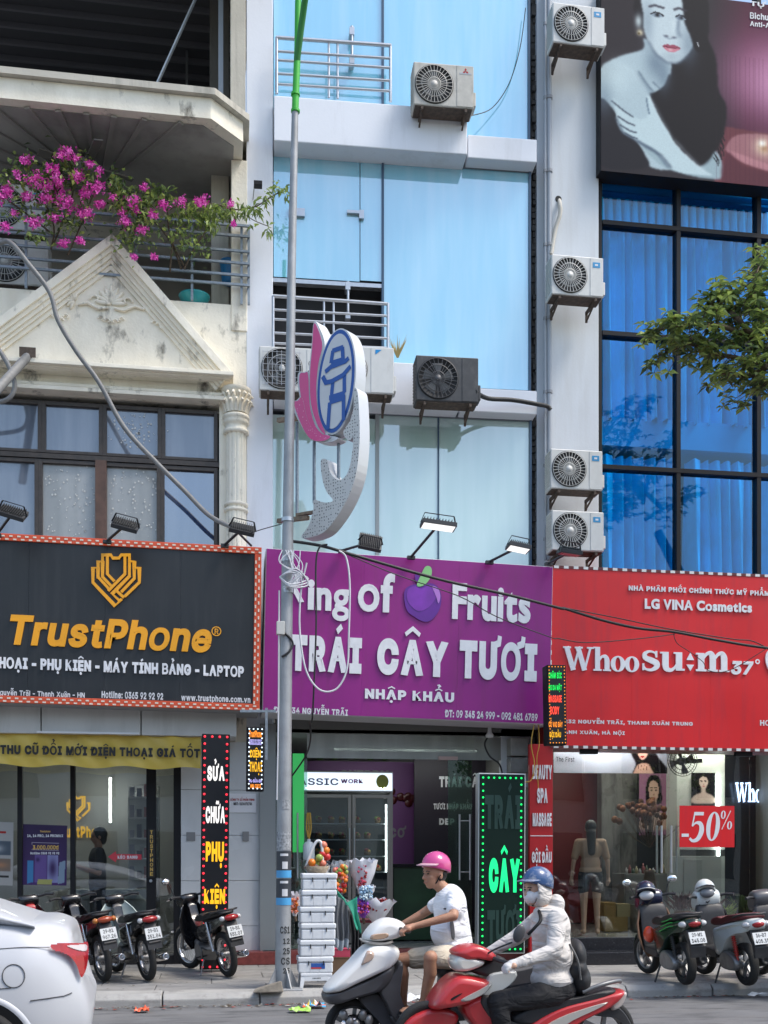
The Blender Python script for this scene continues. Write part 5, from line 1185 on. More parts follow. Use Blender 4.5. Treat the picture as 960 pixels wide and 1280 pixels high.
eshape(ell(60, 168), m_ew, 0, TK, 'oval_body', 3)
eshape(ell(57, 163), m_eb, -.006, .0, 'blue_ring', 3); eshape(ell(48.5, 150), m_ew, -.011, -.005, 'oval_face', 3)
rib = [(334, 430), (346, 430), (352, 520), (351, 610), (338, 700), (304, 785), (250, 862), (205, 886), (168, 888), (192, 850), (206, 800), (208, 770), (240, 778), (268, 772), (247, 742), (234, 700), (230, 646), (250, 645), (260, 685), (284, 707), (310, 692), (326, 640), (333, 560)]
eshape(rib, m_ed, .0, TK, 'ribbon', 4)
eshape([(300, 555), (322, 520), (334, 480), (334, 560), (316, 582)], m_ed, .001, .08, 'ribbon_fin', 3)
for q, nm in (([(210, 214), (226, 240), (236, 285), (224, 340), (217, 420), (224, 500), (246, 562), (224, 540), (201, 470), (197, 380), (204, 290)], 'petal'), ([(165, 376), (180, 370), (192, 376), (197, 470), (216, 540), (248, 574), (214, 568), (182, 500), (167, 430)], 'petal'), ([(148, 468), (160, 458), (174, 450), (190, 515), (216, 556), (262, 570), (238, 585), (200, 578), (172, 535)], 'petal')):
    cx_ = sum(p[0] for p in q)/len(q); cy_ = sum(p[1] for p in q)/len(q)
    i_ = {210: 0, 165: 1, 148: 2}[q[0][0]]
    eshape([(cx_+(p[0]-cx_)*1.3+1, cy_+(p[1]-cy_)*1.04) for p in q], m_ew, .004*i_, TK-.01*i_, 'petal_case', 4, side=m_ew)
    eshape(q, m_ep, -.008-.003*i_, .003*i_, 'petal', 4)
kk = MB()
strokes(kk, FE, [[(262, 338), (301, 326)], [(268, 298), (262, 338)], [(298, 288), (300, 328)], [(266, 300), (300, 288)], [(244, 366), (262, 350), (308, 332), (318, 322)], [(236, 380), (246, 400), (264, 396), (300, 376), (324, 348)], [(268, 392), (263, 448)], [(304, 376), (304, 432)], [(256, 448), (306, 432)], [(258, 462), (252, 548)], [(258, 462), (302, 448)], [(302, 440), (302, 520)]], .05, -.014, Z5, .0007)
kk.build('pavilion_mark', m_eb, em, fix=False)
for x, y0, y1 in ((155, 525, 830), (209, 585, 780), (286, 565, 705)):
    a = FE.P(*Z5(x, y0), .1); b = FE.P(*Z5(x, y1), .1); MB().cyl(a, b, .018, n=8).build('support_rod', m_bar, em)
for y in (514, 832):
    MB().bar(FE.P(*Z5(95, y+5), .08), FE.P(*Z5(190, y-6), .08), .045, .045).build('bracket_arm', mat('rust_arm', (.25, .18, .12), .7, var=.3, vs=20), em)
MB().bar(FE.P(*Z5(155, 818), .08), FE.P(*Z5(225, 806), .08), .05, .03).build('bracket_arm', MATS['rust_arm'], em)
# ================================================================ cables along the street
Z2 = lambda x, y: (320+x*.396, 660+y*.396); Z3 = lambda x, y: (680+x*.2917, 690+y*.2917)
FK = Frame(360, 12.0, 0, 0, 0)
cable('street_cable', 'thick black cable bundle sagging from the post across the purple and red signboards', FK, [(*Z2(100, 40), .0), (*Z2(200, 55), 0), (*Z2(290, 80), 0), (*Z2(480, 135), .2), (*Z2(620, 172), .4), (*Z2(800, 212), .6), (*Z2(960, 253), .8), (*Z3(90, 243), .9), (*Z3(250, 292), 1), (*Z3(400, 326), 1), (*Z3(560, 343), 1), (*Z3(740, 377), 1), (*Z3(960, 412), 1), (*Z3(1400, 460), 1)], .017, m_cab)
cable('street_cable', 'thin black cable sagging lowest over the purple signboard and the top of Whoo', FK, [(*Z2(290, 84), 0), (*Z2(450, 150), .1), (*Z2(640, 215), .3), (*Z2(760, 280), .5), (*Z2(930, 345), .7), (*Z3(60, 370), .8), (*Z3(180, 388), .8), (*Z3(400, 372), .9), (*Z3(560, 352), 1)], .006, m_cab)
cable('street_cable', 'thin black cable running just above the thick bundle over the red signboard', FK, [(*Z3(90, 240), .9), (*Z3(300, 280), 1), (*Z3(550, 332), 1), (*Z3(800, 372), 1), (*Z3(900, 384), 1), (*Z3(1000, 440), 1)], .007, m_cab)
cable('dangling_wire', 'short wire drooping from the bundle in front of the colon lettering', FK, [(*Z3(555, 350), .98), (*Z3(570, 390), .98), (*Z3(620, 425), .98), (*Z3(680, 470), .98), (*Z3(700, 505), .98), (*Z3(760, 515), .98), (*Z3(830, 490), .98), (*Z3(960, 410), .98)], .005, m_cab)
cable('white_cable_loop', 'large loop of white cable hanging from the post over the fruit lettering', FK, [(*Z2(262, 72), -.1), (*Z2(285, 95), -.1), (*Z2(296, 180), -.12), (*Z2(293, 330), -.12), (*Z2(288, 440), -.12), (*Z2(262, 500), -.12), (*Z2(225, 517), -.12), (*Z2(188, 500), -.12), (*Z2(155, 440), -.12), (*Z2(138, 320), -.1), (*Z2(142, 200), -.1), (*Z2(160, 110), -.1)], .010, m_cabw)
cable('hanging_cable', 'black cable hanging straight down beside the post into the fruit shop', FK, [(*Z2(225, 52), -.1), (*Z2(200, 62), -.12), (*Z2(189, 120), -.12), (*Z2(190, 300), -.12), (*Z2(184, 470), -.1), (*Z2(178, 600), 0), (388, 905, .3), (388, 925, .5), (382, 945, 1), (365, 970, 1.6)], .010, m_cab)
cable('thin_wire', 'thin wire from the phone signboard corner to the post', FK, [(308, 668, .5), (330, 661, .3), (352, 655, 0)], .005, m_cab)
cl = MB()
for i in range(9):
    x = 82+rnd.uniform(-8, 60); pts = [FK.P(*Z2(x+rnd.uniform(-12, 12), 70), -.1), FK.P(*Z2(x+rnd.uniform(-25, 25), 110), -.14), FK.P(*Z2(125+rnd.uniform(-25, 25), 150), -.15), FK.P(*Z2(115+rnd.uniform(-35, 35), 190), -.12)]
    cl.tube(smooth_path(pts, 5), .006, 6)
for i in range(3): cl.tube(smooth_path([FK.P(*Z2(75, 155), -.1), FK.P(*Z2(110+i*8, 140-i*6), -.16), FK.P(*Z2(165, 160+i*9), -.1), FK.P(*Z2(110, 178+i*4), -.16), FK.P(*Z2(75, 155), -.1)], 6), .009, 6)
o = cl.build('cable_coil', m_cabw, None); tag(o, 'untidy coil of white cable strapped to the post beside the king lettering', 'cable', frame=FK)
cable('white_cable', 'white cable clipped down the left side of the post', FK, [(349, 738, -.1), (348.5, 800, -.1), (348, 890, -.1), (346, 1000, -.1)], .008, m_cabw)
cable('black_cable_wrap', 'black cable wound around the post beside the junction box', FK, [(354, 790, -.1), (362, 797, -.09), (366, 805, -.08), (361, 815, -.1), (352, 821, -.1)], .012, m_cab)

# ================================================================ plants
m_lf = [mat('leaf_'+n, c, .5, var=.25, vs=9) for n, c in (('mid', (.15, .22, .07)), ('dark', (.07, .115, .04)), ('fresh', (.30, .39, .10)), ('dry', (.30, .24, .10)))]
m_br = [mat('bract_'+n, c, .6, var=.1, vs=9) for n, c in (('magenta', (.68, .05, .42)), ('pink', (.85, .16, .60)), ('deep', (.45, .03, .28)))]
for m_ in m_lf+m_br:      # thin leaves let some light through
    t_ = m_.node_tree; b_ = t_.nodes['Principled BSDF']; tl_ = t_.nodes.new('ShaderNodeBsdfTranslucent'); mx_ = t_.nodes.new('ShaderNodeMixShader'); mx_.inputs[0].default_value = .38
    if b_.inputs['Base Color'].links: t_.links.new(b_.inputs['Base Color'].links[0].from_socket, tl_.inputs[0])
    t_.links.new(b_.outputs[0], mx_.inputs[1]); t_.links.new(tl_.outputs[0], mx_.inputs[2]); t_.links.new(mx_.outputs[0], t_.nodes['Material Output'].inputs[0])
m_stem = mat('bark_brown', (.10, .07, .045), .85, var=.2, vs=20)
def leaf_geo(mb, p, dr, l, w, mi, r=rnd):
    dr = dr.normalized(); s = dr.cross(Vector((r.gauss(0, .5), r.gauss(0, .5), 1))); 
    if s.length < .01: return
    s = s.normalized()*w/2; up = s.cross(dr).normalized()*l*.10
    mb.add([p, p+dr*l*.45+s+up, p+dr*l+Vector((0, 0, -l*.12)), p+dr*l*.45-s+up, p+dr*l*.5-up*.3], [(0, 1, 4), (1, 2, 4), (2, 3, 4), (3, 0, 4)], mi)
def rv(r=rnd): return Vector((r.gauss(0, 1), r.gauss(0, 1), r.gauss(0, 1))).normalized()
bg = thing('bougainvillea', 'magenta flowering bougainvillea tumbling over the balcony bars', 'plant', FL)
Z1 = lambda x, y: (x*.354, y*.354)
fol = MB(); flo = MB()
masses = [((60, 700), 60, 75, 90), ((180, 640), 75, 75, 330), ((230, 560), 35, 30, 70), ((300, 640), 40, 70, 120), ((220, 770), 90, 55, 200), ((90, 590), 40, 35, 60), ((20, 640), 30, 50, 50), ((420, 680), 30, 50, 110), ((480, 720), 70, 40, 250), ((560, 690), 50, 30, 120), ((500, 800), 60, 45, 170), ((450, 850), 40, 50, 70), ((640, 820), 40, 60, 90), ((700, 880), 35, 40, 50), ((130, 840), 40, 20, 40), ((405, 640), 12, 25, 26)]
for (x, y), sx, sy, n in masses:
    for i in range(n): p = FL.P(*Z1(x+rnd.gauss(0, sx*.6), y+rnd.gauss(0, sy*.6)), rnd.gauss(-.42, .13)); leaf_geo(fol, p, rv()+Vector((0, -.3, .1)), rnd.uniform(.055, .10), rnd.uniform(.035, .055), rnd.choice([0, 0, 1, 2, 2]))
fcs = [(235, 540, 26), (215, 545, 14), (90, 565, 16), (190, 600, 22), (130, 635, 30), (60, 615, 12), (345, 660, 26), (230, 720, 28), (320, 580, 12), (10, 690, 25), (300, 750, 25), (440, 780, 22), (470, 710, 22), (500, 810, 16), (575, 720, 16), (540, 760, 12), (640, 710, 16), (710, 710, 18), (815, 720, 10), (475, 905, 9), (350, 720, 14), (200, 640, 22), (160, 705, 20), (20, 800, 18), (50, 750, 10), (120, 785, 22), (225, 860, 14), (280, 850, 12), (400, 695, 10), (510, 660, 12), (825, 790, 8), (545, 905, 8), (270, 620, 20), (300, 680, 20), (190, 770, 12), (95, 695, 18), (215, 690, 18), (270, 560, 12), (350, 597, 8), (480, 740, 10), (430, 750, 10), (25, 670, 16), (165, 660, 15), (630, 180/.354+690, 0)]
for x, y, s in fcs:
    for i in range(int(s*2.6)):
        p = FL.P(*Z1(x+rnd.gauss(0, s*.55), y+rnd.gauss(0, s*.5)), rnd.gauss(-.58, .10)); n = rv(); a = n.cross(rv()).normalized(); b = n.cross(a); l = rnd.uniform(.024, .042); mi = rnd.choice([0, 0, 1, 1, 2])
        for k in range(3):
            t0 = 2.094*k; e = (a*math.cos(t0)+b*math.sin(t0))*l; f1 = (a*math.cos(t0+.6)+b*math.sin(t0+.6))*l*.6+n*l*.3; f2 = (a*math.cos(t0-.6)+b*math.sin(t0-.6))*l*.6+n*l*.3
            flo.add([p, p+f2, p+e+n*l*.4, p+f1], [(0, 1, 2, 3)], mi)
stuff(fol.build('foliage', m_lf, bg, fix=False)); stuff(flo.build('blossom', m_br, bg, fix=False))
stm = MB()
for q in ([(180, 880), (190, 800), (150, 700), (90, 600)], [(190, 860), (230, 760), (260, 660), (235, 560)], [(240, 900), (300, 760), (340, 660)], [(640, 950), (600, 850), (520, 760), (400, 680)], [(650, 940), (600, 830), (590, 700)], [(650, 950), (690, 870), (760, 770)], [(190, 830), (100, 760), (20, 700)], [(600, 960), (610, 860), (630, 800)]):
    stm.tube(smooth_path([FL.P(*Z1(*p), -.22+.1*rnd.random()) for p in q], 5), [.014]*1+[.011]*(5*(len(q)-1)-1)+[.006], 6)
stm.build('stem', m_stem, bg)
bv = thing('climbing_vine', 'fresh yellow green leafy vine reaching right from the balcony to the glass house', 'plant', FL)
fol = MB(); stm = MB()
path = [(600, 740), (640, 720), (700, 725), (760, 720), (830, 740), (900, 730), (950, 700), (1010, 665)]
stm.tube(smooth_path([FL.P(*Z1(*p), -.35) for p in path], 5), .008, 6); stm.tube(smooth_path([FL.P(*Z1(*p), -.35) for p in ((870, 760), (900, 780), (950, 800))], 5), .005, 6)
for (x, y), sx, sy, n in [((650, 745), 40, 30, 80), ((720, 760), 45, 30, 90), ((780, 740), 50, 30, 90), ((850, 745), 40, 20, 50), ((740, 800), 30, 22, 35), ((900, 740), 30, 14, 26), ((945, 690), 22, 20, 26), ((985, 660), 26, 16, 28), ((945, 810), 14, 12, 14), ((1005, 690), 16, 12, 12), ((890, 800), 8, 12, 6)]:
    for i in range(n): p = FL.P(*Z1(x+rnd.gauss(0, sx*.6), y+rnd.gauss(0, sy*.6)), rnd.gauss(-.38, .08)); leaf_geo(fol, p, rv()+Vector((.1, -.2, -.7)), rnd.uniform(.085, .13), rnd.uniform(.028, .04), rnd.choice([2, 2, 2, 0, 0]))
stuff(fol.build('foliage', m_lf, bv, fix=False)); stm.build('stem', m_stem, bv)
# street tree on the right: trunk outside the frame, one spray of branches inside it
FTr = Frame(960, 12.6, 0, 0, 0)
tr = thing('street_tree', 'leafy street tree reaching in from the right before the blue glass', 'tree', FTr)
Z6 = lambda x, y: (660+x*.328, 300+y*.328)
stm = MB(); base = FTr.P(1100, 1200, .1); base.z = .1
stm.tube(smooth_path([base, base+Vector((.05, 0, 2)), FTr.P(1090, 800, .1), FTr.P(1060, 640, .1), FTr.P(1020, 520, .0)], 6), [.19-.005*i for i in range(25)], 12)
sprays = [[(1100, 560), (914, 480), (800, 450), (700, 430), (620, 400), (500, 440)], [(1000, 480), (860, 380), (740, 330), (640, 320), (560, 330), (470, 345)], [(860, 380), (800, 300), (730, 240), (720, 200)], [(1050, 480), (914, 360), (880, 250), (860, 160), (900, 60)], [(914, 480), (840, 520), (740, 510)], [(960, 500), (914, 540), (870, 580)], [(880, 300), (960, 200), (980, 80)], [(1050, 500), (1100, 350), (1150, 200)], [(1100, 560), (1200, 500), (1300, 460)]]
fol = MB()
for q in sprays:
    P_ = smooth_path([FTr.P(*Z6(*p), rnd.uniform(-.25, .25)) for p in q], 8); n = len(P_); stm.tube(P_, [.035*(1-i/n)+.006 for i in range(n)], 6)
    for i, p in enumerate(P_):
        t = i/n
        if t < .12 and q[0][0] > 990: continue
        for w in range(2 if t < .5 else 3):
            tip = p+Vector((rnd.gauss(0, .17*(1.25-t)), rnd.gauss(0, .25), rnd.gauss(.02, .13*(1.25-t))))
            stm.tube([p, (p+tip)/2+Vector((0, 0, .02)), tip], .004, 4, cap=False)
            n_ = rnd.randint(4, 7)
            for k in range(n_): a = k/n_*6.283+rnd.random(); leaf_geo(fol, tip, Vector((math.cos(a), math.sin(a), rnd.uniform(-.55, .25))), rnd.uniform(.10, .15), rnd.uniform(.045, .065), rnd.choice([0, 0, 1, 2, 2, 2]))
            if rnd.random() < .10:
                for k in range(8): leaf_geo(fol, tip+rv()*.02, rv(), .035, .02, 3)
stm.build('trunk', m_stem, tr); stuff(fol.build('crown', m_lf, tr, fix=False))
# trees across the road, only ever seen as reflections
def far_tree(x, y, h, lab):
    t = thing('far_tree', lab, 'tree', loc=(x, y, 0), group='trees across the road'); rr = random.Random(int(x*10))
    MB().tube([(0, 0, .1), (.1, 0, h*.4), (0, .1, h*.7)], [.18, .13, .06], 8).build('trunk', m_stem, t); f = MB()
    cl_ = [Vector((rr.gauss(0, 1.1), rr.gauss(0, 1.1), h*.75+rr.gauss(0, h*.12))) for _ in range(14)]
    for c in cl_:
        for i in range(130): leaf_geo(f, c+rv(rr)*rr.uniform(.1, .9), rv(rr), rr.uniform(.16, .26), .12, rr.choice([0, 1]), rr)
    stuff(f.build('crown', m_lf, t, fix=False))
far_tree(9.5, -10.5, 7.5, 'broad tree across the road reflected in the blue glazing'); far_tree(16.5, -10.6, 8.3, 'taller tree across the road reflected in the blue glazing'); far_tree(-11, -10.5, 6.5, 'small tree across the road reflected in the phone shop windows')

# ================================================================ ground floor rooms
def room(parent, x0, x1, d0, d1, z0, z1, mw, mf, mc, mb_=None):
    MB().box(x0, x1, d0, d1, z0-.05, z0).build('floor', mf, parent); MB().box(x0-.05, x0, d0, d1, z0, z1).build('wall', mw, parent); MB().box(x1, x1+.05, d0, d1, z0, z1).build('wall', mw, parent)
    MB().box(x0, x1, d1, d1+.05, z0, z1).build('wall', mb_ or mw, parent); MB().box(x0, x1, d0, d1, z1, z1+.05).build('ceiling', mc, parent)
m_lamp = mat('strip_and_fill_lit', (.9, .9, .9), .4, emit=(.95, 1, .97), es=9)  # shared by the wall strip, header bulbs and the added overhead fills
m_tile = mat('white_wall_tile', (.60, .61, .61), .25, var=.05, vs=2, dirt=(.35, .34, .31), damt=.35, dscale=(3, 3, 1), dth=(.55, .85))
m_tilef = mat('floor_tile', (.3, .29, .27), .25, var=.1, vs=2)
# ---- phone shop
ps = thing('phone_shopfront', 'glass phone shop front with black frames under the yellow cloth banner', 'shopfront', FL)
X = lambda x, d=0.: FL.P(x, 0, d).x
Zl = lambda y, d=0.: FL.P(150, y, d).z
m_pin = mat('shop_wall_grey', (.20, .20, .19), .7, var=.08, vs=1)
room(ps, X(-120), X(222), .12, 4.0, .22, 3.22, m_pin, m_tilef, mat('shop_ceiling', (.38, .38, .37), .8), mat('shop_back_grey', (.24, .245, .235), .6, var=.1, vs=.8))
x0, x1 = X(-80, -.62), X(296, -.62)
for i, (a, b) in enumerate(((-80, 51), (52, 176), (177, 296))): MB().box(X(a, -.62), X(b, -.62)-.004, -.62, .1, 3.07, 3.40).build('fascia_panel', mat('fascia_cream', (.56, .55, .52), .5, var=.06, vs=2, dirt=(.3, .29, .26), damt=.5, dscale=(3, 3, .5)), ps, bevel=.004)
MB().box(X(46, -.66), X(174, -.66), -.68, -.63, Zl(918, -.66), Zl(915.5, -.66)).build('tube_lamp', mat('tube_white', (.7, .7, .7), .3), ps)
for a, b in ((-62, -55), (22, 28), (88, 94), (183, 195), (217, 226)): MB().box(X(a), X(b), -.03, .08, .13, 3.06).build('door_frame', m_blackf, ps, bevel=.004)
for a, b in ((-120, -55), (-55, 217)): MB().box(X(a)+.05, X(b), -.02, .07, .13, .24).build('bottom_rail', m_blackf, ps)
gs = glass('shop_window_glass', (.86, .875, .86), .08, .004)
for a, b in ((-54, 22), (28, 88), (94, 183), (195, 217)): MB().box(X(a), X(b), .02, .03, .24, 3.06).build('pane', gs, ps)
for k, (z0, z1) in enumerate(((.14, .62), (.625, 1.22), (1.225, 1.82), (1.825, 2.42), (2.425, 3.06))):
    MB().box(X(226)+.003, X(256, -.05), -.05, .3, z0, z1).build('wall_tile', m_tile, ps, bevel=.003); MB().box(X(256)+.003, X(325), -.06+.02, .3, z0, z1).build('wall_tile', m_tile, ps, bevel=.003)
MB().box(X(185, -.035), X(193.5, -.035), -.045, -.031, Zl(1097), Zl(1036)).build('handle_strip', mat('strip_black', (.02, .02, .02), .3), ps)
for i, ch in enumerate('TRUSTPHONE'):
    y = 1038+i*5.8; letter(ps, FL, ch, (187.5, y+4.6), (191.3, y), mat('strip_gold', srgb(215, 175, 90), .4), -.05, off=.03, name='strip_lettering')
c = FL.P(188.5, 1101, -.04); MB().cyl(c, c+Vector((0, -.02, 0)), .02, n=12).build('lock', m_steel, ps)
MB().box(X(286, -.3), X(352, -.3), -.32, .2, .13, .30).build('red_step', mat('red_terrazzo', (.20, .045, .04), .4, var=.2, vs=20), ps, bevel=.008)
# back wall logo, light strip, added fill lamps
lg = MB(); c = FL.P(97, 1010, 3.9)
Zlogo = lambda x, y: (98+(x-410)*.165, 1011+(y-185)*.165)
strokes(lg, FL, [[(346, 178), (346, 140), (328, 140), (328, 192), (406, 274), (430, 250)], [(346, 172), (384, 214)], [(346, 142), (346, 118), (362, 118), (362, 172), (392, 204)], [(362, 120), (362, 95), (392, 95), (398, 106), (420, 106), (428, 95), (457, 95), (457, 120)], [(474, 142), (492, 140), (492, 192), (440, 242)], [(457, 118), (457, 170), (396, 232), (424, 258)], [(441, 97), (441, 162), (382, 222)]], .03, 3.93, Zlogo)
lg.build('wall_logo', mat('logo_gold_lit', srgb(220, 175, 60), .4, emit=srgb(220, 170, 60), es=.25), ps, fix=False)
letter(ps, FL, 'TrustPhone', (70, 1047), (134, 1033), MATS['logo_gold_lit'], 3.93, off=.04, name='wall_lettering')
MB().box(X(136.5, 3.6), X(139, 3.6), 3.6, 3.64, Zl(1028, 3.6), Zl(972, 3.6)).build('light_strip', m_lamp, ps)
for a in (-30, 60, 150): MB().box(X(a, 2)-.5, X(a, 2)+.5, 1.9, 2.05, 3.17, 3.2).build('fill_lamp', m_lamp, ps)  # added fill glow overhead, makes the shop interior slightly visible
sh = thing('display_cabinet', 'pale shelf unit with small boxes inside the phone shop at the right', 'cabinet', FL)
MB().box(X(160, 2), X(198, 2), 2.0, 2.5, .23, 2.6).build('cabinet_back', mat('cabinet_white', (.5, .52, .5), .5), sh)
for k in range(6):
    z = .9+k*.3; MB().box(X(160, 1.75), X(198, 1.75), 1.75, 2.0, z, z+.02).build('shelf', m_txtp, sh)
    for q in range(4): MB().box(X(162+q*9, 1.8), X(162+q*9+6, 1.8), 1.8, 1.86, z+.02, z+.02+rnd.uniform(.1, .2)).build('phone_case', mat('case_'+'abcd'[q], [(.3, .3, .35), (.1, .1, .12), (.35, .12, .1), (.3, .3, .2)][q], .4), sh)
ct = thing('glass_counter', 'low white display counter inside the phone shop window', 'counter', FL)
MB().box(X(94, .8), X(184, .8), .8, 1.4, .23, Zl(1124, .8)).build('counter_body', mat('counter_grey', (.35, .37, .37), .4), ct); MB().box(X(93, .75), X(185, .75), .75, 1.42, Zl(1124, .8)+.003, Zl(1112, .8)).build('counter_glass', mat('counter_top', (.5, .55, .55), .15), ct, bevel=.004)
# posters and arrow on the glass
P = Paint(66, 92, (.22, .15, .33)); Xx = P.X
P.spot((.5, .85), (.6, .3), (.36, .20, .55), .7); P.spot((.5, .1), (.5, .2), (.16, .12, .25), .6)
P.poly([(.1, .60), (.24, .60), (.24, .95), (.1, .98)], (.25, .55, .80), .4, curve=False); P.poly([(.28, .50), (.54, .50), (.54, .96), (.28, .96)], (.42, .32, .62), .4, curve=False); P.poly([(.56, .50), (.80, .50), (.80, .96), (.56, .96)], (.60, .62, .85), .4, curve=False); P.spot((.68, .72), (.1, .16), (.22, .15, .35), 1)
P.poly([(.83, .62), (.97, .58), (.95, .95), (.80, .98)], (.55, .65, .75), .4, curve=False); P.spot((.34, .58), (.05, .04), (.2, .15, .35)); P.poly([(.35, .9), (.68, .9), (.66, .985), (.33, .985)], (.72, .72, .4), .4, curve=False)
P.line([(.2, .30), (.82, .30), (.82, .42), (.2, .42), (.2, .30)], .012, (.65, .62, .7), .3)
P.a = P.a*.72+.09
t = thing('window_poster', 'purple phone poster with gold price lettering on the shop glass', 'poster', FL)
P.build('printed_picture', t, FL, (29, 1030), (84, 1032), (83, 1107), (28, 1106), .012)
for s, xl, xr, yt, yb, m in (('14, 14 PRO, 14 PROMAX', 34, 79, 1043, 1047, m_txtp), ('3.000.000đ', 41, 73, 1056.5, 1062, MATS['strip_gold']), ('Trustphone', 50, 63, 1038, 1041, MATS['strip_gold']), ('Hotline 0365 92 92 92', 38, 74, 1065, 1068, m_txtp)): letter(t, FL, s, (xl, yb), (xr, yt), m, .008, off=.04, name='poster_lettering')
P = Paint(30, 90, (.60, .60, .59)); P.poly([(.0, .3), (.9, .3), (.9, .52), (.0, .52)], (.3, .34, .38), .5, curve=False); P.poly([(0, .58), (.9, .58), (.9, .78), (0, .78)], (.45, .4, .36), .5, curve=False); P.poly([(0, .84), (.85, .84), (.85, .88), (0, .88)], (.2, .2, .2), .3, curve=False); P.spot((.3, .42), (.3, .06), (.7, .7, .7)); P.spot((.5, .68), (.3, .05), (.6, .45, .35)); P.poly([(0, .15), (.7, .15), (.7, .18), (0, .18)], (.6, .15, .15), .3, curve=False)
t = thing('window_poster', 'white poster with small photographs at the left edge of the phone shop glass', 'poster', FL)
P.build('printed_picture', t, FL, (-14, 1027), (17, 1028), (16, 1107), (-15, 1106), .010)
t = thing('arrow_sticker', 'red arrow sticker on the glass door pointing left', 'sticker', FL)
q = [FL.P(*p, .01) for p in ((135, 1071), (145, 1064), (145, 1067.5), (177, 1068), (177, 1074.5), (145, 1074.5), (145, 1078))]
MB().prism([(p.x, p.z) for p in q], .008, .014).build('arrow', mat('arrow_red', (.55, .04, .06), .5), t)
letter(t, FL, 'KÉO SANG', (147, 1073.5), (172, 1068), m_txtp, .004, off=.05, name='sticker_lettering')
t = thing('wall_plate', 'white company name plate with red lettering on the tiled wall', 'sign', FL)
MB().box(X(286.5), X(320), -.052, -.041, Zl(1015), Zl(991)).build('plate', m_txtp, t)
letter(t, FL, 'CÔNG TY CỔ PHẦN VNHG', (288, 1001), (318, 996), mat('print_red', (.4, .03, .03), .5), -.055, off=.05, name='plate_lettering'); letter(t, FL, 'MST: 0106671736', (292, 1006.5), (315, 1003), m_blackf, -.055, off=.04, name='plate_lettering')
for x0_, y0_, x1_, y1_, l in ((233, 1040, 244, 1051, 'small grey switch plate on the white tiles left of the LED sign'), (303, 1039, 311, 1051, 'small grey notice on the tiled wall between LED sign and post')):
    t = thing('wall_notice', l, 'notice', FL); MB().box(X(x0_), X(x1_), -.062, -.041, Zl(y1_), Zl(y0_)).build('plate', mat('notice_grey', (.22, .22, .22), .5), t, bevel=.003)
# ---- fruit shop
fs_ = thing('fruit_shopfront', 'open fruit shop front with glass doors below the purple signboard', 'shopfront', FL)
m_fin = mat('fruit_wall_dark', (.13, .13, .125), .7, var=.1, vs=1); m_purw = mat('purple_wall_print', (.20, .07, .24), .5)
room(fs_, X(327, 0), X(664, .0), .0, 3.4, .30, 3.2, m_fin, m_tilef, mat('fruit_ceiling', (.25, .27, .25), .8))
MB().box(X(327), X(664), -.25, .0, .13, .30).build('threshold', MATS['red_terrazzo'], fs_, bevel=.006)
MB().box(X(325, -.1), X(344), -.12, .1, .13, 3.3).build('door_jamb', mat('jamb_grey', (.25, .27, .27), .4), fs_)
m_gl = mat('green_jamb_glow', (.05, .25, .08), .4, emit=(.04, .6, .12), es=.22)  # own glow stands in for green light falling on the door jamb
MB().box(X(366, -.02), X(380, -.02), -.03, .02, 1.6, Zl(939)).build('jamb_green_glow', m_gl, fs_)
MB().box(X(344, .0), X(664, 0), .0, .04, Zl(912), 3.45).build('lintel', mat('lintel_grey', (.16, .16, .15), .7), fs_)
gf = glass('fruit_shop_glass', (.62, .80, .74), .11, .01)
MB().box(X(384), X(662), .02, .03, Zl(944), Zl(913)).build('transom_pane', glass('dusty_transom_glass', (.6, .65, .62), .10, .06, (.34, .36, .34), .93), fs_)
MB().box(X(664, -.02)-.42, X(664), .0, .12, 2.5, 3.3).build('white_pier', m_rwhite, fs_)
M = Matrix.Translation(FL.P(560, 1000, .0)) @ Matrix.Rotation(R(-20), 4, 'Z')
dn = thing('glass_door', 'open glass door of the fruit shop with a long steel handle, right side', 'door', FL)
MB().box(X(560), X(590), .0, .012, .32, Zl(945)).build('door_pane', glass('door_glass_green', (.5, .68, .62), .14, .01), dn)
MB().box(X(548), X(572), -.02, .04, Zl(944.5), Zl(940)).build('patch_fitting', mat('patch_pink', (.5, .35, .32), .5), dn)
for x in (574.5, 587.5): rod(FL, 'handle', m_steel, dn, (x, 1018), (x, 1100), -.07, .014)
for y in (1026, 1090): MB().cyl(FL.P(574, y, -.07), FL.P(588, y, -.07), .008).build('handle_bridge', m_steel, dn)
dn = thing('glass_door', 'open glass door of the fruit shop beside the post, edge lit green', 'door', FL)
MB().box(X(344), X(384), -.01, .0, .32, Zl(945)).build('door_pane', gf, dn)
rod(FL, 'handle', m_steel, dn, (372, 1016), (372, 1098), -.07, .013)
# printed walls
t = thing('wall_print', 'dark purple fruit poster covering the back wall of the fruit shop', 'poster', FL)
MB().box(X(372, 3.2), X(560, 3.2), 3.22, 3.3, .4, 3.1).build('board', m_purw, t)
letter(t, FL, 'CHERRY', (425, 973), (486, 963), mat('faded_print', (.28, .26, .3), .5), 3.2, off=.05, name='lettering'); letter(t, FL, 'cơ', (487, 1047), (508, 1032), MATS['faded_print'], 3.2, off=.04, name='lettering')
for i in range(9): c = FL.P(500+rnd.uniform(-18, 18), 1000+rnd.uniform(-12, 6), 3.2); MB().ell(c, (.07, .02, .07), 12, 8).build('printed_berry', mat('berry_dark', (.09, .012, .015), .3), t)
for i in range(12): c = FL.P(400+i*9, 944+rnd.uniform(-3, 3), 3.2); MB().ell(c, (.07, .02, .05), 12, 8).build('printed_grape', mat('grape_green', (.05, .10, .02), .4), t)
t = thing('wall_print', 'dark poster with white lettering on the right wall of the fruit shop', 'poster', FL)
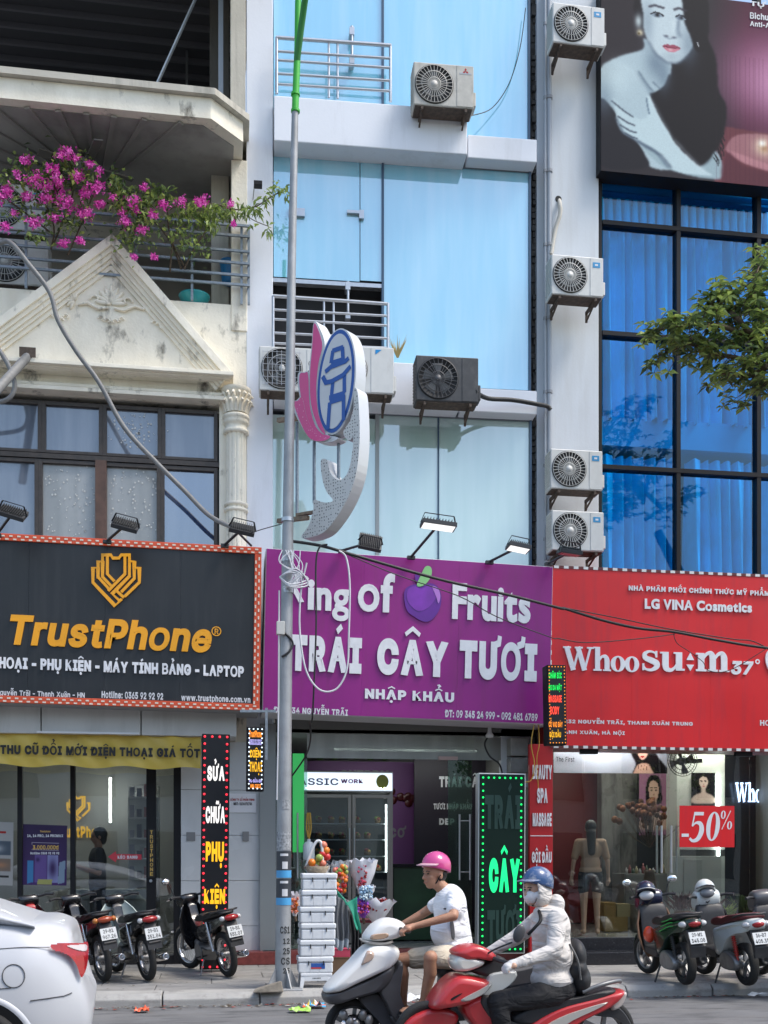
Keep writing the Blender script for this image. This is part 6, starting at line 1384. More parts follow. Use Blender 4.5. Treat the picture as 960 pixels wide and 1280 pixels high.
MB().box(X(518, 2.6), X(650, 2.6), 2.6, 2.66, .4, 3.1).build('board', mat('print_black_purple', (.02, .014, .025), .5), t)
for s, xl, xr, yt, yb in (('TRÁI CÂY', 549, 606, 966, 984), ('TƯƠI NHẬP KHẨU', 542, 590, 999, 1014), ('DEP', 549, 568, 1023, 1031)): letter(t, FL, s, (xl, yb), (xr, yt), m_txtp, 2.58, off=.05, name='lettering')
# display fridge
fg = thing('display_fridge', 'two door glass display fridge with lit header in the fruit shop', 'fridge', FL)
D = .75; xf = lambda x: FL.P(x, 0, D).x; zf = lambda y: FL.P(430, y, D).z
m_fs = mat('fridge_steel', (.30, .27, .24), .35, .7); m_shf = mat('shelf_wire', (.5, .5, .5), .3, .6)
MB().box(xf(374), xf(490), D+.62, D+.7, .32, zf(965)).build('back_panel', mat('fridge_inside', (.13, .15, .16), .5), fg)
for a, b in ((373, 377), (487.5, 491)): MB().box(xf(a), xf(b), D, D+.66, .32, zf(990)).build('side_panel', m_fs, fg)
MB().box(xf(373), xf(491), D-.02, D+.66, zf(990), zf(964)).build('header_box', mat('header_case', (.4, .4, .4), .4), fg, bevel=.006)
MB().box(xf(375), xf(490), D-.03, D-.02, zf(988), zf(966)).build('header_panel', mat('header_lit', (.6, .62, .65), .4, emit=(.75, .85, 1), es=.55), fg)
letter(fg, FL, 'CLASSIC', (352, 981), (423, 973), mat('header_blue', (.02, .04, .15), .4), D-.045, off=.02, name='header_lettering'); letter(fg, FL, 'WORK', (426, 979), (454, 974), mat('header_purple', (.2, .02, .2), .4), D-.045, off=.05, name='header_lettering')
c = FL.P(478, 977, D-.035); MB().ell(c, (.09, .004, .10), 16, 8).build('header_fruit', mat('lime_print', (.35, .36, .05), .4), fg)
db = MB()
for i in range(26): c = FL.P(383+i*3.9, 985, D-.035); db.ell(c, .007, 6, 4)
stuff(db.build('header_bulbs', m_lamp, fg))
for a, b in ((379, 439), (440, 488)):
    fr = MB(); za, zb = zf(993), .75
    fr.box(xf(a), xf(a)+.05, D-.02, D+.02, zb, za).box(xf(b)-.05, xf(b), D-.02, D+.02, zb, za).box(xf(a)+.05, xf(b)-.05, D-.021, D+.019, za-.05, za).box(xf(a)+.05, xf(b)-.05, D-.021, D+.019, zb, zb+.05)
    f = fr.build('door', m_fs, fg, bevel=.004); MB().box(xf(a)+.05, xf(b)-.05, D-.005, D+.0, zb+.05, za-.05).build('door_pane', glass('fridge_glass', (.82, .86, .86), .07, .01), f); c = xf(b)-.03 if a < 400 else xf(a)+.025
    MB().cyl((c, D-.05, zf(1078)), (c, D-.05, zf(1035)), .010).build('door_handle', m_steel, f)
MB().box(xf(374), xf(490), D-.01, D+.6, .32, .74).build('base_panel', m_fs, fg)
sy = [1029, 1049, 1070, 1090, 1110]
for y in sy: MB().box(xf(378), xf(487), D+.08, D+.55, zf(y)-.01, zf(y)).build('shelf', m_shf, fg)
MB().box(xf(482.5), xf(485.5), D+.04, D+.06, zf(1090), zf(1005)).build('light_strip', mat('fridge_strip_lit', (.9, .9, .9), .4, emit=(.9, 1, 1), es=6), fg)
fc_ = [(.5, .04, .03), (.55, .25, .04), (.2, .3, .05), (.45, .4, .08), (.3, .05, .05)]
for j, y in enumerate(sy[:4]):
    for k, x in enumerate((386, 400, 416, 430, 449, 462, 475)):
        if rnd.random() < .12: continue
        t = thing('fruit_basket', 'fruit basket on the '+['top', 'second', 'third', 'bottom'][j]+' fridge shelf, '+['leftmost one', 'second from the left', 'middle of the left door', 'left of the centre frame', 'right of the centre frame', 'middle of the right door', 'next to the light strip'][k], 'fruit basket', FL, group='fruit baskets in the fridge')
        c = Vector((xf(x), D+.25, zf(y)+.012)); w_ = rnd.uniform(.045, .06)
        MB().lathe([(0, 0), (w_*.8, 0), (w_, .05), (w_*.95, .05), (w_*.7, .012), (0, .012)], c, n=14).build('basket', mat('wicker', (.18, .11, .05), .8, var=.3, vs=30), t)
        for q in range(5): a = q*1.256; MB().ell(c+Vector((.028*math.cos(a), .028*math.sin(a), .06+.015*(q % 2))), .024, 10, 7).build('fruit', mat('fruit_skin_'+'abcde'[(q+k+j) % 5], fc_[(q*(1+k % 2)+k+j) % 5], .3), t)
ctn = thing('sales_counter', 'dark green counter behind the riders in the fruit shop', 'counter', FL)
MB().box(X(492, 1.2), X(575, 1.2), 1.2, 1.7, .32, FL.P(530, 1084, 1.2).z).build('counter_body', mat('counter_green', (.03, .075, .03), .5, var=.3, vs=3), ctn); MB().box(X(490, 1.15), X(577, 1.15), 1.15, 1.72, FL.P(530, 1084, 1.2).z+.003, FL.P(530, 1080, 1.2).z).build('counter_top', m_blackf, ctn)
MB().box(X(420, 1.5), X(600, 1.5), 1.7, 1.78, 3.14, 3.17).build('fill_lamp', m_lamp, fs_)  # added fill glow that lifts the purple walls of the dim room
t = thing('ceiling_bulb', 'white bulb lamp hanging under the right of the purple signboard', 'lamp', FL)
c = FL.P(612, 914, -.3); MB().lathe([(0, -.09), (.05, -.085), (.055, -.05), (.03, -.02), (.022, .06), (0, .07)], c, n=16).build('bulb', mat('bulb_white', (.75, .75, .75), .3), t)
t = thing('meter_box', 'pair of dusty electric meter boxes on the pier right of the fruit shop', 'meter box', FL)
for y0, y1 in ((914, 938), (940, 960)): MB().box(X(638, -.2), X(660, -.2), -.22, .0, Zl(y1, -.2), Zl(y0, -.2)).build('meter', mat('meter_grey', (.28, .28, .26), .5, var=.15, vs=9), t, bevel=.012)
cable('black_cable', 'black cable drooping behind the bulb to the top of the green LED sign', FL, [(612, 918, -.2), (606, 930, -.25), (612, 945, -.25), (624, 955, -.3), (628, 968, -.35)], .012, m_cab)
cable('yellow_wire', 'yellow and orange wire looping beside the meter boxes', FL, [(668, 905, -.8), (664, 930, -.8), (668, 955, -.8), (664, 975, -.8), (652, 978, -.8)], .007, mat('wire_yellow', (.5, .3, .04), .5))
cable('yellow_wire', 'second yellow wire beside the red service board', FL, [(673, 905, -.8), (674, 930, -.8), (671, 950, -.8), (673, 985, -.75)], .006, MATS['wire_yellow'])
# canister hung on the door with its yellow straps
t = thing('plastic_canister', 'small white plastic canister hanging by yellow straps on the fruit shop door', 'canister', FL)
c = FL.P(386, 1063, -.2); MB().lathe([(0, -.13), (.07, -.13), (.078, -.11), (.078, .07), (.05, .11), (.022, .12), (.022, .15), (0, .15)], c, n=20).build('bottle', mat('canister_white', (.55, .6, .63), .35), t)
for dx in (-.03, 0, .03): MB().tube(smooth_path([c+Vector((0, 0, .14)), c+Vector((dx, 0, .3)), c+Vector((dx*.6, 0, .5))], 5), .009, 6).build('strap', MATS['wire_yellow'], t)
# ---- cosmetics shop
cs = thing('cosmetics_shopfront', 'frameless glass cosmetics shop front with granite steps under the red signboard', 'shopfront', FL)
FO = -.6
xc = lambda x, d=FO: FL.P(x, 0, d).x; zc = lambda y, d=FO: FL.P(820, y, d).z
room(cs, xc(692), xc(1040), FO+.05, 3.2, .46, 3.25, mat('cos_wall', (.20, .20, .18), .6), mat('cos_floor', (.32, .31, .29), .15), mat('cos_ceiling', (.35, .36, .36), .8), mat('cos_back', (.13, .13, .12), .6))
m_gran = mat('black_granite', (.022, .023, .027), .22, var=.3, vs=40, dirt=(.14, .14, .15), damt=.8, dscale=(40, 40, 40), dth=(.62, .68))
MB().box(xc(688), xc(1040), FO-.03, FO+.2, .13, .455).build('granite_step', m_gran, cs, bevel=.005)
MB().box(xc(688), xc(1040), FO-.40, FO-.032, .13, .29).build('granite_step', m_gran, cs, bevel=.005)
gc = glass('cosmetics_glass', (.86, .89, .87), .05, .003)
jx = [691, 731, 836, 937, 1035]
for a, b in zip(jx[:-1], jx[1:]): MB().box(xc(a)+.004, xc(b)-.004, FO, FO+.012, .46, 3.24).build('pane', gc, cs)
for x in (736, 929): MB().box(xc(x)-.12, xc(x)+.12, FO-.03, FO+.03, zc(944), zc(934)).build('patch_fitting', m_blackf, cs)
for x in (821, 827, 839, 845.5):
    rod(FL, 'door_handle', m_steel, cs, (x, 1032), (x, 1091), FO-.07 if x in (827, 839) else FO+.08, .016)
# interior walls
MB().box(xc(694, 0), xc(750, 2.6), 2.4, 2.5, .47, 3.2).build('red_wall', mat('dull_red_wall', (.16, .02, .02), .4, var=.15, vs=1), cs)
MB().box(xc(752, 1.6), xc(796, 1.6), 1.6, 1.8, .47, 3.2).build('marble_wall', mat('grey_marble', (.16, .155, .14), .3, dirt=(.05, .05, .045), damt=.9, dscale=(7, 3, 1.3), dth=(.45, .6), var=.2, vs=4), cs)
MB().box(xc(796, 1.6), xc(846, 1.6), 1.62, 1.8, .47, 3.2).build('dark_wall', mat('dark_teal_wall', (.03, .032, .035), .4), cs)
MB().box(xc(846, 1.0), xc(906, 1.0), 1.0, 1.8, .47, 3.2).build('pale_wall', mat('pale_green_wall', (.55, .58, .52), .5), cs)
MB().box(xc(906, 1.6), xc(1040, 1.6), 1.6, 1.8, .47, 3.2).build('dark_wall', mat('navy_wall', (.012, .014, .022), .25), cs)
MB().box(xc(896.5, .95), xc(899.5, .95), .94, .98, zc(1072, .95), zc(968, .95)).build('light_strip', MATS['fridge_strip_lit'], cs)
for a, dd in ((740, .8), (880, .8), (722, .02), (790, .02), (970, .02)): MB().box(xc(a, dd)-.5, xc(a, dd)+.5, dd-.1, dd+.1, 3.2, 3.23).build('fill_lamp', mat('cosmetics_fill_lit', (.9, .9, .9), .4, emit=(1, .98, .93), es=8), cs)  # added fill tubes that brighten the room and the header poster
P = Paint(150, 36, (.62, .66, .72)); 
P.poly([(.68, .1), (.74, -.2), (.84, -.2), (.92, .3), (1.0, 1.0), (.70, 1.2), (.72, .6)], (.07, .05, .06), .8); P.poly([(.735, -.3), (.83, -.3), (.83, .15), (.79, .42), (.755, .35), (.735, .1)], (.80, .66, .60), .6); P.poly([(.76, .28), (.78, .24), (.80, .28), (.78, .33)], (.6, .12, .15), .4)
P.poly([(.72, .75), (.76, .58), (.82, .56), (.86, .8), (.88, 1.2), (.70, 1.2)], (.78, .65, .58), .8)
for i in range(4): P.line([(.74+i*.025, .85), (.745+i*.025, .65)], .004, (.45, .32, .28), .4)
t = thing('header_poster', 'pale poster strip of a woman resting her chin on her hand inside the cosmetics shop', 'poster', FL)
P.build('printed_picture', t, FL, (692, 936), (834, 938), (834, 967), (692, 966), .2)
for s, xl, xr, yt, yb in (('TÁI TẠO HÒA CÂN', 672, 724, 936, 940), ('HỆ VI SINH', 748, 774, 938, 941.5), ('The First', 695, 718, 946, 952)): letter(t, FL, s, (xl, yb), (xr, yt), m_blackf, .19, off=.01, name='poster_lettering')
def face_paint(bgc, skin=(.80, .66, .58), side=1, hair=(.06, .045, .05), w=34, h=76):
    P = Paint(w, h, bgc); P.poly([(.30, .10), (.5, .02), (.72, .08), (.80, .3), (.76, .48), (.3, .48), (.24, .3)], hair, .6); P.poly([(.36, .16), (.5, .11), (.66, .16), (.70, .3), (.62, .44), (.5, .49), (.40, .43), (.34, .3)], skin, .5)
    for x in (.44, .60): P.spot((x, .27), (.035, .012), (.08, .06, .06)); P.line([(x-.06, .235), (x+.05, .23)], .012, (.2, .14, .12), .3)
    P.spot((.52, .34), (.03, .012), (.55, .4, .35)); P.spot((.52, .40), (.05, .016), (.6, .15, .18)); P.poly([(.42, .46), (.60, .46), (.62, .58), (.9, .68), (1.0, .9), (0, .9), (.12, .68), (.4, .58)], skin, .8); return P
t = thing('portrait_poster', 'pink portrait poster of a woman behind the flowers in the cosmetics shop', 'poster', FL); face_paint((.60, .42, .52)).build('printed_picture', t, FL, (799, 967), (834, 967), (834, 1044), (799, 1044), 1.4)
t = thing('portrait_poster', 'dark poster of a pale woman face beside the light strip', 'poster', FL); face_paint((.06, .055, .07), (.85, .76, .70), w=30, h=40).build('printed_picture', t, FL, (864, 966), (894, 966), (894, 1008), (864, 1008), .97)
t = thing('illuminated_lettering', 'blue white illuminated Whoo lettering on the dark cosmetics shop wall', 'sign', FL)
letter(t, FL, '', (919, 1003), (959, 978), mat('lit_blue_white', (.8, .9, 1), .4, emit=(.45, .62, 1), es=2.2), 1.5, geo=serif_geo('Whoo', -.02), name='lit_letters')
fn = thing('wall_fan', 'black caged wall fan high in the cosmetics shop window', 'fan', FL)
c = FL.P(853, 951, .1); g = MB()
for k in (.3, .6, .85, 1): g.lathe([(.22*k-.004, -.01), (.22*k+.004, -.01), (.22*k+.004, .0), (.22*k-.004, .0), (.22*k-.004, -.01)], c, 'Y', 30)
for i in range(30): a = i*6.283/30; g.bar(c, c+Vector((.22*math.cos(a), 0, .22*math.sin(a))), .004)
g.build('cage', m_blackf, fn); MB().lathe([(0, -.03), (.05, -.02), (.05, .1), (0, .12)], c, 'Y', 16).build('motor', m_blackf, fn)
b = MB(); 
for i in range(4): a = i*1.57; b.prism([(c.x, c.z), (c.x+.19*math.cos(a), c.z+.19*math.sin(a)), (c.x+.19*math.cos(a+.6), c.z+.19*math.sin(a+.6))], c.y+.02, c.y+.025)
b.build('blade', mat('fan_smoke', (.12, .13, .14), .3), fn); MB().bar(c+Vector((.1, .1, 0)), FL.P(876, 951, .3), .06).build('arm', m_blackf, fn)
fb = thing('flower_bunch', 'large bunch of brown dried flower balls behind the door handles', 'flowers', FL)
q = MB(); st_ = MB(); base = FL.P(812, 1060, .3)
for i in range(56):
    x = 808+rnd.gauss(0, 17); y = 1016+rnd.gauss(0, 10); c = FL.P(x, y, .3+rnd.gauss(0, .1)); q.ell(c, rnd.uniform(.03, .055), 8, 6, rnd.choice([0, 1])); st_.tube([base, (base+c)/2+Vector((0, 0, -.05)), c], .004, 4, cap=False)
stuff(q.build('flower_balls', [mat('dried_rust', (.16, .06, .025), .9, var=.2, vs=30, bump=.5), mat('dried_brown', (.10, .04, .02), .9, bump=.5)], fb)); stuff(st_.build('twigs', m_stem, fb))
MB().lathe([(0, 0), (.09, 0), (.12, .2), (.07, .45), (.09, .5), (.06, .48), (0, .1)], (base.x, .3, .5+.35), n=20).build('vase', mat('vase_brown', (.1, .07, .05), .3), fb)
MB().box(base.x-.22, base.x+.22, .1, .5, .47, .85).build('vase_stand', mat('stand_grey', (.18, .18, .16), .5), fb)
def shop_box(name, lab, cat, x0_, y0_, x1_, y1_, d, dp, m, knobs=0):
    t = thing(name, lab, cat, FL); a = FL.P(x0_, y0_, d); b = FL.P(x1_, y1_, d); zb = max(.47, b.z) if y1_ < 1160 else .47
    MB().box(a.x, b.x, d, d+dp, zb, a.z).build('carcass', m, t, bevel=.005)
    for k in range(knobs): z0 = zb+(a.z-zb)*(k+.06)/knobs; z1 = zb+(a.z-zb)*(k+.94)/knobs; MB().box(a.x+.02, b.x-.02, d-.014, d, z0, z1).build('drawer', m, t, bevel=.004)
    return t
shop_box('drawer_cabinet', 'grey drawer cabinet with bottles on top inside the cosmetics shop', 'cabinet', 780, 1092, 834, 1165, .9, .5, mat('cab_grey', (.20, .20, .18), .5), 3)
t = shop_box('cosmetics_counter', 'pale counter with a small door panel below the sale sign', 'counter', 836, 1070, 902, 1165, .85, .1, mat('cab_pale', (.42, .44, .40), .5)); 
for a, b in ((855, 878),): MB().box(xc(a, .83), xc(b, .83), .83, .85, zc(1118, .83), zc(1074, .83)).build('door_panel', mat('cab_panel', (.36, .37, .34), .5), t, bevel=.004)
for k, (x0_, x1_, y0_) in enumerate(((755, 770, 1128), (771, 788, 1130), (757, 785, 1146))): shop_box('cardboard_box', ['yellow brown box behind the glass, left one of the upper pair', 'paler box behind the glass, right one of the upper pair', 'wide yellow brown box at the bottom of the pile behind the glass'][k], 'box', x0_, y0_, x1_, 1146 if k < 2 else 1165, .3, .3, mat('box_ochre_'+'abc'[k], [(.22, .13, .03), (.28, .22, .10), (.24, .15, .04)][k], .7), 0)
MB().box(xc(850, 1), xc(905, 1), .97, 1, zc(1070, .97), zc(1062, .97)).build('shelf_edge', mat('shelf_dark', (.05, .05, .05), .4), cs)
for i in range(24):
    x = 782+i*2.1 if i < 22 else 800; t_ = None
bt = thing('bottle_row', 'row of small cosmetic bottles on the grey drawer cabinet', 'bottles', FL)
for i in range(12):
    c = FL.P(783+i*4.2, 1092, 1.0); h = rnd.uniform(.06, .16); MB().lathe([(0, 0), (.022, 0), (.022, h*.7), (.009, h*.78), (.009, h), (0, h)], c, n=10).build('bottle', mat('cosm_'+'abcd'[i % 4], [(.5, .5, .48), (.3, .1, .1), (.1, .15, .1), (.45, .4, .25)][i % 4], .3), bt)
def pot_plant(lab, x, y, r, hgt, col, mi, n=60):
    t = thing('potted_plant', lab, 'plant', FL); c = FL.P(x, y, .15); c.z = .47
    MB().lathe([(0, 0), (r*.7, 0), (r, hgt*.5), (r*.8, hgt), (r*.7, hgt), (0, hgt*.6)], c, n=20).build('pot', mat('pot_'+lab[:6].replace(' ', '_'), col, .4), t); f = MB()
    for i in range(n): a = rnd.uniform(0, 6.28); leaf_geo(f, c+Vector((rnd.gauss(0, r*.5), rnd.gauss(0, r*.4), hgt)), Vector((math.cos(a)*.6, math.sin(a)*.6, rnd.uniform(.5, 1.6))), rnd.uniform(.2, .38), .03, mi)
    stuff(f.build('leaves', m_lf+[mat('leaf_maroon', (.10, .03, .035), .5)], t, fix=False)); return t
pot_plant('brown clay pot with maroon spiky leaves between the two parked scooters', 853, 1150, .14, .30, (.12, .055, .035), 4)
pot_plant('dull red pot with dark leaves behind the white parked scooter', 884, 1150, .16, .26, (.11, .05, .04), 4, 40)
pot_plant('low pot with fresh green leaves inside the glass near the right edge', 907, 1155, .1, .16, (.25, .3, .08), 2, 40)
pot_plant('tall green plant inside the glass at the right edge', 935, 1150, .13, .25, (.1, .1, .09), 1, 90)
# ================================================================ goods on the pavement
FCr = Frame(394, 12.1, 0, 0, 0)
m_foam = mat('white_foam', (.68, .70, .72), .6, var=.04, vs=6, bump=.15, bs=60, dirt=(.36, .34, .31), damt=.45, dscale=(9, 9, 5), dth=(.58, .75))
st = thing('plastic_stool', 'low white plastic stool under the stack of foam boxes', 'stool', FCr)
MB().box(-.17, .17, -.15, .15, .262, .295).build('seat', m_foam, st, bevel=.008)
for sx in (-1, 1):
    for sy_ in (-1, 1): MB().add([(sx*.12, sy_*.10, .262), (sx*.165, sy_*.10, .262), (sx*.165, sy_*.145, .262), (sx*.12, sy_*.145, .262), (sx*.145, sy_*.13, .135), (sx*.18, sy_*.13, .135), (sx*.18, sy_*.16, .135), (sx*.145, sy_*.16, .135)], [(0, 1, 2, 3), (7, 6, 5, 4), (0, 4, 5, 1), (1, 5, 6, 2), (2, 6, 7, 3), (3, 7, 4, 0)]).build('leg', m_foam, st)
ap = MB(); ap.box(-.125, .125, -.148, -.140, .215, .262)
for i in range(6): ap.box(-.04+i*.015, -.033+i*.015, -.150, -.147, .235, .25, 1)
ap.build('apron', [m_foam, m_blackf], st)
words = ['bottom', 'second from the bottom', 'third from the bottom', 'third from the top', 'second from the top', 'topmost']
m_tape = mat('clip_black', (.02, .02, .02), .5); cr0 = None
for i in range(6):
    lab = ('bottom white foam box of the stack, with a blue and red sticker' if i == 0 else words[i]+' white foam box of the stack beside the lamp post'+(' under the fruit gift basket' if i == 5 else ''))
    if cr0 is None:
        t = cr0 = thing('foam_box', lab, 'box', FCr, group='white foam fruit boxes'); 
        MB().box(-.185, .185, -.14, .14, 0, .112).build('box_body', m_foam, t, bevel=.016, bseg=3); MB().box(-.192, .192, -.147, .147, .114, .176).build('box_lid', m_foam, t, bevel=.018, bseg=3)
        for x in (-.075, .085): MB().box(x-.005, x+.005, -.150, -.1402, .085, .128).build('clip', m_tape, t)
        for x in (-.06, .04): MB().box(x-.002, x+.002, -.1418, -.1400, .01, .10).build('mould_line', mat('foam_line', (.5, .5, .51), .6), t)
    else:
        t = copy_tree(cr0); t['label'] = lab
    t.matrix_world = FCr.m @ Matrix.Translation((rnd.uniform(-.008, .008)+.006*i, 0, .297+i*.1785)) @ Matrix.Rotation(rnd.uniform(-.03, .03), 4, 'Z')
stk = MB().box(-.05, .10, -.1425, -.1402, .045, .105).build('sticker', mat('sticker_royal', (.03, .10, .35), .4), cr0); MB().box(-.05, .06, -.144, -.1425, .045, .062).build('sticker_stripe', mat('sticker_red', (.5, .05, .04), .4), cr0)
# gift baskets and bouquets
Z7 = lambda x, y: (350+x*.1718, 1040+y*.1718)
def blob_fruit(t, F, cx_, cy_, d, n, sx, sy, r, cols, name='fruit'):
    for i in range(n): c = F.P(*Z7(cx_+rnd.gauss(0, sx), cy_+rnd.gauss(0, sy)), d+rnd.uniform(-.04, .04)); MB().ell(c, r*rnd.uniform(.8, 1.1), 12, 8).build(name, rnd.choice(cols), t)
m_cel = glass('cellophane', (.85, .87, .88), .16, .12, (.7, .72, .74), .35)
def fruitm(n, c): return mat('skin_'+n, c, .28, var=.12, vs=15)
frs = [fruitm('red_apple', (.55, .03, .03)), fruitm('orange', (.75, .20, .02)), fruitm('peach', (.72, .22, .14)), fruitm('green_pear', (.30, .38, .08))]
def wrap_cone(t, F, cx_, cy_, d, w, h, m, name='wrapping', seed=1):
    r = random.Random(seed); c = F.P(*Z7(cx_, cy_), d); mb = MB(); n = 26; rows = []
    for z, rr in ((0, .25), (.3, .6), (.6, .9), (.85, 1.05), (1, 1.12)):
        rows.append([(c.x+w/2*rr*(1+r.uniform(-.14, .14))*math.cos(6.283*k/n), d+w/2*.8*rr*(1+r.uniform(-.14, .14))*math.sin(6.283*k/n), c.z+h*(z-.5)+r.uniform(-.012, .012)*(1+2*z)) for k in range(n)])
    return mb.loft(rows, 0, True, False).build(name, m, t, fix=False)
FB1 = Frame(394, 12.1, 0)
t = thing('fruit_gift_basket', 'fruit gift basket with a tall white hoop on top of the foam boxes', 'gift basket', FB1)
c0 = FB1.P(*Z7(270, 335), 0); c0.z = .297+6*.1785+.002; c0.y = 0
MB().lathe([(0, 0), (.10, 0), (.135, .07), (.128, .07), (.09, .01), (0, .01)], (c0.x, 0, c0.z), n=22).build('basket', mat('wicker_pale', (.35, .28, .2), .8, var=.3, vs=40, bump=.6), t)
MB().tube(smooth_path([(c0.x-.12, 0, c0.z+.06), (c0.x-.06, 0, c0.z+.24), (c0.x, 0, c0.z+.34), (c0.x+.05, 0, c0.z+.30), (c0.x+.06, 0, c0.z+.06)], 6), .016, 8).build('hoop', m_foam, t)
for i, (dx, dz) in enumerate(((.07, .30), (.10, .24), (.06, .20), (.11, .17), (.0, .10), (-.06, .11), (.06, .1), (.02, .16), (-.02, .06))): MB().ell((c0.x+dx, rnd.uniform(-.04, .03), c0.z+dz), .042, 14, 10).build('fruit', frs[[2, 1, 0, 0, 3, 1, 2, 3, 0][i]], t)
wrap_cone(t, FB1, 270, 300, 0, .24, .16, m_cel, seed=3)
FBq = Frame(450, 12.9, 0)
def bouquet(lab, cx_, cy_, w, h, mw, cols, n, d=0., r=.022, sx=30, sy=30, dy=0, name='bouquet', flat=False):
    w *= 1.2; h *= 1.15; sx *= 1.15; sy *= 1.1; n = int(n*1.3)
    t = thing(name, lab, 'bouquet', FBq, group='fruit and flower bouquets'); wrap_cone(t, FBq, cx_, cy_, d, w, h, mw, seed=int(cx_)); q = MB()
    for i in range(n):
        c = FBq.P(*Z7(cx_+rnd.uniform(-1, 1)*sx, cy_+dy+rnd.uniform(-1, 1)*sy), d-.08+rnd.uniform(-.05, .03)); mi = rnd.randrange(len(cols))
        q.ell(c, r*rnd.uniform(.8, 1.15), 9, 6, mi)
        if r < .02:
            for k in range(4): leaf_geo(q, c, rv(), r*1.7, r, mi)
    o = q.build('blooms' if r < .02 else 'fruits', cols, t); stuff(o)
    MB().tube([FBq.P(*Z7(cx_, cy_), d)-Vector((0, 0, h*.5)), FBq.P(*Z7(cx_+8, cy_+120), d)], .016, 8).build('stem_bundle', m_stem, t); return t
m_wrapw = mat('wrap_white', (.72, .72, .76), .4, bump=.4, bs=14); m_wrapk = mat('wrap_pink', (.62, .45, .52), .5)
rose = mat('rose_red', (.30, .015, .02), .6); rosep = mat('rose_pink', (.5, .06, .12), .6); blu = mat('bloom_blue', (.35, .55, .75), .6); vio = mat('bloom_violet', (.35, .08, .55), .6)
bouquet('tall bouquet of apples and peaches in clear wrap right of the foam boxes', 440, 340, .17, .34, m_cel, frs, 26, sx=38, sy=85, r=.03)
bouquet('white wrapped bouquet with a stripe of pink roses leaning right', 600, 320, .25, .32, m_wrapw, [rosep, rose], 60, sx=26, sy=75, dy=0, r=.013)
bouquet('round bouquet of pale blue flowers in the middle of the cluster', 628, 450, .16, .14, m_wrapw, [blu, mat('bloom_pale', (.6, .7, .75), .6)], 90, sx=40, sy=45, d=-.12, r=.013, dy=-8)
bouquet('purple wrapped bouquet low beside the green cloth', 605, 550, .15, .2, mat('wrap_purple', (.25, .05, .45), .45), [vio, rosep], 40, sx=35, sy=40, d=-.1, r=.014)
bouquet('big bouquet of dark red roses in frilled white paper, lowest of the cluster', 700, 570, .34, .22, m_wrapw, [rose, mat('rose_dark', (.18, .01, .012), .6)], 130, sx=60, sy=38, dy=-42, d=-.05, r=.014)
bouquet('small orange and white bouquet just left of the foam boxes by the post', 108, 530, .12, .22, m_wrapw, [frs[1], frs[2]], 24, sx=20, sy=50, r=.016, d=-.3)
# hanging raincoats on a small rack
rk = thing('garment_rack', 'dark stand holding the bouquets and raincoats right of the foam boxes', 'stand', FBq)
A = FBq.P(*Z7(400, 450), .05); B_ = FBq.P(*Z7(790, 640), .05)
MB().box(A.x, B_.x, -.0, .4, B_.z-.03, B_.z).build('table_top', mat('rack_red', (.2, .02, .03), .5), rk, bevel=.005)
for x in (A.x+.03, B_.x-.06):
    for y in (.03, .34): MB().box(x, x+.03, y, y+.03, .13, B_.z-.032).build('leg', m_blackf, rk)
def drape(name, lab, F, pts_top, pts_bot, d, m, cat='raincoat', folds=5, amp=.03, hem=None, seed=1):
    a0, a1 = [F.P(*Z7(*p), d) for p in pts_top]; b0, b1 = [F.P(*Z7(*p), d) for p in pts_bot]; n, rws = 40, 16; vs = []
    for j in range(rws+1):
        t_ = j/rws
        for i in range(n+1):
            s = i/n; p = (a0*(1-s)+a1*s)*(1-t_)+(b0*(1-s)+b1*s)*t_; vs.append((p.x+.008*math.sin(t_*7+s*3+seed), d+amp*(.3+t_)*math.sin(s*folds*6.28+seed)-.05*t_, p.z+.02*math.sin(s*9+seed)*t_))
    mb = MB()
    for j in range(rws):
        for i in range(n): pass
    fs = [(j*(n+1)+i, (j+1)*(n+1)+i, (j+1)*(n+1)+i+1, j*(n+1)+i+1) for j in range(rws) for i in range(n)]
    mb.add(vs, fs, 0, True)
    if hem: mb.mi = [1 if k >= (rws-3)*n else 0 for k in range(len(fs))]
    o = mb.build(name, [m]+([hem] if hem else []), None, fix=False); o.matrix_world = F.m; s_ = o.modifiers.new('t', 'SOLIDIFY'); s_.thickness = .006; return tag(o, lab, cat)
FD = Frame(430, 12.4, 0)
drape('raincoat', 'grey raincoat with a pale hem hanging right of the foam boxes', FD, ((398, 455), (510, 500)), ((385, 850), (505, 850)), 0, mat('cloth_grey', (.13, .14, .155), .7), hem=mat('cloth_pale', (.42, .47, .52), .7), folds=3)
drape('raincoat', 'black raincoat hanging below the green cloth', FD, ((500, 560), (580, 700)), ((515, 940), (600, 900)), -.02, mat('cloth_black', (.02, .02, .022), .6), folds=3, seed=4)
drape('green_cloth', 'bright green cloth with a white edge draped over the raincoats', FD, ((395, 372), (430, 470)), ((470, 520), (495, 520)), -.07, mat('cloth_green', (.02, .28, .18), .6), cat='cloth', folds=1, amp=.01, seed=2)
drape('green_cloth', 'long green cloth tongue hanging down over the black raincoat', FD, ((490, 515), (555, 470)), ((560, 700), (582, 735)), -.08, MATS['cloth_green'], cat='cloth', folds=1, amp=.015, seed=5)
def simple_box(lab, F, x0_, y0_, x1_, y1_, d, dp, m, zb):
    t = thing('cardboard_box', lab, 'box', F); a = F.P(*Z7(x0_, y0_), d); b = F.P(*Z7(x1_, y1_), d); MB().box(a.x, b.x, d, d+dp, zb, a.z).build('carton', m, t, bevel=.004); MB().box(a.x-.004, b.x+.004, d-.004, d+dp, a.z-.001, a.z+.006).build('flap', m, t); return a.z
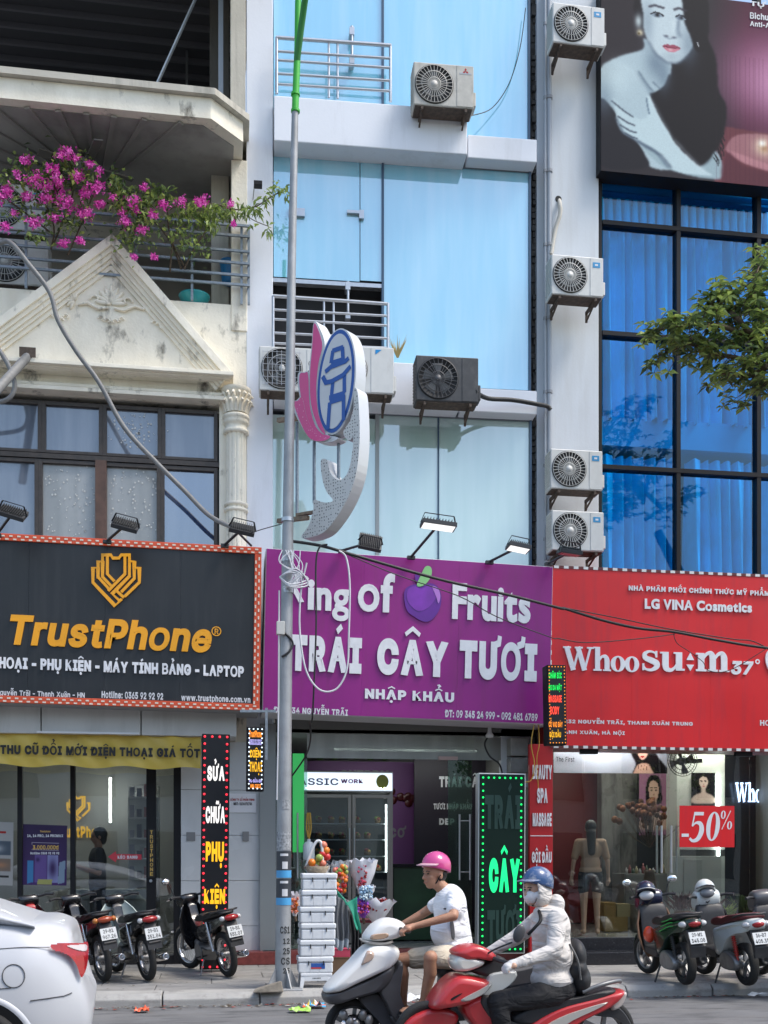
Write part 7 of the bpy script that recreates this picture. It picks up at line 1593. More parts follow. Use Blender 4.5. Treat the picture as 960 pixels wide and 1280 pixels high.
ztop_b = simple_box('brown cardboard box on the pavement behind the foam boxes', FBq, 372, 918, 520, 1060, -.3, .35, mat('carton_brown', (.16, .10, .06), .8, var=.1), .135)
simple_box('pink and white carton on top of the brown cardboard box', FBq, 380, 855, 510, 915, -.28, .3, mat('carton_pink', (.50, .06, .12), .6), ztop_b+.008)
# stone wedge, scraps
t = thing('stone_chock', 'flat rough stone lying on the kerb left of the lamp post', 'stone', loc=WF.G(336, 1240, .135)+Vector((0, 0, 0)))
MB().add([(-.17, -.06, 0), (.15, -.07, 0), (.16, .09, 0), (-.15, .08, 0), (-.15, -.05, .035), (.13, -.05, .12), (.13, .07, .11), (-.12, .06, .04)], [(3, 2, 1, 0), (4, 5, 6, 7), (0, 1, 5, 4), (1, 2, 6, 5), (2, 3, 7, 6), (3, 0, 4, 7)]).build('stone', mat('rough_stone', (.24, .21, .17), .9, var=.25, vs=14, bump=.8), t, bevel=.012)
def scrap(name, lab, cat, px_, py_, w, h, cols, seed, z=.006):
    if h < .4: w *= .7; h *= .7
    c = WF.G(px_, py_, z); r = random.Random(seed); mb = MB(); n = 7; vs = [(w*(i/n-.5)*(1+r.uniform(-.1, .1)), h*(j/n-.5)*(1+r.uniform(-.1, .1)), .01+abs(r.gauss(0, .022))) for j in range(n+1) for i in range(n+1)]
    for j in range(n):
        for i in range(n): mb.add([vs[j*(n+1)+i], vs[j*(n+1)+i+1], vs[(j+1)*(n+1)+i+1], vs[(j+1)*(n+1)+i]], [(0, 1, 2, 3)], r.randrange(len(cols)))
    me = mb.mesh(name, cols); bm = bmesh.new(); bm.from_mesh(me); bmesh.ops.remove_doubles(bm, verts=bm.verts, dist=1e-5); bm.to_mesh(me); bm.free()
    o = bpy.data.objects.new(name, me); C.objects.link(o); o.location = c; tag(o, lab, cat)
mm = lambda n, c: mat(n, c, .4)
scrap('plastic_scrap', 'small bright orange plastic scrap lying in the gutter', 'litter', 177, 1265, .2, .2, [mm('scrap_orange', (.75, .12, .04))], 1)
scrap('snack_wrapper', 'crumpled blue, yellow and white snack wrapper by the kerb', 'litter', 392, 1259, .32, .28, [mm('scrap_blue', (.05, .35, .6)), mm('scrap_yellow', (.7, .5, .05)), mm('scrap_white', (.65, .65, .65)), MATS['scrap_orange']], 2, .01)
scrap('plastic_scrap', 'lime green plastic scrap left of the snack wrapper', 'litter', 375, 1265, .3, .2, [mm('scrap_lime', (.35, .6, .1))], 3)
scrap('plastic_sheet', 'white plastic sheet lying on the kerb behind the rider', 'litter', 503, 1251, .45, .5, [mm('scrap_white', (.65, .65, .65))], 4, .14)
scrap('paper_strip', 'long white strip lying along the kerb at the right edge', 'litter', 955, 1246, .55, .07, [mm('scrap_white', (.65, .65, .65))], 6, .01)

# ================================================================ two-wheelers
m_tyre = mat('tyre_rubber', (.018, .018, .018), .8, bump=.4, bs=90); m_blkp = mat('black_plastic', (.028, .028, .03), .5, var=.2, vs=12, dirt=(.09, .085, .08), damt=.4, dscale=(8, 8, 8), dth=(.55, .8)); m_seat = mat('seat_vinyl', (.016, .016, .018), .5, bump=.3, bs=120)
m_chr = mat('chrome', (.6, .6, .62), .18, 1.); m_alu = mat('cast_alloy', (.28, .28, .28), .45, .7, var=.2, vs=15); m_tail = mat('tail_lamp_red', (.35, .008, .008), .15, coat=.6); m_ind = mat('indicator_amber', (.5, .16, .02), .15, coat=.6); m_clr = mat('indicator_clear', (.55, .55, .55), .12, coat=.6); m_plate = mat('plate_white', (.66, .67, .66), .5); m_mir = mat('mirror_glass', (.85, .88, .9), .03, 1.)
def wheel(t, c, r, w, spokes=True, name='wheel', steer=0., rim=None, disc=False):
    M = Matrix.Translation(c) @ Matrix.Rotation(steer, 4, 'Z'); prof = [(r*.74, -w*.38), (r*.84, -w*.52), (r*.93, -w*.5), (r*.985, -w*.28), (r, 0), (r*.985, w*.28), (r*.93, w*.5), (r*.84, w*.52), (r*.74, w*.38), (r*.74, -w*.38)]
    o = MB().lathe(prof, (0, 0, 0), 'Y', 40, M=M).build(name, m_tyre, t)
    MB().lathe([(r*.66, -w*.3), (r*.76, -w*.4), (r*.78, 0), (r*.76, w*.4), (r*.66, w*.3), (r*.69, 0), (r*.66, -w*.3)], (0, 0, 0), 'Y', 40, M=M).build('rim', rim or m_chr, o)
    h = MB().lathe([(0, -.06), (.03, -.06), (.035, -.03), (.035, .03), (.03, .06), (0, .06)], (0, 0, 0), 'Y', 16, M=M)
    if spokes:
        for i in range(32): a = i*6.283/32; b_ = a+(.5 if i % 2 else -.5); s_ = .03 if i % 4 < 2 else -.03; h.cyl(M @ Vector((.03*math.cos(b_), s_, .03*math.sin(b_))), M @ Vector((r*.69*math.cos(a), 0, r*.69*math.sin(a))), .0022, n=4, cap=False)
    else:
        for i in range(5): a = i*6.283/5; h.bar(M @ Vector((.02*math.cos(a), 0, .02*math.sin(a))), M @ Vector((r*.7*math.cos(a+.15), 0, r*.7*math.sin(a+.15))), .03, .035)
    h.build('spokes' if spokes else 'hub', m_alu, o)
    if disc: MB().lathe([(0, -.075), (.10, -.075), (.10, -.07), (0, -.07)], (0, 0, 0), 'Y', 24, M=M).build('brake_disc', m_chr, o)
    return o
def plate(t, x, z, l1, l2, tilt=20):
    M = Matrix.Translation((x, 0, z)) @ Matrix.Rotation(R(tilt), 4, 'Y'); o = MB().box(-.004, .0, -.095, .095, -.07, .07, M=M).build('number_plate', m_plate, t, bevel=.003)
    for s, z0, z1, hw in ((l1, .012, .056, .06), (l2, -.056, -.01, .078)):
        V, Fc = text_geo(s, .02, .1); ax0 = min(v[0] for v in V); ax1 = max(v[0] for v in V); ay0 = min(v[1] for v in V); ay1 = max(v[1] for v in V)
        mb = MB(); mb.add([M @ Vector((-.0052, hw-(a-ax0)/(ax1-ax0)*2*hw, z0+(b-ay0)/(ay1-ay0)*(z1-z0))) for a, b in V], Fc); stuff(mb.build('plate_lettering', m_blackf, o, fix=False))
def mirrors(t, x, z, w=.22, m=None, sides=(1, -1), hgt=.2):
    for s in sides:
        o = MB().tube(smooth_path([(x, s*w, z), (x+.02, s*(w+.03), z+hgt*.6), (x+.0, s*(w+.07), z+hgt)], 4), .006, 6).build('mirror', m_blkp, t)
        M = Matrix.Translation((x-.0, s*(w+.09), z+hgt+.02)) @ Matrix.Rotation(R(s*10), 4, 'Z'); MB().ell((0, 0, 0), (.018, .062, .042), 18, 10, M=M).build('mirror_shell', m or m_blkp, o); MB().ell((-.008, 0, 0), (.014, .056, .037), 18, 10, M=M).build('mirror_glass', m_mir, o)
def wave(label, shield, body, plate_t, sw=1., tailm=m_tail, mir=(), group='motorbikes parked on the pavement', cowl=None, seat_red=False):
    t = thing('motorbike', label, 'motorbike', group=group)
    wheel(t, (0, 0, .285), .285, .075); wheel(t, (1.22, 0, .285), .285, .07, steer=R(14))
    for s in (-1, 1):
        MB().tube([(1.22, s*.075, .285), (1.13, s*.07, .55), (1.02, s*.05, .84)], [.02, .024, .026], 8).build('fork_leg', m_alu, t)
        sp = MB(); sp.cyl((.06, s*.13, .34), (.16, s*.13, .70), .018, n=8); n = 11
        for i in range(n): q = i/n; c = Vector((.06+.10*(q*.7+.1), s*.13, .34+.36*(q*.7+.1))); sp.lathe([(.026, -.006), (.031, 0), (.026, .006)], (0, 0, 0), 'Z', 10, M=Matrix.Translation(c) @ Matrix.Rotation(R(15), 4, 'Y'))
        sp.build('shock_absorber', m_chr, t); MB().bar((0, s*.1, .285), (.5, s*.09, .30), .03, .045).build('swing_arm', m_blkp, t)
    # front mudguard
    rr = [(1.22+.33*math.cos(R(a)), .285+.325*math.sin(R(a))) for a in range(12, 150, 9)]
    fm_ = MB(); rings = [[(x, y, z-.02*abs(y)/.06) for y in (-.06, -.045, 0, .045, .06)] for x, z in rr]; fm_.loft(rings, 0, False, False); o = fm_.build('front_mudguard', body, t, fix=False); o.modifiers.new('s', 'SOLIDIFY').thickness = .006
    # leg shield: wide curved panel
    rings = []
    for z, x, w, b in ((.30, .88, .10, .02), (.42, .93, .17, .05), (.56, .97, .20, .06), (.70, .97, .20, .06), (.82, .96, .15, .05), (.92, .95, .09, .03)):
        w *= sw; rings.append([(x-b*(1-math.cos(s*1.5))*1.6, w*math.sin(s*1.5)/math.sin(1.5), z) for s in [k/8-1 for k in range(17)]])
    o = MB().loft(rings, 0, False, False).build('leg_shield', shield, t, fix=False); o.modifiers.new('s', 'SOLIDIFY').thickness = .012
    MB().puff([(.95, .86), (.93, .60), (.72, .42), (.45, .40), (.40, .52), (.60, .56), (.80, .72), (.86, .90)], .055, inset=.1).build('central_spine', body, t)
    # handlebar cowl and headlight
    MB().puff([(1.0, 1.0), (1.10, .98), (1.13, .90), (1.06, .84), (.94, .86), (.86, .95), (.90, 1.02)], .12, inset=.3).build('handlebar_cowl', cowl or body, t)
    MB().ell((1.10, 0, .93), (.05, .085, .06), 18, 12).build('headlight', m_clr, t)
    for s in (-1, 1):
        MB().tube([(.93, s*.10, .98), (.88, s*.22, 1.0), (.82, s*.29, .99)], [.016, .016, .019], 8).build('handlebar_grip', m_blkp, t); MB().bar((.93, s*.16, .985), (.90, s*.32, .97), .008, .012).build('brake_lever', m_alu, t)
    mirrors(t, .90, 1.0, .2, sides=mir)
    # engine, exhaust, stand
    MB().cyl((.56, -.13, .30), (.56, .13, .30), .11, n=22).build('engine_case', m_alu, t, bevel=.01); MB().cyl((.66, 0, .33), (.84, 0, .38), .065, .055, n=16).build('cylinder_head', m_alu, t)
    ex = MB().tube(smooth_path([(.80, -.03, .33), (.72, -.10, .20), (.5, -.15, .19), (.2, -.16, .22), (.05, -.165, .25)], 5), .018, 8); ex.lathe([(.0, 0), (.03, 0), (.045, .03), (.046, .30), (.035, .34), (.028, .33), (0, .30)], (0, 0, 0), 'X', 18, M=Matrix.Translation((.08, -.17, .24)) @ Matrix.Rotation(R(188), 4, 'Y')); ex.build('exhaust', m_chr, t)
    MB().tube([(.45, .10, .24), (.36, .22, .03)], .011, 6).build('side_stand', m_alu, t); MB().tube([(.5, -.2, .24), (.5, .2, .24)], .012, 6).build('foot_pegs', m_blkp, t)
    MB().puff([(.02, .36), (.0, .25), (.3, .21), (.56, .22), (.56, .36), (.3, .34)], .012, .11, inset=.05).build('chain_case', body, t)
    # rear body, seat, tail
    MB().puff([(-.30, .70), (-.36, .76), (-.30, .80), (0, .74), (.36, .66), (.58, .60), (.60, .48), (.40, .44), (.16, .52), (-.08, .64)], .125, inset=.22, wf=lambda x, z: .62+.45*min(1, max(0, (x+.3)/.6))).build('side_panels', body, t)
    MB().puff([(-.24, .80), (-.20, .845), (.05, .83), (.25, .78), (.42, .79), (.60, .74), (.60, .68), (.3, .70), (0, .76)], .13, inset=.2, wf=lambda x, z: .8+.25*min(1, max(0, (.3-abs(x-.1))/.3))).build('seat', m_seat, t)
    gr = MB().tube(smooth_path([(.02, .12, .80), (-.18, .13, .84), (-.32, .09, .86), (-.36, 0, .86), (-.32, -.09, .86), (-.18, -.13, .84), (.02, -.12, .80)], 5), .012, 8); gr.build('grab_rail', m_blkp, t)
    MB().ell((-.34, 0, .765), (.055, .095, .04), 20, 12).build('tail_lamp', tailm, t)
    for s in (-1, 1): MB().ell((-.31, s*.105, .76), (.04, .035, .032), 14, 10).build('indicator', m_clr if tailm is m_tail else m_ind, t)
    mg = MB().prism([(-.31, .72), (-.42, .50), (-.41, .48), (-.30, .62), (-.22, .70)], -.07, .07); mg.prism([(-.385, .60), (-.415, .42), (-.40, .42), (-.36, .58)], -.085, .085); mg.build('rear_mudguard', m_blkp, t)
    plate(t, -.405, .60, *plate_t, tilt=16)
    return t
def scooter(label, shell, apron, plate_t, seatm=m_seat, group='motorbikes parked on the pavement', wtail=False, cowl=None, accents=None):
    t = thing('scooter', label, 'scooter', group=group)
    wheel(t, (0, 0, .25), .25, .10, spokes=False, rim=m_blkp); wheel(t, (1.24, 0, .255), .255, .09, spokes=False, steer=R(12), rim=m_alu, disc=True)
    for s in (-1, 1): MB().tube([(1.24, s*.075, .255), (1.14, s*.07, .50), (1.08, s*.06, .62)], .02, 8).build('fork_leg', m_blkp, t)
    rr = [(1.24+.29*math.cos(R(a)), .255+.29*math.sin(R(a))) for a in range(15, 150, 9)]
    o = MB().loft([[(x, y, z-.3*abs(y)**1.5) for y in (-.07, -.045, 0, .045, .07)] for x, z in rr], 0, False, False).build('front_mudguard', shell, t, fix=False); o.modifiers.new('s', 'SOLIDIFY').thickness = .006
    rings = []
    for z, x, w, b in ((.26, .86, .14, .03), (.36, .94, .19, .06), (.52, 1.0, .23, .09), (.68, 1.03, .23, .10), (.82, 1.02, .19, .08), (.93, 1.0, .12, .05)):
        rings.append([(x-b*(1-math.cos(s*1.5))*1.8, w*math.sin(s*1.5)/math.sin(1.5), z) for s in [k/8-1 for k in range(17)]])
    o = MB().loft(rings, 0, False, False).build('front_apron', apron, t, fix=False); o.modifiers.new('s', 'SOLIDIFY').thickness = .02
    MB().puff([(.98, .88), (.93, .50), (.86, .34), (.80, .36), (.84, .56), (.88, .88)], .17, inset=.15).build('inner_shield', m_blkp, t)
    MB().puff([(.90, .34), (.55, .30), (.42, .30), (.42, .38), (.60, .40), (.88, .42)], .17, inset=.12).build('floorboard', m_blkp, t)
    MB().puff([(1.0, 1.09), (1.10, 1.03), (1.16, .90), (1.10, .82), (.96, .84), (.88, .95), (.90, 1.05)], .15, inset=.3).build('handlebar_cowl', cowl or shell, t)
    MB().ell((1.12, 0, .92), (.05, .10, .055), 18, 12).build('headlight', m_clr, t)
    for s in (-1, 1): MB().tube([(.95, s*.11, .99), (.90, s*.22, 1.01), (.84, s*.29, 1.0)], [.016, .016, .019], 8).build('handlebar_grip', m_blkp, t)
    mirrors(t, .93, 1.01, .2, m=shell if wtail else None, sides=(), hgt=.2)
    MB().puff([(-.34, .66), (-.42, .74), (-.36, .80), (-.05, .76), (.36, .68), (.52, .62), (.50, .36), (.38, .32), (.24, .40), (.10, .54), (-.10, .62)], .17, inset=.22, wf=lambda x, z: .62+.42*min(1, max(0, (x+.4)/.6))).build('rear_body', shell, t)
    MB().puff([(-.30, .79), (-.26, .85), (.05, .83), (.26, .78), (.42, .79), (.60, .74), (.58, .68), (.3, .69), (0, .75)], .15, inset=.2).build('seat', seatm, t)
    gr = MB().tube(smooth_path([(-.06, .14, .80), (-.26, .14, .84), (-.40, .08, .85), (-.43, 0, .85), (-.40, -.08, .85), (-.26, -.14, .84), (-.06, -.14, .80)], 5), .014, 8); gr.build('grab_rail', m_blkp, t)
    MB().ell((-.37, 0, .735), (.06, .085, .045), 20, 12).build('tail_lamp', m_tail, t)
    for s in (-1, 1): MB().ell((-.33, s*.115, .73), (.06, .05, .036), 16, 10).build('indicator', m_clr, t)
    MB().puff([(.36, .36), (.36, .20), (.02, .18), (-.08, .26), (.0, .34), (.2, .40)], .045, .12, inset=.2).build('drive_case', m_alu, t)
    MB().cyl((.22, -.10, .28), (.22, .08, .28), .10, n=20).build('engine_case', m_alu, t, bevel=.01)
    ex = MB().tube(smooth_path([(.30, -.04, .22), (.25, -.12, .2), (.1, -.15, .22)], 4), .018, 8); ex.lathe([(0, 0), (.045, 0), (.058, .03), (.058, .28), (.045, .32), (.03, .31), (0, .29)], (0, 0, 0), 'X', 18, M=Matrix.Translation((.12, -.155, .24)) @ Matrix.Rotation(R(190), 4, 'Y')); ex.build('exhaust', m_blkp, t)
    sp = MB(); sp.cyl((-.04, .11, .30), (.05, .11, .62), .014, n=8)
    for i in range(10): c = Vector((-.02+.007*i, .11, .36+.024*i)); sp.lathe([(.024, -.006), (.031, 0), (.024, .006)], c, 'Z', 10)
    sp.build('shock_absorber', accents or m_blkp, t); MB().tube([(.38, .14, .24), (.28, .27, .03)], .012, 6).build('side_stand', m_blkp, t)
    MB().prism([(-.34, .68), (-.46, .48), (-.44, .36), (-.40, .36), (-.38, .50), (-.24, .66)], -.085, .085).build('rear_mudguard', m_blkp, t)
    plate(t, -.452, .58, *plate_t, tilt=22); return t
def park(t, px_, py_, ang, lean=-6, z=.134, sc=.95):
    p = WF.G(px_, py_, z); p.z = z; t.matrix_world = Matrix.Translation(p) @ Matrix.Rotation(R(ang), 4, 'Z') @ Matrix.Rotation(R(lean), 4, 'X') @ Matrix.Scale(sc, 4); return t
m_pblk = mat('gloss_black_paint', (.012, .012, .014), .22, coat=.5, dirt=(.07, .065, .06), damt=.6, dscale=(9, 9, 9), dth=(.45, .8)); m_pwht = mat('pearl_white_paint', (.66, .70, .68), .3, coat=.5, dirt=(.3, .28, .24), damt=.4, dscale=(7, 7, 7), dth=(.55, .8)); m_pred = mat('red_paint', (.42, .02, .02), .25, coat=.5); m_pgrn = mat('dark_green_paint', (.012, .03, .016), .22, coat=.5); m_pgry = mat('grey_paint', (.08, .08, .085), .35, coat=.3); m_mint = mat('pale_mint_plastic', (.66, .74, .68), .4, dirt=(.2, .19, .16), damt=.4, dscale=(8, 8, 8), dth=(.55, .8))
park(wave('black motorbike with round mirrors leaning in front of the tall LED sign', m_pblk, m_pblk, ('19-B1', '551.07'), mir=(1, -1)), 286, 1221, 113, -9)
park(wave('black motorbike with a pale leg shield panel, second from the LED sign', m_mint, m_pblk, ('29-B1', '351.84'), sw=1.45, cowl=m_pblk), 186, 1226, 112, -8)
park(wave('black motorbike right behind the white car with an orange and red tail lamp', m_pblk, m_pblk, ('29-B1', '967.26'), tailm=mat('tail_lamp_orange', (.35, .05, .01), .15, coat=.6)), 131, 1227, 113, -8)
park(wave('dark motorbike with a red tail, mostly hidden behind the white car', m_pblk, m_pred, ('29-H1', '204.11'), cowl=m_pblk), 72, 1229, 111, -8)
t = park(scooter('dark green scooter with a brown front apron and red ball shaped helmet', m_pgrn, mat('brown_plastic', (.22, .12, .07), .5), ('29-M1', '345.08'), cowl=mat('navy_paint', (.015, .02, .05), .25, coat=.5)), 858, 1231, 88, -5)
MB().ell((.62, .17, .56), (.09, .07, .10), 20, 14).build('hanging_ball', mat('red_orange_shell', (.7, .06, .02), .25, coat=.5), t)
sw = MB(); 
for k in range(3): sw.tube(smooth_path([(.25-.05*k, .175, .62+.06*k), (.1-.05*k, .178, .66+.05*k), (.0-.05*k, .16, .69+.05*k), (-.1, .14, .70+.04*k)], 4), .006, 6)
sw.build('green_swirl', mat('swirl_green', (.03, .45, .08), .4), t)
t2 = park(scooter('white scooter with a red seat and red rear spring, right of the dark green one', m_pwht, m_pblk, ('36-B7', '405.35'), seatm=mat('seat_dark_red', (.10, .012, .015), .5), wtail=True, accents=mat('spring_red', (.5, .03, .02), .4)), 935, 1232, 88, -5)
park(scooter('grey scooter half cut off by the right edge of the street view', m_pgry, m_pgry, ('29-K1', '118.42')), 1012, 1233, 88, -5)
for t_, s_, mt in ((t, 1, m_pwht), ): mirrors(t_, .93, 1.01, .2, m=mt, sides=(1, -1), hgt=.16)
def hung_helmet(sc_, lab, loc, fwd, m, m2):
    h = thing('helmet', lab, 'helmet'); h.matrix_world = sc_.matrix_world @ Matrix.Translation(loc); _, P_, R_ = head_prims((0, 0, 0), fwd); helmet(h, P_, R_, m, True, 1.15, m2); MB().ell((0, 0, 0), (.09, .05, .06), 18, 12, M=Matrix.Translation(P_(0, .09, .0)) @ R_.to_4x4()).build('face_shield', m2, h)
HUNG = [(t, 'navy helmet with a pale shield resting on the dark green scooter handlebar', (.92, .06, 1.0), (-1, .3, .2), mat('navy_paint', (.015, .02, .05)), m_clr), (t2, 'white helmet resting on the white scooter handlebar', (.94, .02, 1.02), (-1, .2, .3), m_pwht, mat('grey_shield', (.2, .21, .22), .2))]
# ================================================================ riders
FM = Frame(541, 8.75, 0, 0, 0)      # man on the white scooter
FY = Frame(670, 8.0, 0, 0, 0)       # masked woman on the red scooter
def pf(F, pts, d=0.): return [(F.P(x, y, d).x, F.P(x, y, d).z) for x, y in pts]
m_wsc = mat('white_scooter_paint', (.82, .81, .78), .42, coat=.22, var=.02); m_gsc = mat('dark_grey_plastic', (.055, .055, .06), .4, var=.15, vs=8); m_rsc = mat('bright_red_paint', (.50, .03, .035), .32, coat=.35, var=.05, dirt=(.3, .12, .1), damt=.4, dscale=(7, 7, 7), dth=(.5, .8)); m_ssc = mat('silver_stripe', (.5, .48, .44), .3, .3)
sc1 = thing('scooter', 'white and grey scooter ridden by the man in the pink helmet', 'scooter', FM)
gz = 0.
c = FM.P(440, 1283, 0); c.y = 0; wheel(sc1, (c.x, 0, .215), .215, .10, spokes=False, rim=m_blkp, disc=True); wheel(sc1, (c.x+1.27, 0, .215), .215, .10, spokes=False, rim=m_blkp)
MB().puff(pf(FM, [(404, 1239), (410, 1229), (438, 1201), (452, 1185), (464, 1178), (482, 1178), (496, 1184), (497, 1194), (488, 1206), (466, 1217), (440, 1229), (416, 1240)]), .23, inset=.38, k=7, wf=lambda x, z: 1).build('front_apron', m_wsc, sc1)
MB().puff(pf(FM, [(403, 1241), (416, 1238), (442, 1227), (468, 1216), (490, 1203), (490, 1220), (478, 1234), (462, 1240), (440, 1246), (415, 1254), (404, 1250)]), .21, inset=.34, k=7).build('lower_apron', m_gsc, sc1)
MB().puff(pf(FM, [(452, 1188), (458, 1184), (464, 1188), (461, 1197), (450, 1203), (445, 1204)]), .245, inset=.35).build('front_indicator', mat('indicator_smoke', (.5, .36, .28), .15, coat=.8), sc1)
MB().puff(pf(FM, [(470, 1232), (488, 1212), (495, 1200), (500, 1204), (496, 1240), (506, 1268), (490, 1274), (478, 1252)]), .19, inset=.12).build('leg_shield', m_gsc, sc1)
MB().puff(pf(FM, [(446, 1246), (470, 1238), (484, 1262), (500, 1290), (488, 1294), (468, 1272)]), .10, inset=.12).build('fork_cover', m_gsc, sc1)
MB().puff(pf(FM, [(488, 1264), (560, 1266), (562, 1284), (500, 1286), (488, 1276)]), .17, inset=.08).build('floorboard', m_gsc, sc1)
MB().puff(pf(FM, [(548, 1222), (570, 1212), (640, 1206), (690, 1196), (700, 1206), (660, 1230), (610, 1262), (562, 1276), (552, 1250)]), .18, inset=.25).build('rear_body', m_gsc, sc1)
MB().puff(pf(FM, [(545, 1216), (560, 1206), (600, 1206), (640, 1204), (668, 1196), (670, 1206), (640, 1216), (560, 1224)]), .16, inset=.25).build('seat', m_seat, sc1)
MB().puff(pf(FM, [(453, 1173), (458, 1163), (468, 1153), (482, 1147), (496, 1149), (505, 1155), (506, 1162), (498, 1170), (482, 1175), (462, 1177)]), .20, inset=.5, k=7).build('handlebar_cover', m_wsc, sc1)
MB().puff(pf(FM, [(457, 1170), (462, 1165), (482, 1163), (484, 1168), (476, 1172), (460, 1173)]), .205, inset=.3).build('headlight', mat('headlight_warm', (.45, .30, .20), .15, coat=.8), sc1)
MB().puff(pf(FM, [(452, 1174), (476, 1176), (487, 1174), (488, 1177), (470, 1180), (454, 1177)]), .19, inset=.3).build('lower_cover', m_ssc, sc1)
MB().tube([FM.P(498, 1160, -.16), FM.P(505, 1163, -.24), FM.P(512, 1164, -.33)], .017, 8).build('handlebar_grip', m_blkp, sc1); MB().tube([FM.P(494, 1156, .16), FM.P(499, 1157, .24), FM.P(506, 1158, .33)], .017, 8).build('handlebar_grip', m_blkp, sc1)
for s in (-1, 1): MB().tube([(c.x, s*.07, .215), FM.P(462, 1258, s*.05)], .022, 8).build('fork_leg', m_blkp, sc1)
sp = MB()
for k in range(5): sp.ell((c.x+.02-.05*k+.1, -.10, .27+.045*math.sin(k*2)), (.035, .03, .045), 10, 8)
sp.build('caliper', m_alu, sc1)
# ---- figures
def fold_mat(name, col, sc, st):
    """cloth with soft directional folds"""
    m = mat(name, col, .9, bump=.15, bs=150); t = m.node_tree; N = t.nodes.new; L = t.links.new; b = t.nodes['Principled BSDF']
    tc = N('ShaderNodeTexCoord'); mp = N('ShaderNodeMapping'); mp.inputs['Rotation'].default_value = (.4, .5, .3); mp.inputs['Scale'].default_value = (1, .6, 2.2); L(tc.outputs['Object'], mp.inputs[0])
    n = N('ShaderNodeTexNoise'); n.inputs['Scale'].default_value = sc; n.inputs['Detail'].default_value = 2.5; n.inputs['Distortion'].default_value = 1.2; L(mp.outputs[0], n.inputs['Vector'])
    p = N('ShaderNodeBump'); p.inputs['Strength'].default_value = st; p.inputs['Distance'].default_value = .05; L(n.outputs[0], p.inputs['Height']); L(p.outputs[0], b.inputs['Normal']); return m
skin_m = mat('skin_tan', (.42, .22, .135), .5, var=.12, vs=9, bump=.25, bs=120, dirt=(.38, .14, .09), damt=.5, dscale=(11, 11, 11), dth=(.5, .7)); skin_f = mat('skin_light', (.55, .34, .24), .5)
def hand(palm, wrist, dirs, curl, r=.0085, thumb=None):
    """palm ellipsoid + five bent fingers as capsules; dirs = direction of the fingers"""
    palm = Vector(palm); wrist = Vector(wrist); f = Vector(dirs).normalized(); up = Vector(curl).normalized(); side = f.cross(up).normalized(); out = [('c', wrist, palm, .026, .030), ('c', palm-side*.022, palm+side*.022, .024, .024)]
    for i, (o_, l) in enumerate(((-.033, .9), (-.011, 1.), (.011, .95), (.033, .78))):
        a = palm+side*o_+f*.028; b = a+f*.030*l+up*.008; c_ = b+up*.026*l-f*.002; d_ = c_-f*.018*l+up*.006; out += [('c', a, b, r*1.1, r), ('c', b, c_, r, r*.95), ('c', c_, d_, r*.95, r*.85)]
    a = palm-side*.03-f*.005; b = a-side*.012+up*.03; out += [('c', a, b, r*1.25, r*1.05), ('c', b, b+f*.022+up*.006, r*1.05, r*.9)]
    return out
def head_prims(c, fwd, s=1.):
    """continuous head: skull, jaw, nose, ears, brow; fwd = face direction"""
    c = Vector(c); f = Vector(fwd).normalized(); side = Vector((0, 0, 1)).cross(f).normalized(); up = f.cross(side); rot = Matrix((side, f, up)).transposed()
    P = lambda a, b, z: c+side*a*s+f*b*s+up*z*s
    return [('e', P(0, -.008, .03), (.074*s, .092*s, .088*s), rot), ('e', P(0, .022, -.035), (.056*s, .062*s, .072*s), rot), ('e', P(0, .048, -.082), (.028*s, .026*s, .022*s), rot), ('c', P(0, .078, .012), P(0, .098, -.022), .009*s, .0135*s), ('c', P(-.011, .090, -.026), P(.011, .090, -.026), .0085*s, .0085*s),
            ('c', P(-.03, .072, .030), P(.03, .072, .030), .012*s, .012*s), ('e', P(-.036, .056, -.018), (.018*s, .018*s, .016*s), rot), ('e', P(.036, .056, -.018), (.018*s, .018*s, .016*s), rot), ('c', P(-.018, .078, -.052), P(.018, .078, -.052), .0085*s, .0085*s), ('c', P(-.014, .074, -.064), P(.014, .074, -.064), .0085*s, .0085*s),
            ('e', P(-.076, -.006, -.005), (.010*s, .02*s, .033*s), rot), ('e', P(.076, -.006, -.005), (.010*s, .02*s, .033*s), rot)], P, rot
m_eye = mat('eye_dark', (.02, .015, .012), .2); m_lip = mat('lip_tone', (.32, .12, .09), .5); m_hair = mat('black_hair', (.012, .010, .009), .45, bump=.6, bs=90); m_eyew = mat('eye_white', (.6, .58, .55), .3)
def face_bits(t, P, rot, s=1., brows=True, mouth=True):
    for sx in (-1, 1):
        MB().ell((0, 0, 0), (.013*s, .006*s, .0065*s), 12, 8, M=Matrix.Translation(P(sx*.029, .0775, .010)) @ rot.to_4x4()).build('eye', m_eye, t)
        if brows: b = MB(); b.tube([P(sx*.014, .083, .026), P(sx*.03, .0825, .031), P(sx*.047, .072, .026)], .0035*s, 6); b.build('eyebrow', m_hair, t)
    if mouth: b = MB(); b.tube([P(-.022, .0815, -.057), P(0, .0875, -.0575), P(.022, .0815, -.057)], .0042*s, 6); b.build('mouth', m_lip, t)
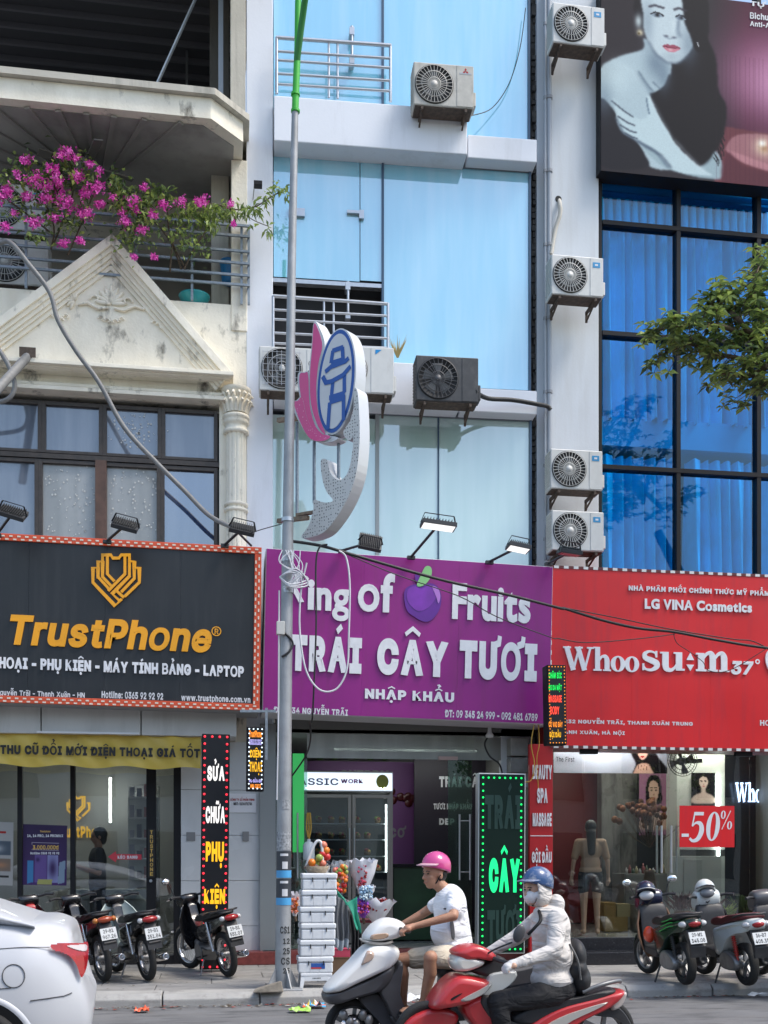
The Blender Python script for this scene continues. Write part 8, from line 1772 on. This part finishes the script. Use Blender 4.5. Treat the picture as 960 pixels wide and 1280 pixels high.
# man
man = thing('person', 'man in a pink cap style helmet, white t-shirt and beige shorts riding the white scooter', 'person', FM)
J = lambda x, y, d: FM.P(x, y, d)
hc = J(543, 1093, 0); hp, HP, HR = head_prims(hc, (-1, -.42, -.06), 1.06)
shn, shf = J(568, 1122, -.17), J(562, 1120, .17); eln, elf = J(567, 1145, -.33), J(527, 1143, .30); wrn, wrf = J(517, 1158, -.30), J(502, 1156, .30)
pel = J(571, 1192, 0); chest = J(562, 1132, 0); belly = J(560, 1164, 0)
hn, hf = J(566, 1196, -.10), J(566, 1194, .10); kn, kf = J(538, 1197, -.30), J(499, 1200, .10); an_, af = J(529, 1253, -.22), J(504, 1254, .12)
pr = hp+[('c', hc+Vector((.015, 0, -.06)), J(561, 1118, 0), .052, .058), ('e', chest, (.115, .17, .17)), ('e', belly, (.125, .155, .15)), ('e', pel, (.13, .165, .12)), ('c', shn, shf, .055, .055),
    ('c', shn, eln, .050, .038), ('c', eln, wrn, .038, .025), ('c', shf, elf, .050, .038), ('c', elf, wrf, .038, .025), ('c', hn, kn, .085, .055), ('c', hf, kf, .085, .055), ('c', kn, kn+(an_-kn)*.35+Vector((.018, 0, 0)), .053, .052), ('c', kn+(an_-kn)*.35+Vector((.018, 0, 0)), an_, .050, .031), ('c', kf, kf+(af-kf)*.35+Vector((.018, 0, 0)), .053, .052), ('c', kf+(af-kf)*.35+Vector((.018, 0, 0)), af, .050, .031)]
for a in (an_, af):
    b = a+Vector((-.15, -.01, -.055)); pr += [('c', a+Vector((.035, 0, -.05)), b, .032, .024), ('c', a, a+Vector((-.05, 0, -.035)), .033, .03)]
    for q in range(5): s_ = (q-2)*.017; pr.append(('c', b+Vector((0, s_, 0)), b+Vector((-.035+.005*abs(q-1.5), s_*1.1, -.006)), .0115 if q else .015, .0095))
pr += hand(wrn+Vector((-.05, -.005, -.015)), wrn, (-.85, -.1, -.35), (.1, .15, -1))+hand(wrf+Vector((-.045, .0, -.012)), wrf, (-.85, .1, -.35), (.1, -.15, -1))
body = remesh(pr, 'body', skin_m, man, voxel=.0065, smooth=5)
face_bits(man, HP, HR)
tee = [('c', chest, pel+Vector((-.01, 0, .06)), .135, .140), ('e', chest+Vector((.004, 0, .0)), (.130, .188, .175)), ('e', belly, (.142, .172, .16)), ('e', J(566, 1180, 0), (.138, .170, .075)), ('c', shn+Vector((0, .01, -.008)), shf+Vector((0, -.01, -.008)), .064, .064), ('c', shn, shn+(eln-shn)*.62, .068, .060), ('c', shf, shf+(elf-shf)*.55, .068, .060), ('c', J(561, 1123, .0), J(563, 1118, 0), .068, .064)]
remesh(tee, 'tshirt', fold_mat('white_cotton', (.80, .80, .83), 5.5, .6), man, voxel=.009, smooth=4)
sho = [('e', pel+Vector((.0, 0, .0)), (.142, .178, .125)), ('c', hn, hn+(kn-hn)*.72, .102, .090), ('c', hf, hf+(kf-hf)*.70, .102, .085)]
remesh(sho, 'shorts', fold_mat('beige_cotton', (.58, .51, .40), 7, .6), man, voxel=.009, smooth=4)
bag = MB().puff(pf(FM, [(557, 1151), (561, 1150), (563, 1170), (559, 1171)]), .012, -.165, inset=.2).build('waist_pouch', mat('pouch_grey', (.12, .12, .13), .6), man)
for a in (an_, af): MB().box(a.x-.20, a.x+.06, a.y-.05, a.y+.045, a.z-.105, a.z-.085).build('sandal', mat('sandal_black', (.02, .02, .02), .6), man, bevel=.008); MB().tube(smooth_path([a+Vector((-.06, -.048, -.085)), a+Vector((-.075, 0, -.035)), a+Vector((-.06, .045, -.085))], 4), .009, 6).build('sandal_strap', MATS['sandal_black'], man)
def helmet(t, P, rot, m, brim, s=1., rim=None, brim_up=0.):
    M = Matrix.Translation(P(0, -.022, .066)) @ rot.to_4x4() @ Matrix.Rotation(R(7), 4, 'X'); mb = MB(); n = 36; rings = []
    for i in range(13):
        a = R(90-i*8.2); rings.append([(.108*math.cos(a)*math.cos(6.283*k/n)*s, .128*math.cos(a)*math.sin(6.283*k/n)*s, .118*math.sin(a)*s-(.018*(1-math.sin(6.283*k/n)) if i > 10 else 0)) for k in range(n)])
    rings = [[M @ Vector(v) for v in r] for r in rings]; mb.loft(rings, 0, True, False); o = mb.build('helmet', m, t, fix=True); sd_ = o.modifiers.new('s', 'SOLIDIFY'); sd_.thickness = .012
    b = MB(); v = []
    for j, e in enumerate((.96, 1.45 if brim else 1.08)):
        for k in range(15): a = R(20+k*10); v.append(M @ Vector((.108*math.cos(a)*s*(1 if j == 0 else .98), .128*math.sin(a)*s*e, (.012+.0*j-brim_up*j-.018*j)*s)))
    b.add(v, [(k, k+1, 16+k, 15+k) for k in range(14)], 0, True); o2 = b.build('visor', rim or m, o, fix=False); o2.modifiers.new('s', 'SOLIDIFY').thickness = .008
    st_ = MB()
    for sx in (-1, 1): st_.tube([P(sx*.082, .0, .0), P(sx*.062, .02, -.05), P(0, .035, -.112)], .006, 6); st_.tube([P(sx*.083, -.03, .0), P(sx*.066, .0, -.05)], .006, 6)
    st_.build('chin_strap', m_blackf, t); return o
for h_ in HUNG: hung_helmet(*h_)
hm_ = helmet(man, HP, HR, mat('pink_helmet', (.58, .06, .24), .22, coat=.7), True, .97, mat('brim_pale', (.6, .35, .42), .3))
remesh([('e', HP(0, -.03, .0), (.078, .075, .075), HR)], 'hair', m_hair, man, voxel=.008, smooth=2)
tl_ = MB()
for k in range(3): cc = J(556+k*4, 1136+(k % 2), -.186); tl_.ell(cc, (.012, .004, .008), 8, 6)
tl_.build('chest_print', mat('print_grey', (.1, .1, .11), .6), man)

# woman
wo = thing('person', 'masked rider in a cream hooded jacket, blue helmet and black trousers on the red scooter', 'person', FY)
K_ = lambda x, y, d: FY.P(x, y, d)
hc = K_(670, 1113, 0); hp, HP, HR = head_prims(hc, (-1, -.35, -.06), 1.0)
shn, shf = K_(697, 1148, -.16), K_(678, 1146, .16); eln, elf = K_(693, 1189, -.27), K_(645, 1172, .30); wrn, wrf = K_(648, 1204, -.30), K_(612, 1190, .30)
chest = K_(688, 1160, 0); belly = K_(692, 1195, 0); pel = K_(695, 1236, 0); hn, hf = K_(692, 1242, -.09), K_(690, 1240, .09); kn, kf = K_(622, 1252, -.17), K_(632, 1246, .12); an_, af = K_(634, 1318, -.16), K_(620, 1312, .12)
pr = hp+[('c', hc+Vector((.01, 0, -.06)), K_(684, 1142, 0), .048, .055), ('e', chest, (.11, .155, .16)), ('e', belly, (.11, .14, .15)), ('e', pel, (.13, .165, .12)), ('c', shn, shf, .05, .05), ('c', shn, eln, .045, .035), ('c', eln, wrn, .035, .024), ('c', shf, elf, .045, .035), ('c', elf, wrf, .035, .024), ('c', hn, kn, .08, .052), ('c', hf, kf, .08, .052), ('c', kn, an_, .05, .032), ('c', kf, af, .05, .032)]
for a in (an_, af): pr += [('c', a+Vector((.035, 0, -.045)), a+Vector((-.15, -.01, -.05)), .034, .026)]
pr += hand(wrn+Vector((-.045, -.005, -.012)), wrn, (-.85, -.1, -.3), (.1, .15, -1))+hand(wrf+Vector((-.045, .0, -.012)), wrf, (-.85, .1, -.3), (.1, -.15, -1))
remesh(pr, 'body', skin_f, wo, voxel=.0075, smooth=4); face_bits(wo, HP, HR, mouth=False)
m_jk = fold_mat('cream_jacket', (.62, .585, .55), 5., .9)
jk = [('e', chest, (.145, .19, .18)), ('e', belly, (.15, .185, .17)), ('c', chest, K_(692, 1226, 0), .14, .155), ('e', K_(690, 1224, 0), (.16, .19, .11)), ('c', shn, shf, .07, .07), ('c', shn, eln, .074, .060), ('c', eln, wrn, .060, .040), ('c', shf, elf, .074, .060), ('c', elf, wrf, .060, .040), ('e', K_(695, 1130, 0), (.06, .105, .075)), ('e', K_(688, 1139, 0), (.095, .12, .045)), ('c', K_(676, 1142, -.02), K_(676, 1150, 0), .06, .07)]
remesh(jk, 'hooded_jacket', m_jk, wo, voxel=.010, smooth=4)
# hood cloth round the head leaving the face open
hd = MB(); rings = []
for i in range(9):
    b_ = .045-.018*i; w_ = .092*math.sin(R(100-i*9)); rings.append([HP(w_*math.cos(R(a)), b_, .105*math.sin(R(a))*(1 if i < 6 else .97)-.006*i) for a in range(-70, 251, 16)])
hd.loft(rings, 0, False, False); o = hd.build('hood', m_jk, wo, fix=False); o.modifiers.new('s', 'SOLIDIFY').thickness = .012
remesh([('e', HP(0, .048, -.040), (.062, .052, .056), HR), ('c', HP(-.06, .02, -.03), HP(.06, .02, -.03), .03, .03)], 'face_mask', mat('white_mask', (.74, .73, .74), .8, bump=.2, bs=40), wo, voxel=.006, smooth=3)
helmet(wo, HP, HR, mat('blue_helmet', (.035, .085, .21), .3, coat=.4, dirt=(.5, .5, .52), damt=.5, dscale=(9, 9, 14), dth=(.5, .6)), True, .95)
tr_ = [('e', pel, (.15, .185, .13)), ('c', hn, kn, .105, .078), ('c', hf, kf, .10, .078), ('c', kn, kn+(an_-kn)*.9, .078, .06)]
remesh(tr_, 'trousers', fold_mat('black_trousers', (.016, .016, .018), 6, .8), wo, voxel=.010, smooth=4)
remesh([('c', kf+Vector((-.02, -.02, -.03)), kf+(af-kf)*.85, .080, .066)], 'denim_leg', mat('blue_denim', (.09, .16, .30), .85, bump=.3, bs=60), wo, voxel=.010, smooth=3)
for w_ in (wrn, wrf): remesh([('c', w_, w_+Vector((-.05, 0, -.012)), .037, .036), ('e', w_+Vector((-.075, 0, -.025)), (.038, .048, .032))]+hand(w_+Vector((-.05, 0, -.014)), w_, (-.85, -.1, -.3), (.1, .15, -1), r=.0125), 'glove', mat('pale_glove', (.66, .64, .62), .8), wo, voxel=.006, smooth=2)
MB().tube(smooth_path([HP(-.07, -.04, -.09), K_(676, 1148, -.155), K_(668, 1160, -.19), K_(660, 1168, -.17)], 5), .013, 6).build('bag_strap', m_blackf, wo)
bp = thing('backpack', 'black bag carried on the back of the masked rider', 'bag', FY)
remesh([('e', K_(719, 1195, -.02), (.075, .14, .13)), ('e', K_(723, 1224, -.02), (.085, .15, .12)), ('c', K_(722, 1212, -.1), K_(722, 1212, .08), .075, .075)], 'bag_body', mat('bag_black', (.014, .014, .016), .6, bump=.3, bs=20), bp, voxel=.012, smooth=3)
MB().tube(smooth_path([K_(712, 1180, -.12), K_(722, 1200, -.17), K_(726, 1225, -.17)], 5), .008, 6).build('bag_zip', mat('zip_grey', (.1, .1, .1), .5), bp)
# red scooter
sc2 = thing('scooter', 'red scooter with silver stripes ridden by the masked woman', 'scooter', FY)
c = FY.P(535, 1302, 0); wheel(sc2, (c.x, 0, .25), .25, .09, spokes=False, rim=m_blkp, disc=True); c2 = FY.P(752, 1306, 0); wheel(sc2, (c2.x, 0, .25), .25, .10, spokes=False, rim=m_blkp)
MB().puff(pf(FY, [(534, 1254), (545, 1236), (562, 1219), (576, 1216), (600, 1221), (609, 1226), (600, 1238), (580, 1252), (552, 1258), (538, 1260)]), .21, inset=.36, k=7).build('front_apron', m_rsc, sc2)
MB().puff(pf(FY, [(566, 1246), (592, 1232), (608, 1224), (600, 1236), (576, 1248)]), .222, inset=.2).build('silver_stripe', m_ssc, sc2)
MB().puff(pf(FY, [(555, 1244), (566, 1238), (572, 1236), (564, 1242), (556, 1247)]), .214, inset=.2).build('air_slot', m_blackf, sc2)
MB().puff(pf(FY, [(500, 1284), (512, 1270), (534, 1260), (556, 1259), (572, 1268), (566, 1282), (540, 1290), (505, 1296)]), .09, inset=.3, k=6).build('front_mudguard', m_rsc, sc2)
MB().puff(pf(FY, [(563, 1190), (572, 1183), (588, 1179), (604, 1183), (617, 1193), (612, 1200), (592, 1197), (574, 1198)]), .17, inset=.45, k=6).build('handlebar_cover', m_rsc, sc2)
MB().puff(pf(FY, [(562, 1200), (568, 1192), (592, 1196), (603, 1200), (598, 1206), (582, 1212), (568, 1213), (563, 1208)]), .16, inset=.42, k=6).build('headlight', mat('headlight_clear', (.62, .60, .54), .12, coat=.8), sc2)
MB().puff(pf(FY, [(584, 1212), (600, 1206), (618, 1194), (632, 1200), (628, 1214), (606, 1220)]), .10, inset=.3).build('steering_cover', m_blkp, sc2)
MB().puff(pf(FY, [(596, 1242), (604, 1222), (612, 1214), (641, 1212), (634, 1228), (608, 1243)]), .14, inset=.12).build('pale_shield', mat('pale_grey_plastic', (.48, .50, .50), .35), sc2)
MB().puff(pf(FY, [(572, 1254), (600, 1240), (616, 1252), (640, 1282), (700, 1288), (706, 1310), (630, 1312), (596, 1290)]), .16, inset=.12).build('lower_body', m_rsc, sc2)
MB().puff(pf(FY, [(592, 1248), (604, 1240), (622, 1262), (640, 1276), (700, 1282), (690, 1296), (640, 1294), (610, 1274)]), .168, inset=.08).build('step_trim', m_blkp, sc2)
MB().puff(pf(FY, [(640, 1290), (668, 1268), (700, 1254), (740, 1244), (768, 1236), (776, 1238), (760, 1254), (720, 1274), (690, 1296), (650, 1302)]), .165, inset=.2, k=6).build('tail_body', m_rsc, sc2)
MB().puff(pf(FY, [(668, 1282), (690, 1268), (720, 1257), (752, 1248), (740, 1256), (706, 1272), (684, 1286)]), .176, inset=.1).build('silver_stripe', m_ssc, sc2)
MB().puff(pf(FY, [(630, 1270), (660, 1254), (690, 1246), (720, 1242), (752, 1234), (766, 1236), (744, 1248), (700, 1258), (660, 1276), (640, 1282)]), .15, inset=.2, k=6).build('seat', m_seat, sc2)
MB().tube(smooth_path([FY.P(728, 1240, -.13), FY.P(752, 1231, -.13), FY.P(772, 1226, -.08), FY.P(775, 1227, .0), FY.P(772, 1226, .08), FY.P(752, 1231, .13), FY.P(728, 1240, .13)], 5), .017, 8).build('grab_rail', mat('rail_grey', (.16, .165, .17), .4, .4), sc2)
MB().puff(pf(FY, [(760, 1250), (774, 1238), (779, 1240), (772, 1256), (760, 1262)]), .10, inset=.25).build('tail_lamp', mat('lamp_clear', (.5, .45, .42), .15, coat=.7), sc2)
MB().puff(pf(FY, [(735, 1262), (765, 1256), (780, 1268), (790, 1290), (784, 1292), (768, 1272), (740, 1268)]), .07, inset=.1).build('rear_mudguard', m_blkp, sc2)
MB().tube([FY.P(612, 1196, -.12), FY.P(628, 1202, -.22), FY.P(646, 1207, -.33)], .018, 8).build('handlebar_grip', m_blkp, sc2); MB().tube([FY.P(604, 1190, .12), FY.P(606, 1192, .22), FY.P(612, 1194, .33)], .018, 8).build('handlebar_grip', m_blkp, sc2)
o = MB().tube(smooth_path([FY.P(606, 1194, -.14), FY.P(620, 1186, -.22), FY.P(640, 1178, -.32)], 5), .007, 6).build('mirror', m_blkp, sc2); MB().ell((0, 0, 0), (.042, .02, .066), 20, 14, M=Matrix.Translation(FY.P(649, 1167, -.34)) @ Matrix.Rotation(R(20), 4, 'Y')).build('mirror_shell', m_gsc, o)
for s in (-1, 1): MB().tube([(c.x, s*.07, .25), FY.P(556, 1262, s*.05)], .022, 8).build('fork_leg', m_blkp, sc2)

# people inside the shops
def standing(lab, F, x, d, zf_, h, yaw, skin, cloth, pose='down', hairm=m_hair, long_hair=False, bare=True, top=None):
    t = thing('person', lab, 'person'); s = h/1.7; V_ = lambda a, b, z: Vector((a*s, b*s, z*s)); b0 = F.m @ F.P(x, 1000, d); t.matrix_world = Matrix.Translation((b0.x, b0.y, zf_)) @ Matrix.Rotation(yaw, 4, 'Z')
    hp, HP_, HR_ = head_prims(V_(0, .01, 1.56), (0, -1, -.15 if pose != 'down' else 0), s)
    pr = hp+[('c', V_(0, .01, 1.5), V_(0, .01, 1.36), .05*s, .055*s), ('e', V_(0, 0, 1.25), (.15*s, .10*s, .17*s)), ('e', V_(0, 0, 1.06), (.125*s, .09*s, .14*s)), ('e', V_(0, 0, .92), (.155*s, .105*s, .12*s)), ('c', V_(-.16, 0, 1.36), V_(.16, 0, 1.36), .05*s, .05*s)]
    fs__ = []
    for sx in (-1, 1):
        pr += [('c', V_(sx*.09, 0, .88), V_(sx*.095, -.01, .48), .085*s, .055*s), ('c', V_(sx*.095, -.01, .48), V_(sx*.10, .02, .08), .052*s, .033*s), ('c', V_(sx*.10, .04, .045), V_(sx*.11, -.13, .03), .035*s, .025*s)]
        if pose == 'down': e, w = V_(sx*.25, .02, 1.08), V_(sx*.27, -.04, .84); f = (sx*.1, -.1, -1); cu = (-sx, -.2, 0)
        else: e, w = V_(sx*.23, -.02, 1.08), V_(sx*.10, -.24, 1.16); f = (-sx*.3, -1, .3); cu = (0, 0, 1)
        pr += [('c', V_(sx*.18, 0, 1.36), e, .045*s, .035*s), ('c', e, w, .035*s, .024*s)]+hand(w+Vector(f).normalized()*.05, w, f, cu)
        fs__.append((e, w))
    remesh(pr, 'body', skin, t, voxel=.0095, smooth=3)
    remesh([('e', V_(0, .03, 1.60), (.088*s, .10*s, .10*s)), ('e', V_(0, .07, 1.54), (.07*s, .05*s, .09*s))]+([('c', V_(0, .08, 1.5), V_(0, .11, 1.22), .075*s, .055*s)] if long_hair else []), 'hair', hairm, t, voxel=.01, smooth=2)
    face_bits(t, HP_, HR_, s)
    if top:
        remesh([('e', V_(0, 0, 1.25), (.168*s, .118*s, .18*s)), ('e', V_(0, 0, 1.05), (.148*s, .112*s, .17*s)), ('e', V_(0, 0, .95), (.17*s, .12*s, .09*s)), ('c', V_(-.17, 0, 1.36), V_(.17, 0, 1.36), .062*s, .062*s)]+[('c', V_(sx*.18, 0, 1.36), V_(sx*.18, 0, 1.36).lerp(fs__[k][0], .75), .062*s, .056*s) for k, sx in enumerate((-1, 1))], 'shirt', top, t, voxel=.011, smooth=3)
    lg_ = .5 if bare else .1
    remesh([('e', V_(0, 0, .93), (.155*s, .115*s, .13*s))]+[('c', V_(sx*.09, 0, .88), V_(sx*.10, -.01, .88 - (.22 if bare else .78)), .092*s, (.08 if bare else .06)*s) for sx in (-1, 1)], 'shorts' if bare else 'trousers', cloth, t, voxel=.011, smooth=3)
    return t
w2 = standing('woman seen from behind in a tan top and black shorts inside the cosmetics shop', FL, 738, -.2, .47, 1.58, R(170), skin_f, mat('black_shorts', (.014, .014, .018), .7), long_hair=True, top=mat('tan_top', (.42, .27, .18), .8))
w3 = standing('man in a black shirt looking at his phone inside the phone shop', FL, 122, .45, .23, 1.72, R(-75), skin_m, mat('dark_jeans', (.02, .025, .04), .8), pose='phone', bare=False, top=mat('black_shirt', (.018, .018, .02), .8))
ph = thing('mobile_phone', 'phone held by the man inside the phone shop', 'phone'); b0 = FL.P(122, 1000, .45)
ph.matrix_world = w3.matrix_world.copy(); MB().box(-.04, .04, -.345, -.335, 1.17, 1.30).build('phone_body', m_blackf, ph, bevel=.003)

# ================================================================ white car at the left edge
YC = 7.15; FCar = Frame(105, YC, 0, R(4.5), 0)
car = thing('parked_car', 'silver white sedan cut off by the left edge with a red wraparound tail lamp', 'car', FCar)
m_car = mat('silver_white_paint', (.54, .55, .575), .38, .05, coat=.35, var=.015, vs=1)
Wd = 1.76; hw = Wd/2
# stations along the car: s=0 rear, grows to the front (local -x); side profile heights from the pixels
def side_pt(s): return -s
top_px = [(117, 1262), (116, 1236), (112, 1205), (109, 1178), (105, 1162), (96, 1154), (72, 1151), (43, 1149), (20, 1137), (0, 1125)]
zt_of = lambda y: FCar.P(100, y, 0).z
def prof(s):
    """(z of shoulder/deck at station s, half width at deck)"""
    if s < .02: return .92
    if s < .08: return 1.05
    if s < .5: return 1.135
    return 1.14
def ring(s):
    # rear rounding in plan
    k = max(0, 1-s/.42); hwid = hw*(1-.20*k*k); base = .26+.05*max(0, 1-s/.3); dk = 1.13-.045*max(0, 1-s/.16)**1.5
    if s > 3.4: dk = 1.10-.20*((s-3.4)/1.0); hwid = hw*(1-.18*max(0, (s-3.8)/.6)**2)
    pts = [(0, base), (hwid*.80, base), (hwid*.955, base+.06), (hwid*.985, .50), (hwid*1.0, .66), (hwid*.995, .80), (hwid*.97, .92), (hwid*.925, 1.02), (hwid*.87, dk-.035), (hwid*.80, dk), (hwid*.5, dk+.012), (0, dk+.018)]
    out = []
    lean = lambda z: .10*max(0, (z-.62))/.5*k if s < .42 else 0      # tail leans forward towards the top
    bump = lambda z: -.03*math.exp(-((z-.5)/.16)**2)*k
    near = [(-s-lean(z)+(-bump(z)), hw-y, z) for y, z in pts]; far = [(-s-lean(z)-bump(z), hw+y, z) for y, z in reversed(pts[1:-1])]
    return near+far
st_ = [0, .04, .09, .15, .2, .28, .36, .44, .55, .8, 1.1, 1.5, 2, 2.6, 3.2, 3.6, 4.0, 4.3, 4.45]
rs = [ring(s) for s in st_]
cap0 = [Vector(p).lerp(Vector((p[0], hw, .7)), .12)+Vector((.02, 0, 0)) for p in rs[0]]; cap1 = [Vector(p).lerp(Vector((p[0], hw, .7)), .6)+Vector((.03, 0, 0)) for p in rs[0]]
bo = MB().loft([cap1, cap0]+rs, 0, True, True).build('body', m_car, car, subsurf=1)
# cut-out look for the rear wheel: arch liner and wheel set proud in a dark arch
wx = FCar.P(-12, 1300, 0).x-.10
def arch(x):
    mb = MB(); n = 30; vs = []
    for r_, y in ((.0, -.004), (.35, -.004), (.365, -.012), (.385, .004)):
        for k in range(n+1): a = math.pi*k/n; vs.append((x+r_*math.cos(a), y, .33+r_*math.sin(a)))
    f = []
    for j in range(3): f += [(j*(n+1)+k, j*(n+1)+k+1, (j+1)*(n+1)+k+1, (j+1)*(n+1)+k) for k in range(n)]
    mi = [0]*n+[1]*2*n; mb.v = vs; mb.f = f; mb.mi = mi; mb.sm = [True]*len(f)
    mb.build('wheel_arch', [mat('arch_black', (.008, .008, .008), .9), m_car], car, fix=False)
    w_ = wheel(car, (x, .055, .315), .315, .20, spokes=False, rim=m_alu); return w_
arch(wx); arch(wx-2.7)
for x in (wx, wx-2.7): wheel(car, (x, Wd-.1, .315), .315, .19, spokes=False, rim=m_alu)
# greenhouse
gh = []
for s, hgt, wr in ((.30, 1.13, .80), (.62, 1.25, .74), (1.15, 1.43, .65), (1.9, 1.47, .63), (2.5, 1.45, .63), (2.95, 1.32, .68), (3.45, 1.10, .78)):
    zb = 1.08; gh.append([(-s, hw-.80*hw/.8*.8, zb), (-s, hw-wr*1.05, zb+(hgt-zb)*.7), (-s, hw-wr*.92, hgt-.01), (-s, hw, hgt+.015), (-s, hw+wr*.92, hgt-.01), (-s, hw+wr*1.05, zb+(hgt-zb)*.7), (-s, hw+.8*hw/.8*.8, zb)])
MB().loft(gh, 0, True, True).build('roof', m_car, car, subsurf=1)
sg_ = MB().prism([(-.85, 1.16), (-1.25, 1.37), (-2.5, 1.40), (-3.1, 1.16)], hw-.735, hw-.70).build('side_window', mat('car_glass', (.02, .025, .03), .05), car)
# surface patches
def surf(x, z):
    """outer y of the near side at local x, z (approx by interpolating rings)"""
    s = -x; s = max(0.0, s); 
    for i in range(len(st_)-1):
        if st_[i] <= s <= st_[i+1]: break
    t_ = (s-st_[i])/(st_[i+1]-st_[i]); out = []
    for r_ in (rs[i], rs[i+1]):
        P_ = r_[:11]; y = P_[-1][1]
        for a, b in zip(P_[1:], P_[2:]):
            if a[2] <= z <= b[2]: q = (z-a[2])/(b[2]-a[2]+1e-9); y = a[1]+(b[1]-a[1])*q; break
        out.append(y)
    return out[0]*(1-t_)+out[1]*t_
def patch(name, poly_px, m, off=.012, n=26, box=None):
    """fill a pixel polygon with quads lying on the body side"""
    Pp = catmull(poly_px, 5); xs_ = [p[0] for p in Pp]; ys_ = [p[1] for p in Pp]; mb = MB(); W_ = n; H_ = n
    def ins(x, y):
        c_ = False
        for i in range(len(Pp)):
            (x0, y0), (x1, y1) = Pp[i-1], Pp[i]
            if (y0 > y) != (y1 > y) and x < (x1-x0)*(y-y0)/(y1-y0)+x0: c_ = not c_
        return c_
    def pt(x, y):
        p = FCar.P(x, y, .05); q = p
        for _ in range(5): q = FCar.P(x, y, surf(q.x, q.z)-off)
        return q
    for j in range(H_):
        y0 = min(ys_)+(max(ys_)-min(ys_))*j/H_; y1 = min(ys_)+(max(ys_)-min(ys_))*(j+1)/H_; ym = (y0+y1)/2
        xr = []
        for i in range(len(Pp)):
            (xa, ya), (xb, yb) = Pp[i-1], Pp[i]
            if (ya > ym) != (yb > ym): xr.append((xb-xa)*(ym-ya)/(yb-ya)+xa)
        xr.sort()
        for a, b in zip(xr[::2], xr[1::2]):
            k = 8
            for i in range(k):
                xa, xb = a+(b-a)*i/k, a+(b-a)*(i+1)/k; mb.add([pt(xa, y0), pt(xb, y0), pt(xb, y1), pt(xa, y1)], [(0, 1, 2, 3)], 0, True)
    return mb.build(name, m, car, fix=False)
m_tl = mat('car_tail_red', (.36, .006, .01), .25, coat=.3, var=.15, vs=25)
patch('tail_lamp', [(64, 1181), (80, 1179), (104, 1178), (110, 1179), (110, 1200), (106, 1216), (101, 1221), (96, 1207), (88, 1196), (76, 1190), (66, 1187)], m_tl, .012)
patch('reverse_lamp', [(84, 1182), (96, 1181), (108, 1181), (108, 1188), (100, 1188), (90, 1185)], mat('car_lamp_clear', (.6, .52, .5), .1, coat=1.), .018, n=12)
def seam(name, pts, r=.0035, off=.001):
    P_ = []
    for x, y in pts:
        q = FCar.P(x, y, .05)
        for _ in range(5): q = FCar.P(x, y, surf(q.x, q.z)-off)
        P_.append(q)
    return MB().tube(P_, r, 5).build(name, mat('panel_gap', (.06, .06, .065), .7), car)
seam('fuel_flap', [(17+14*math.cos(a), 1220+14.5*math.sin(a)) for a in np.linspace(0, 6.2832, 33)], .003)
seam('bumper_seam', [(38, 1251), (60, 1248), (80, 1245), (90, 1241)]); seam('trunk_seam', [(62, 1184), (30, 1184), (0, 1186), (-30, 1189)], .0025); seam('side_crease', [(-40, 1239), (0, 1236), (14, 1235)], .003)
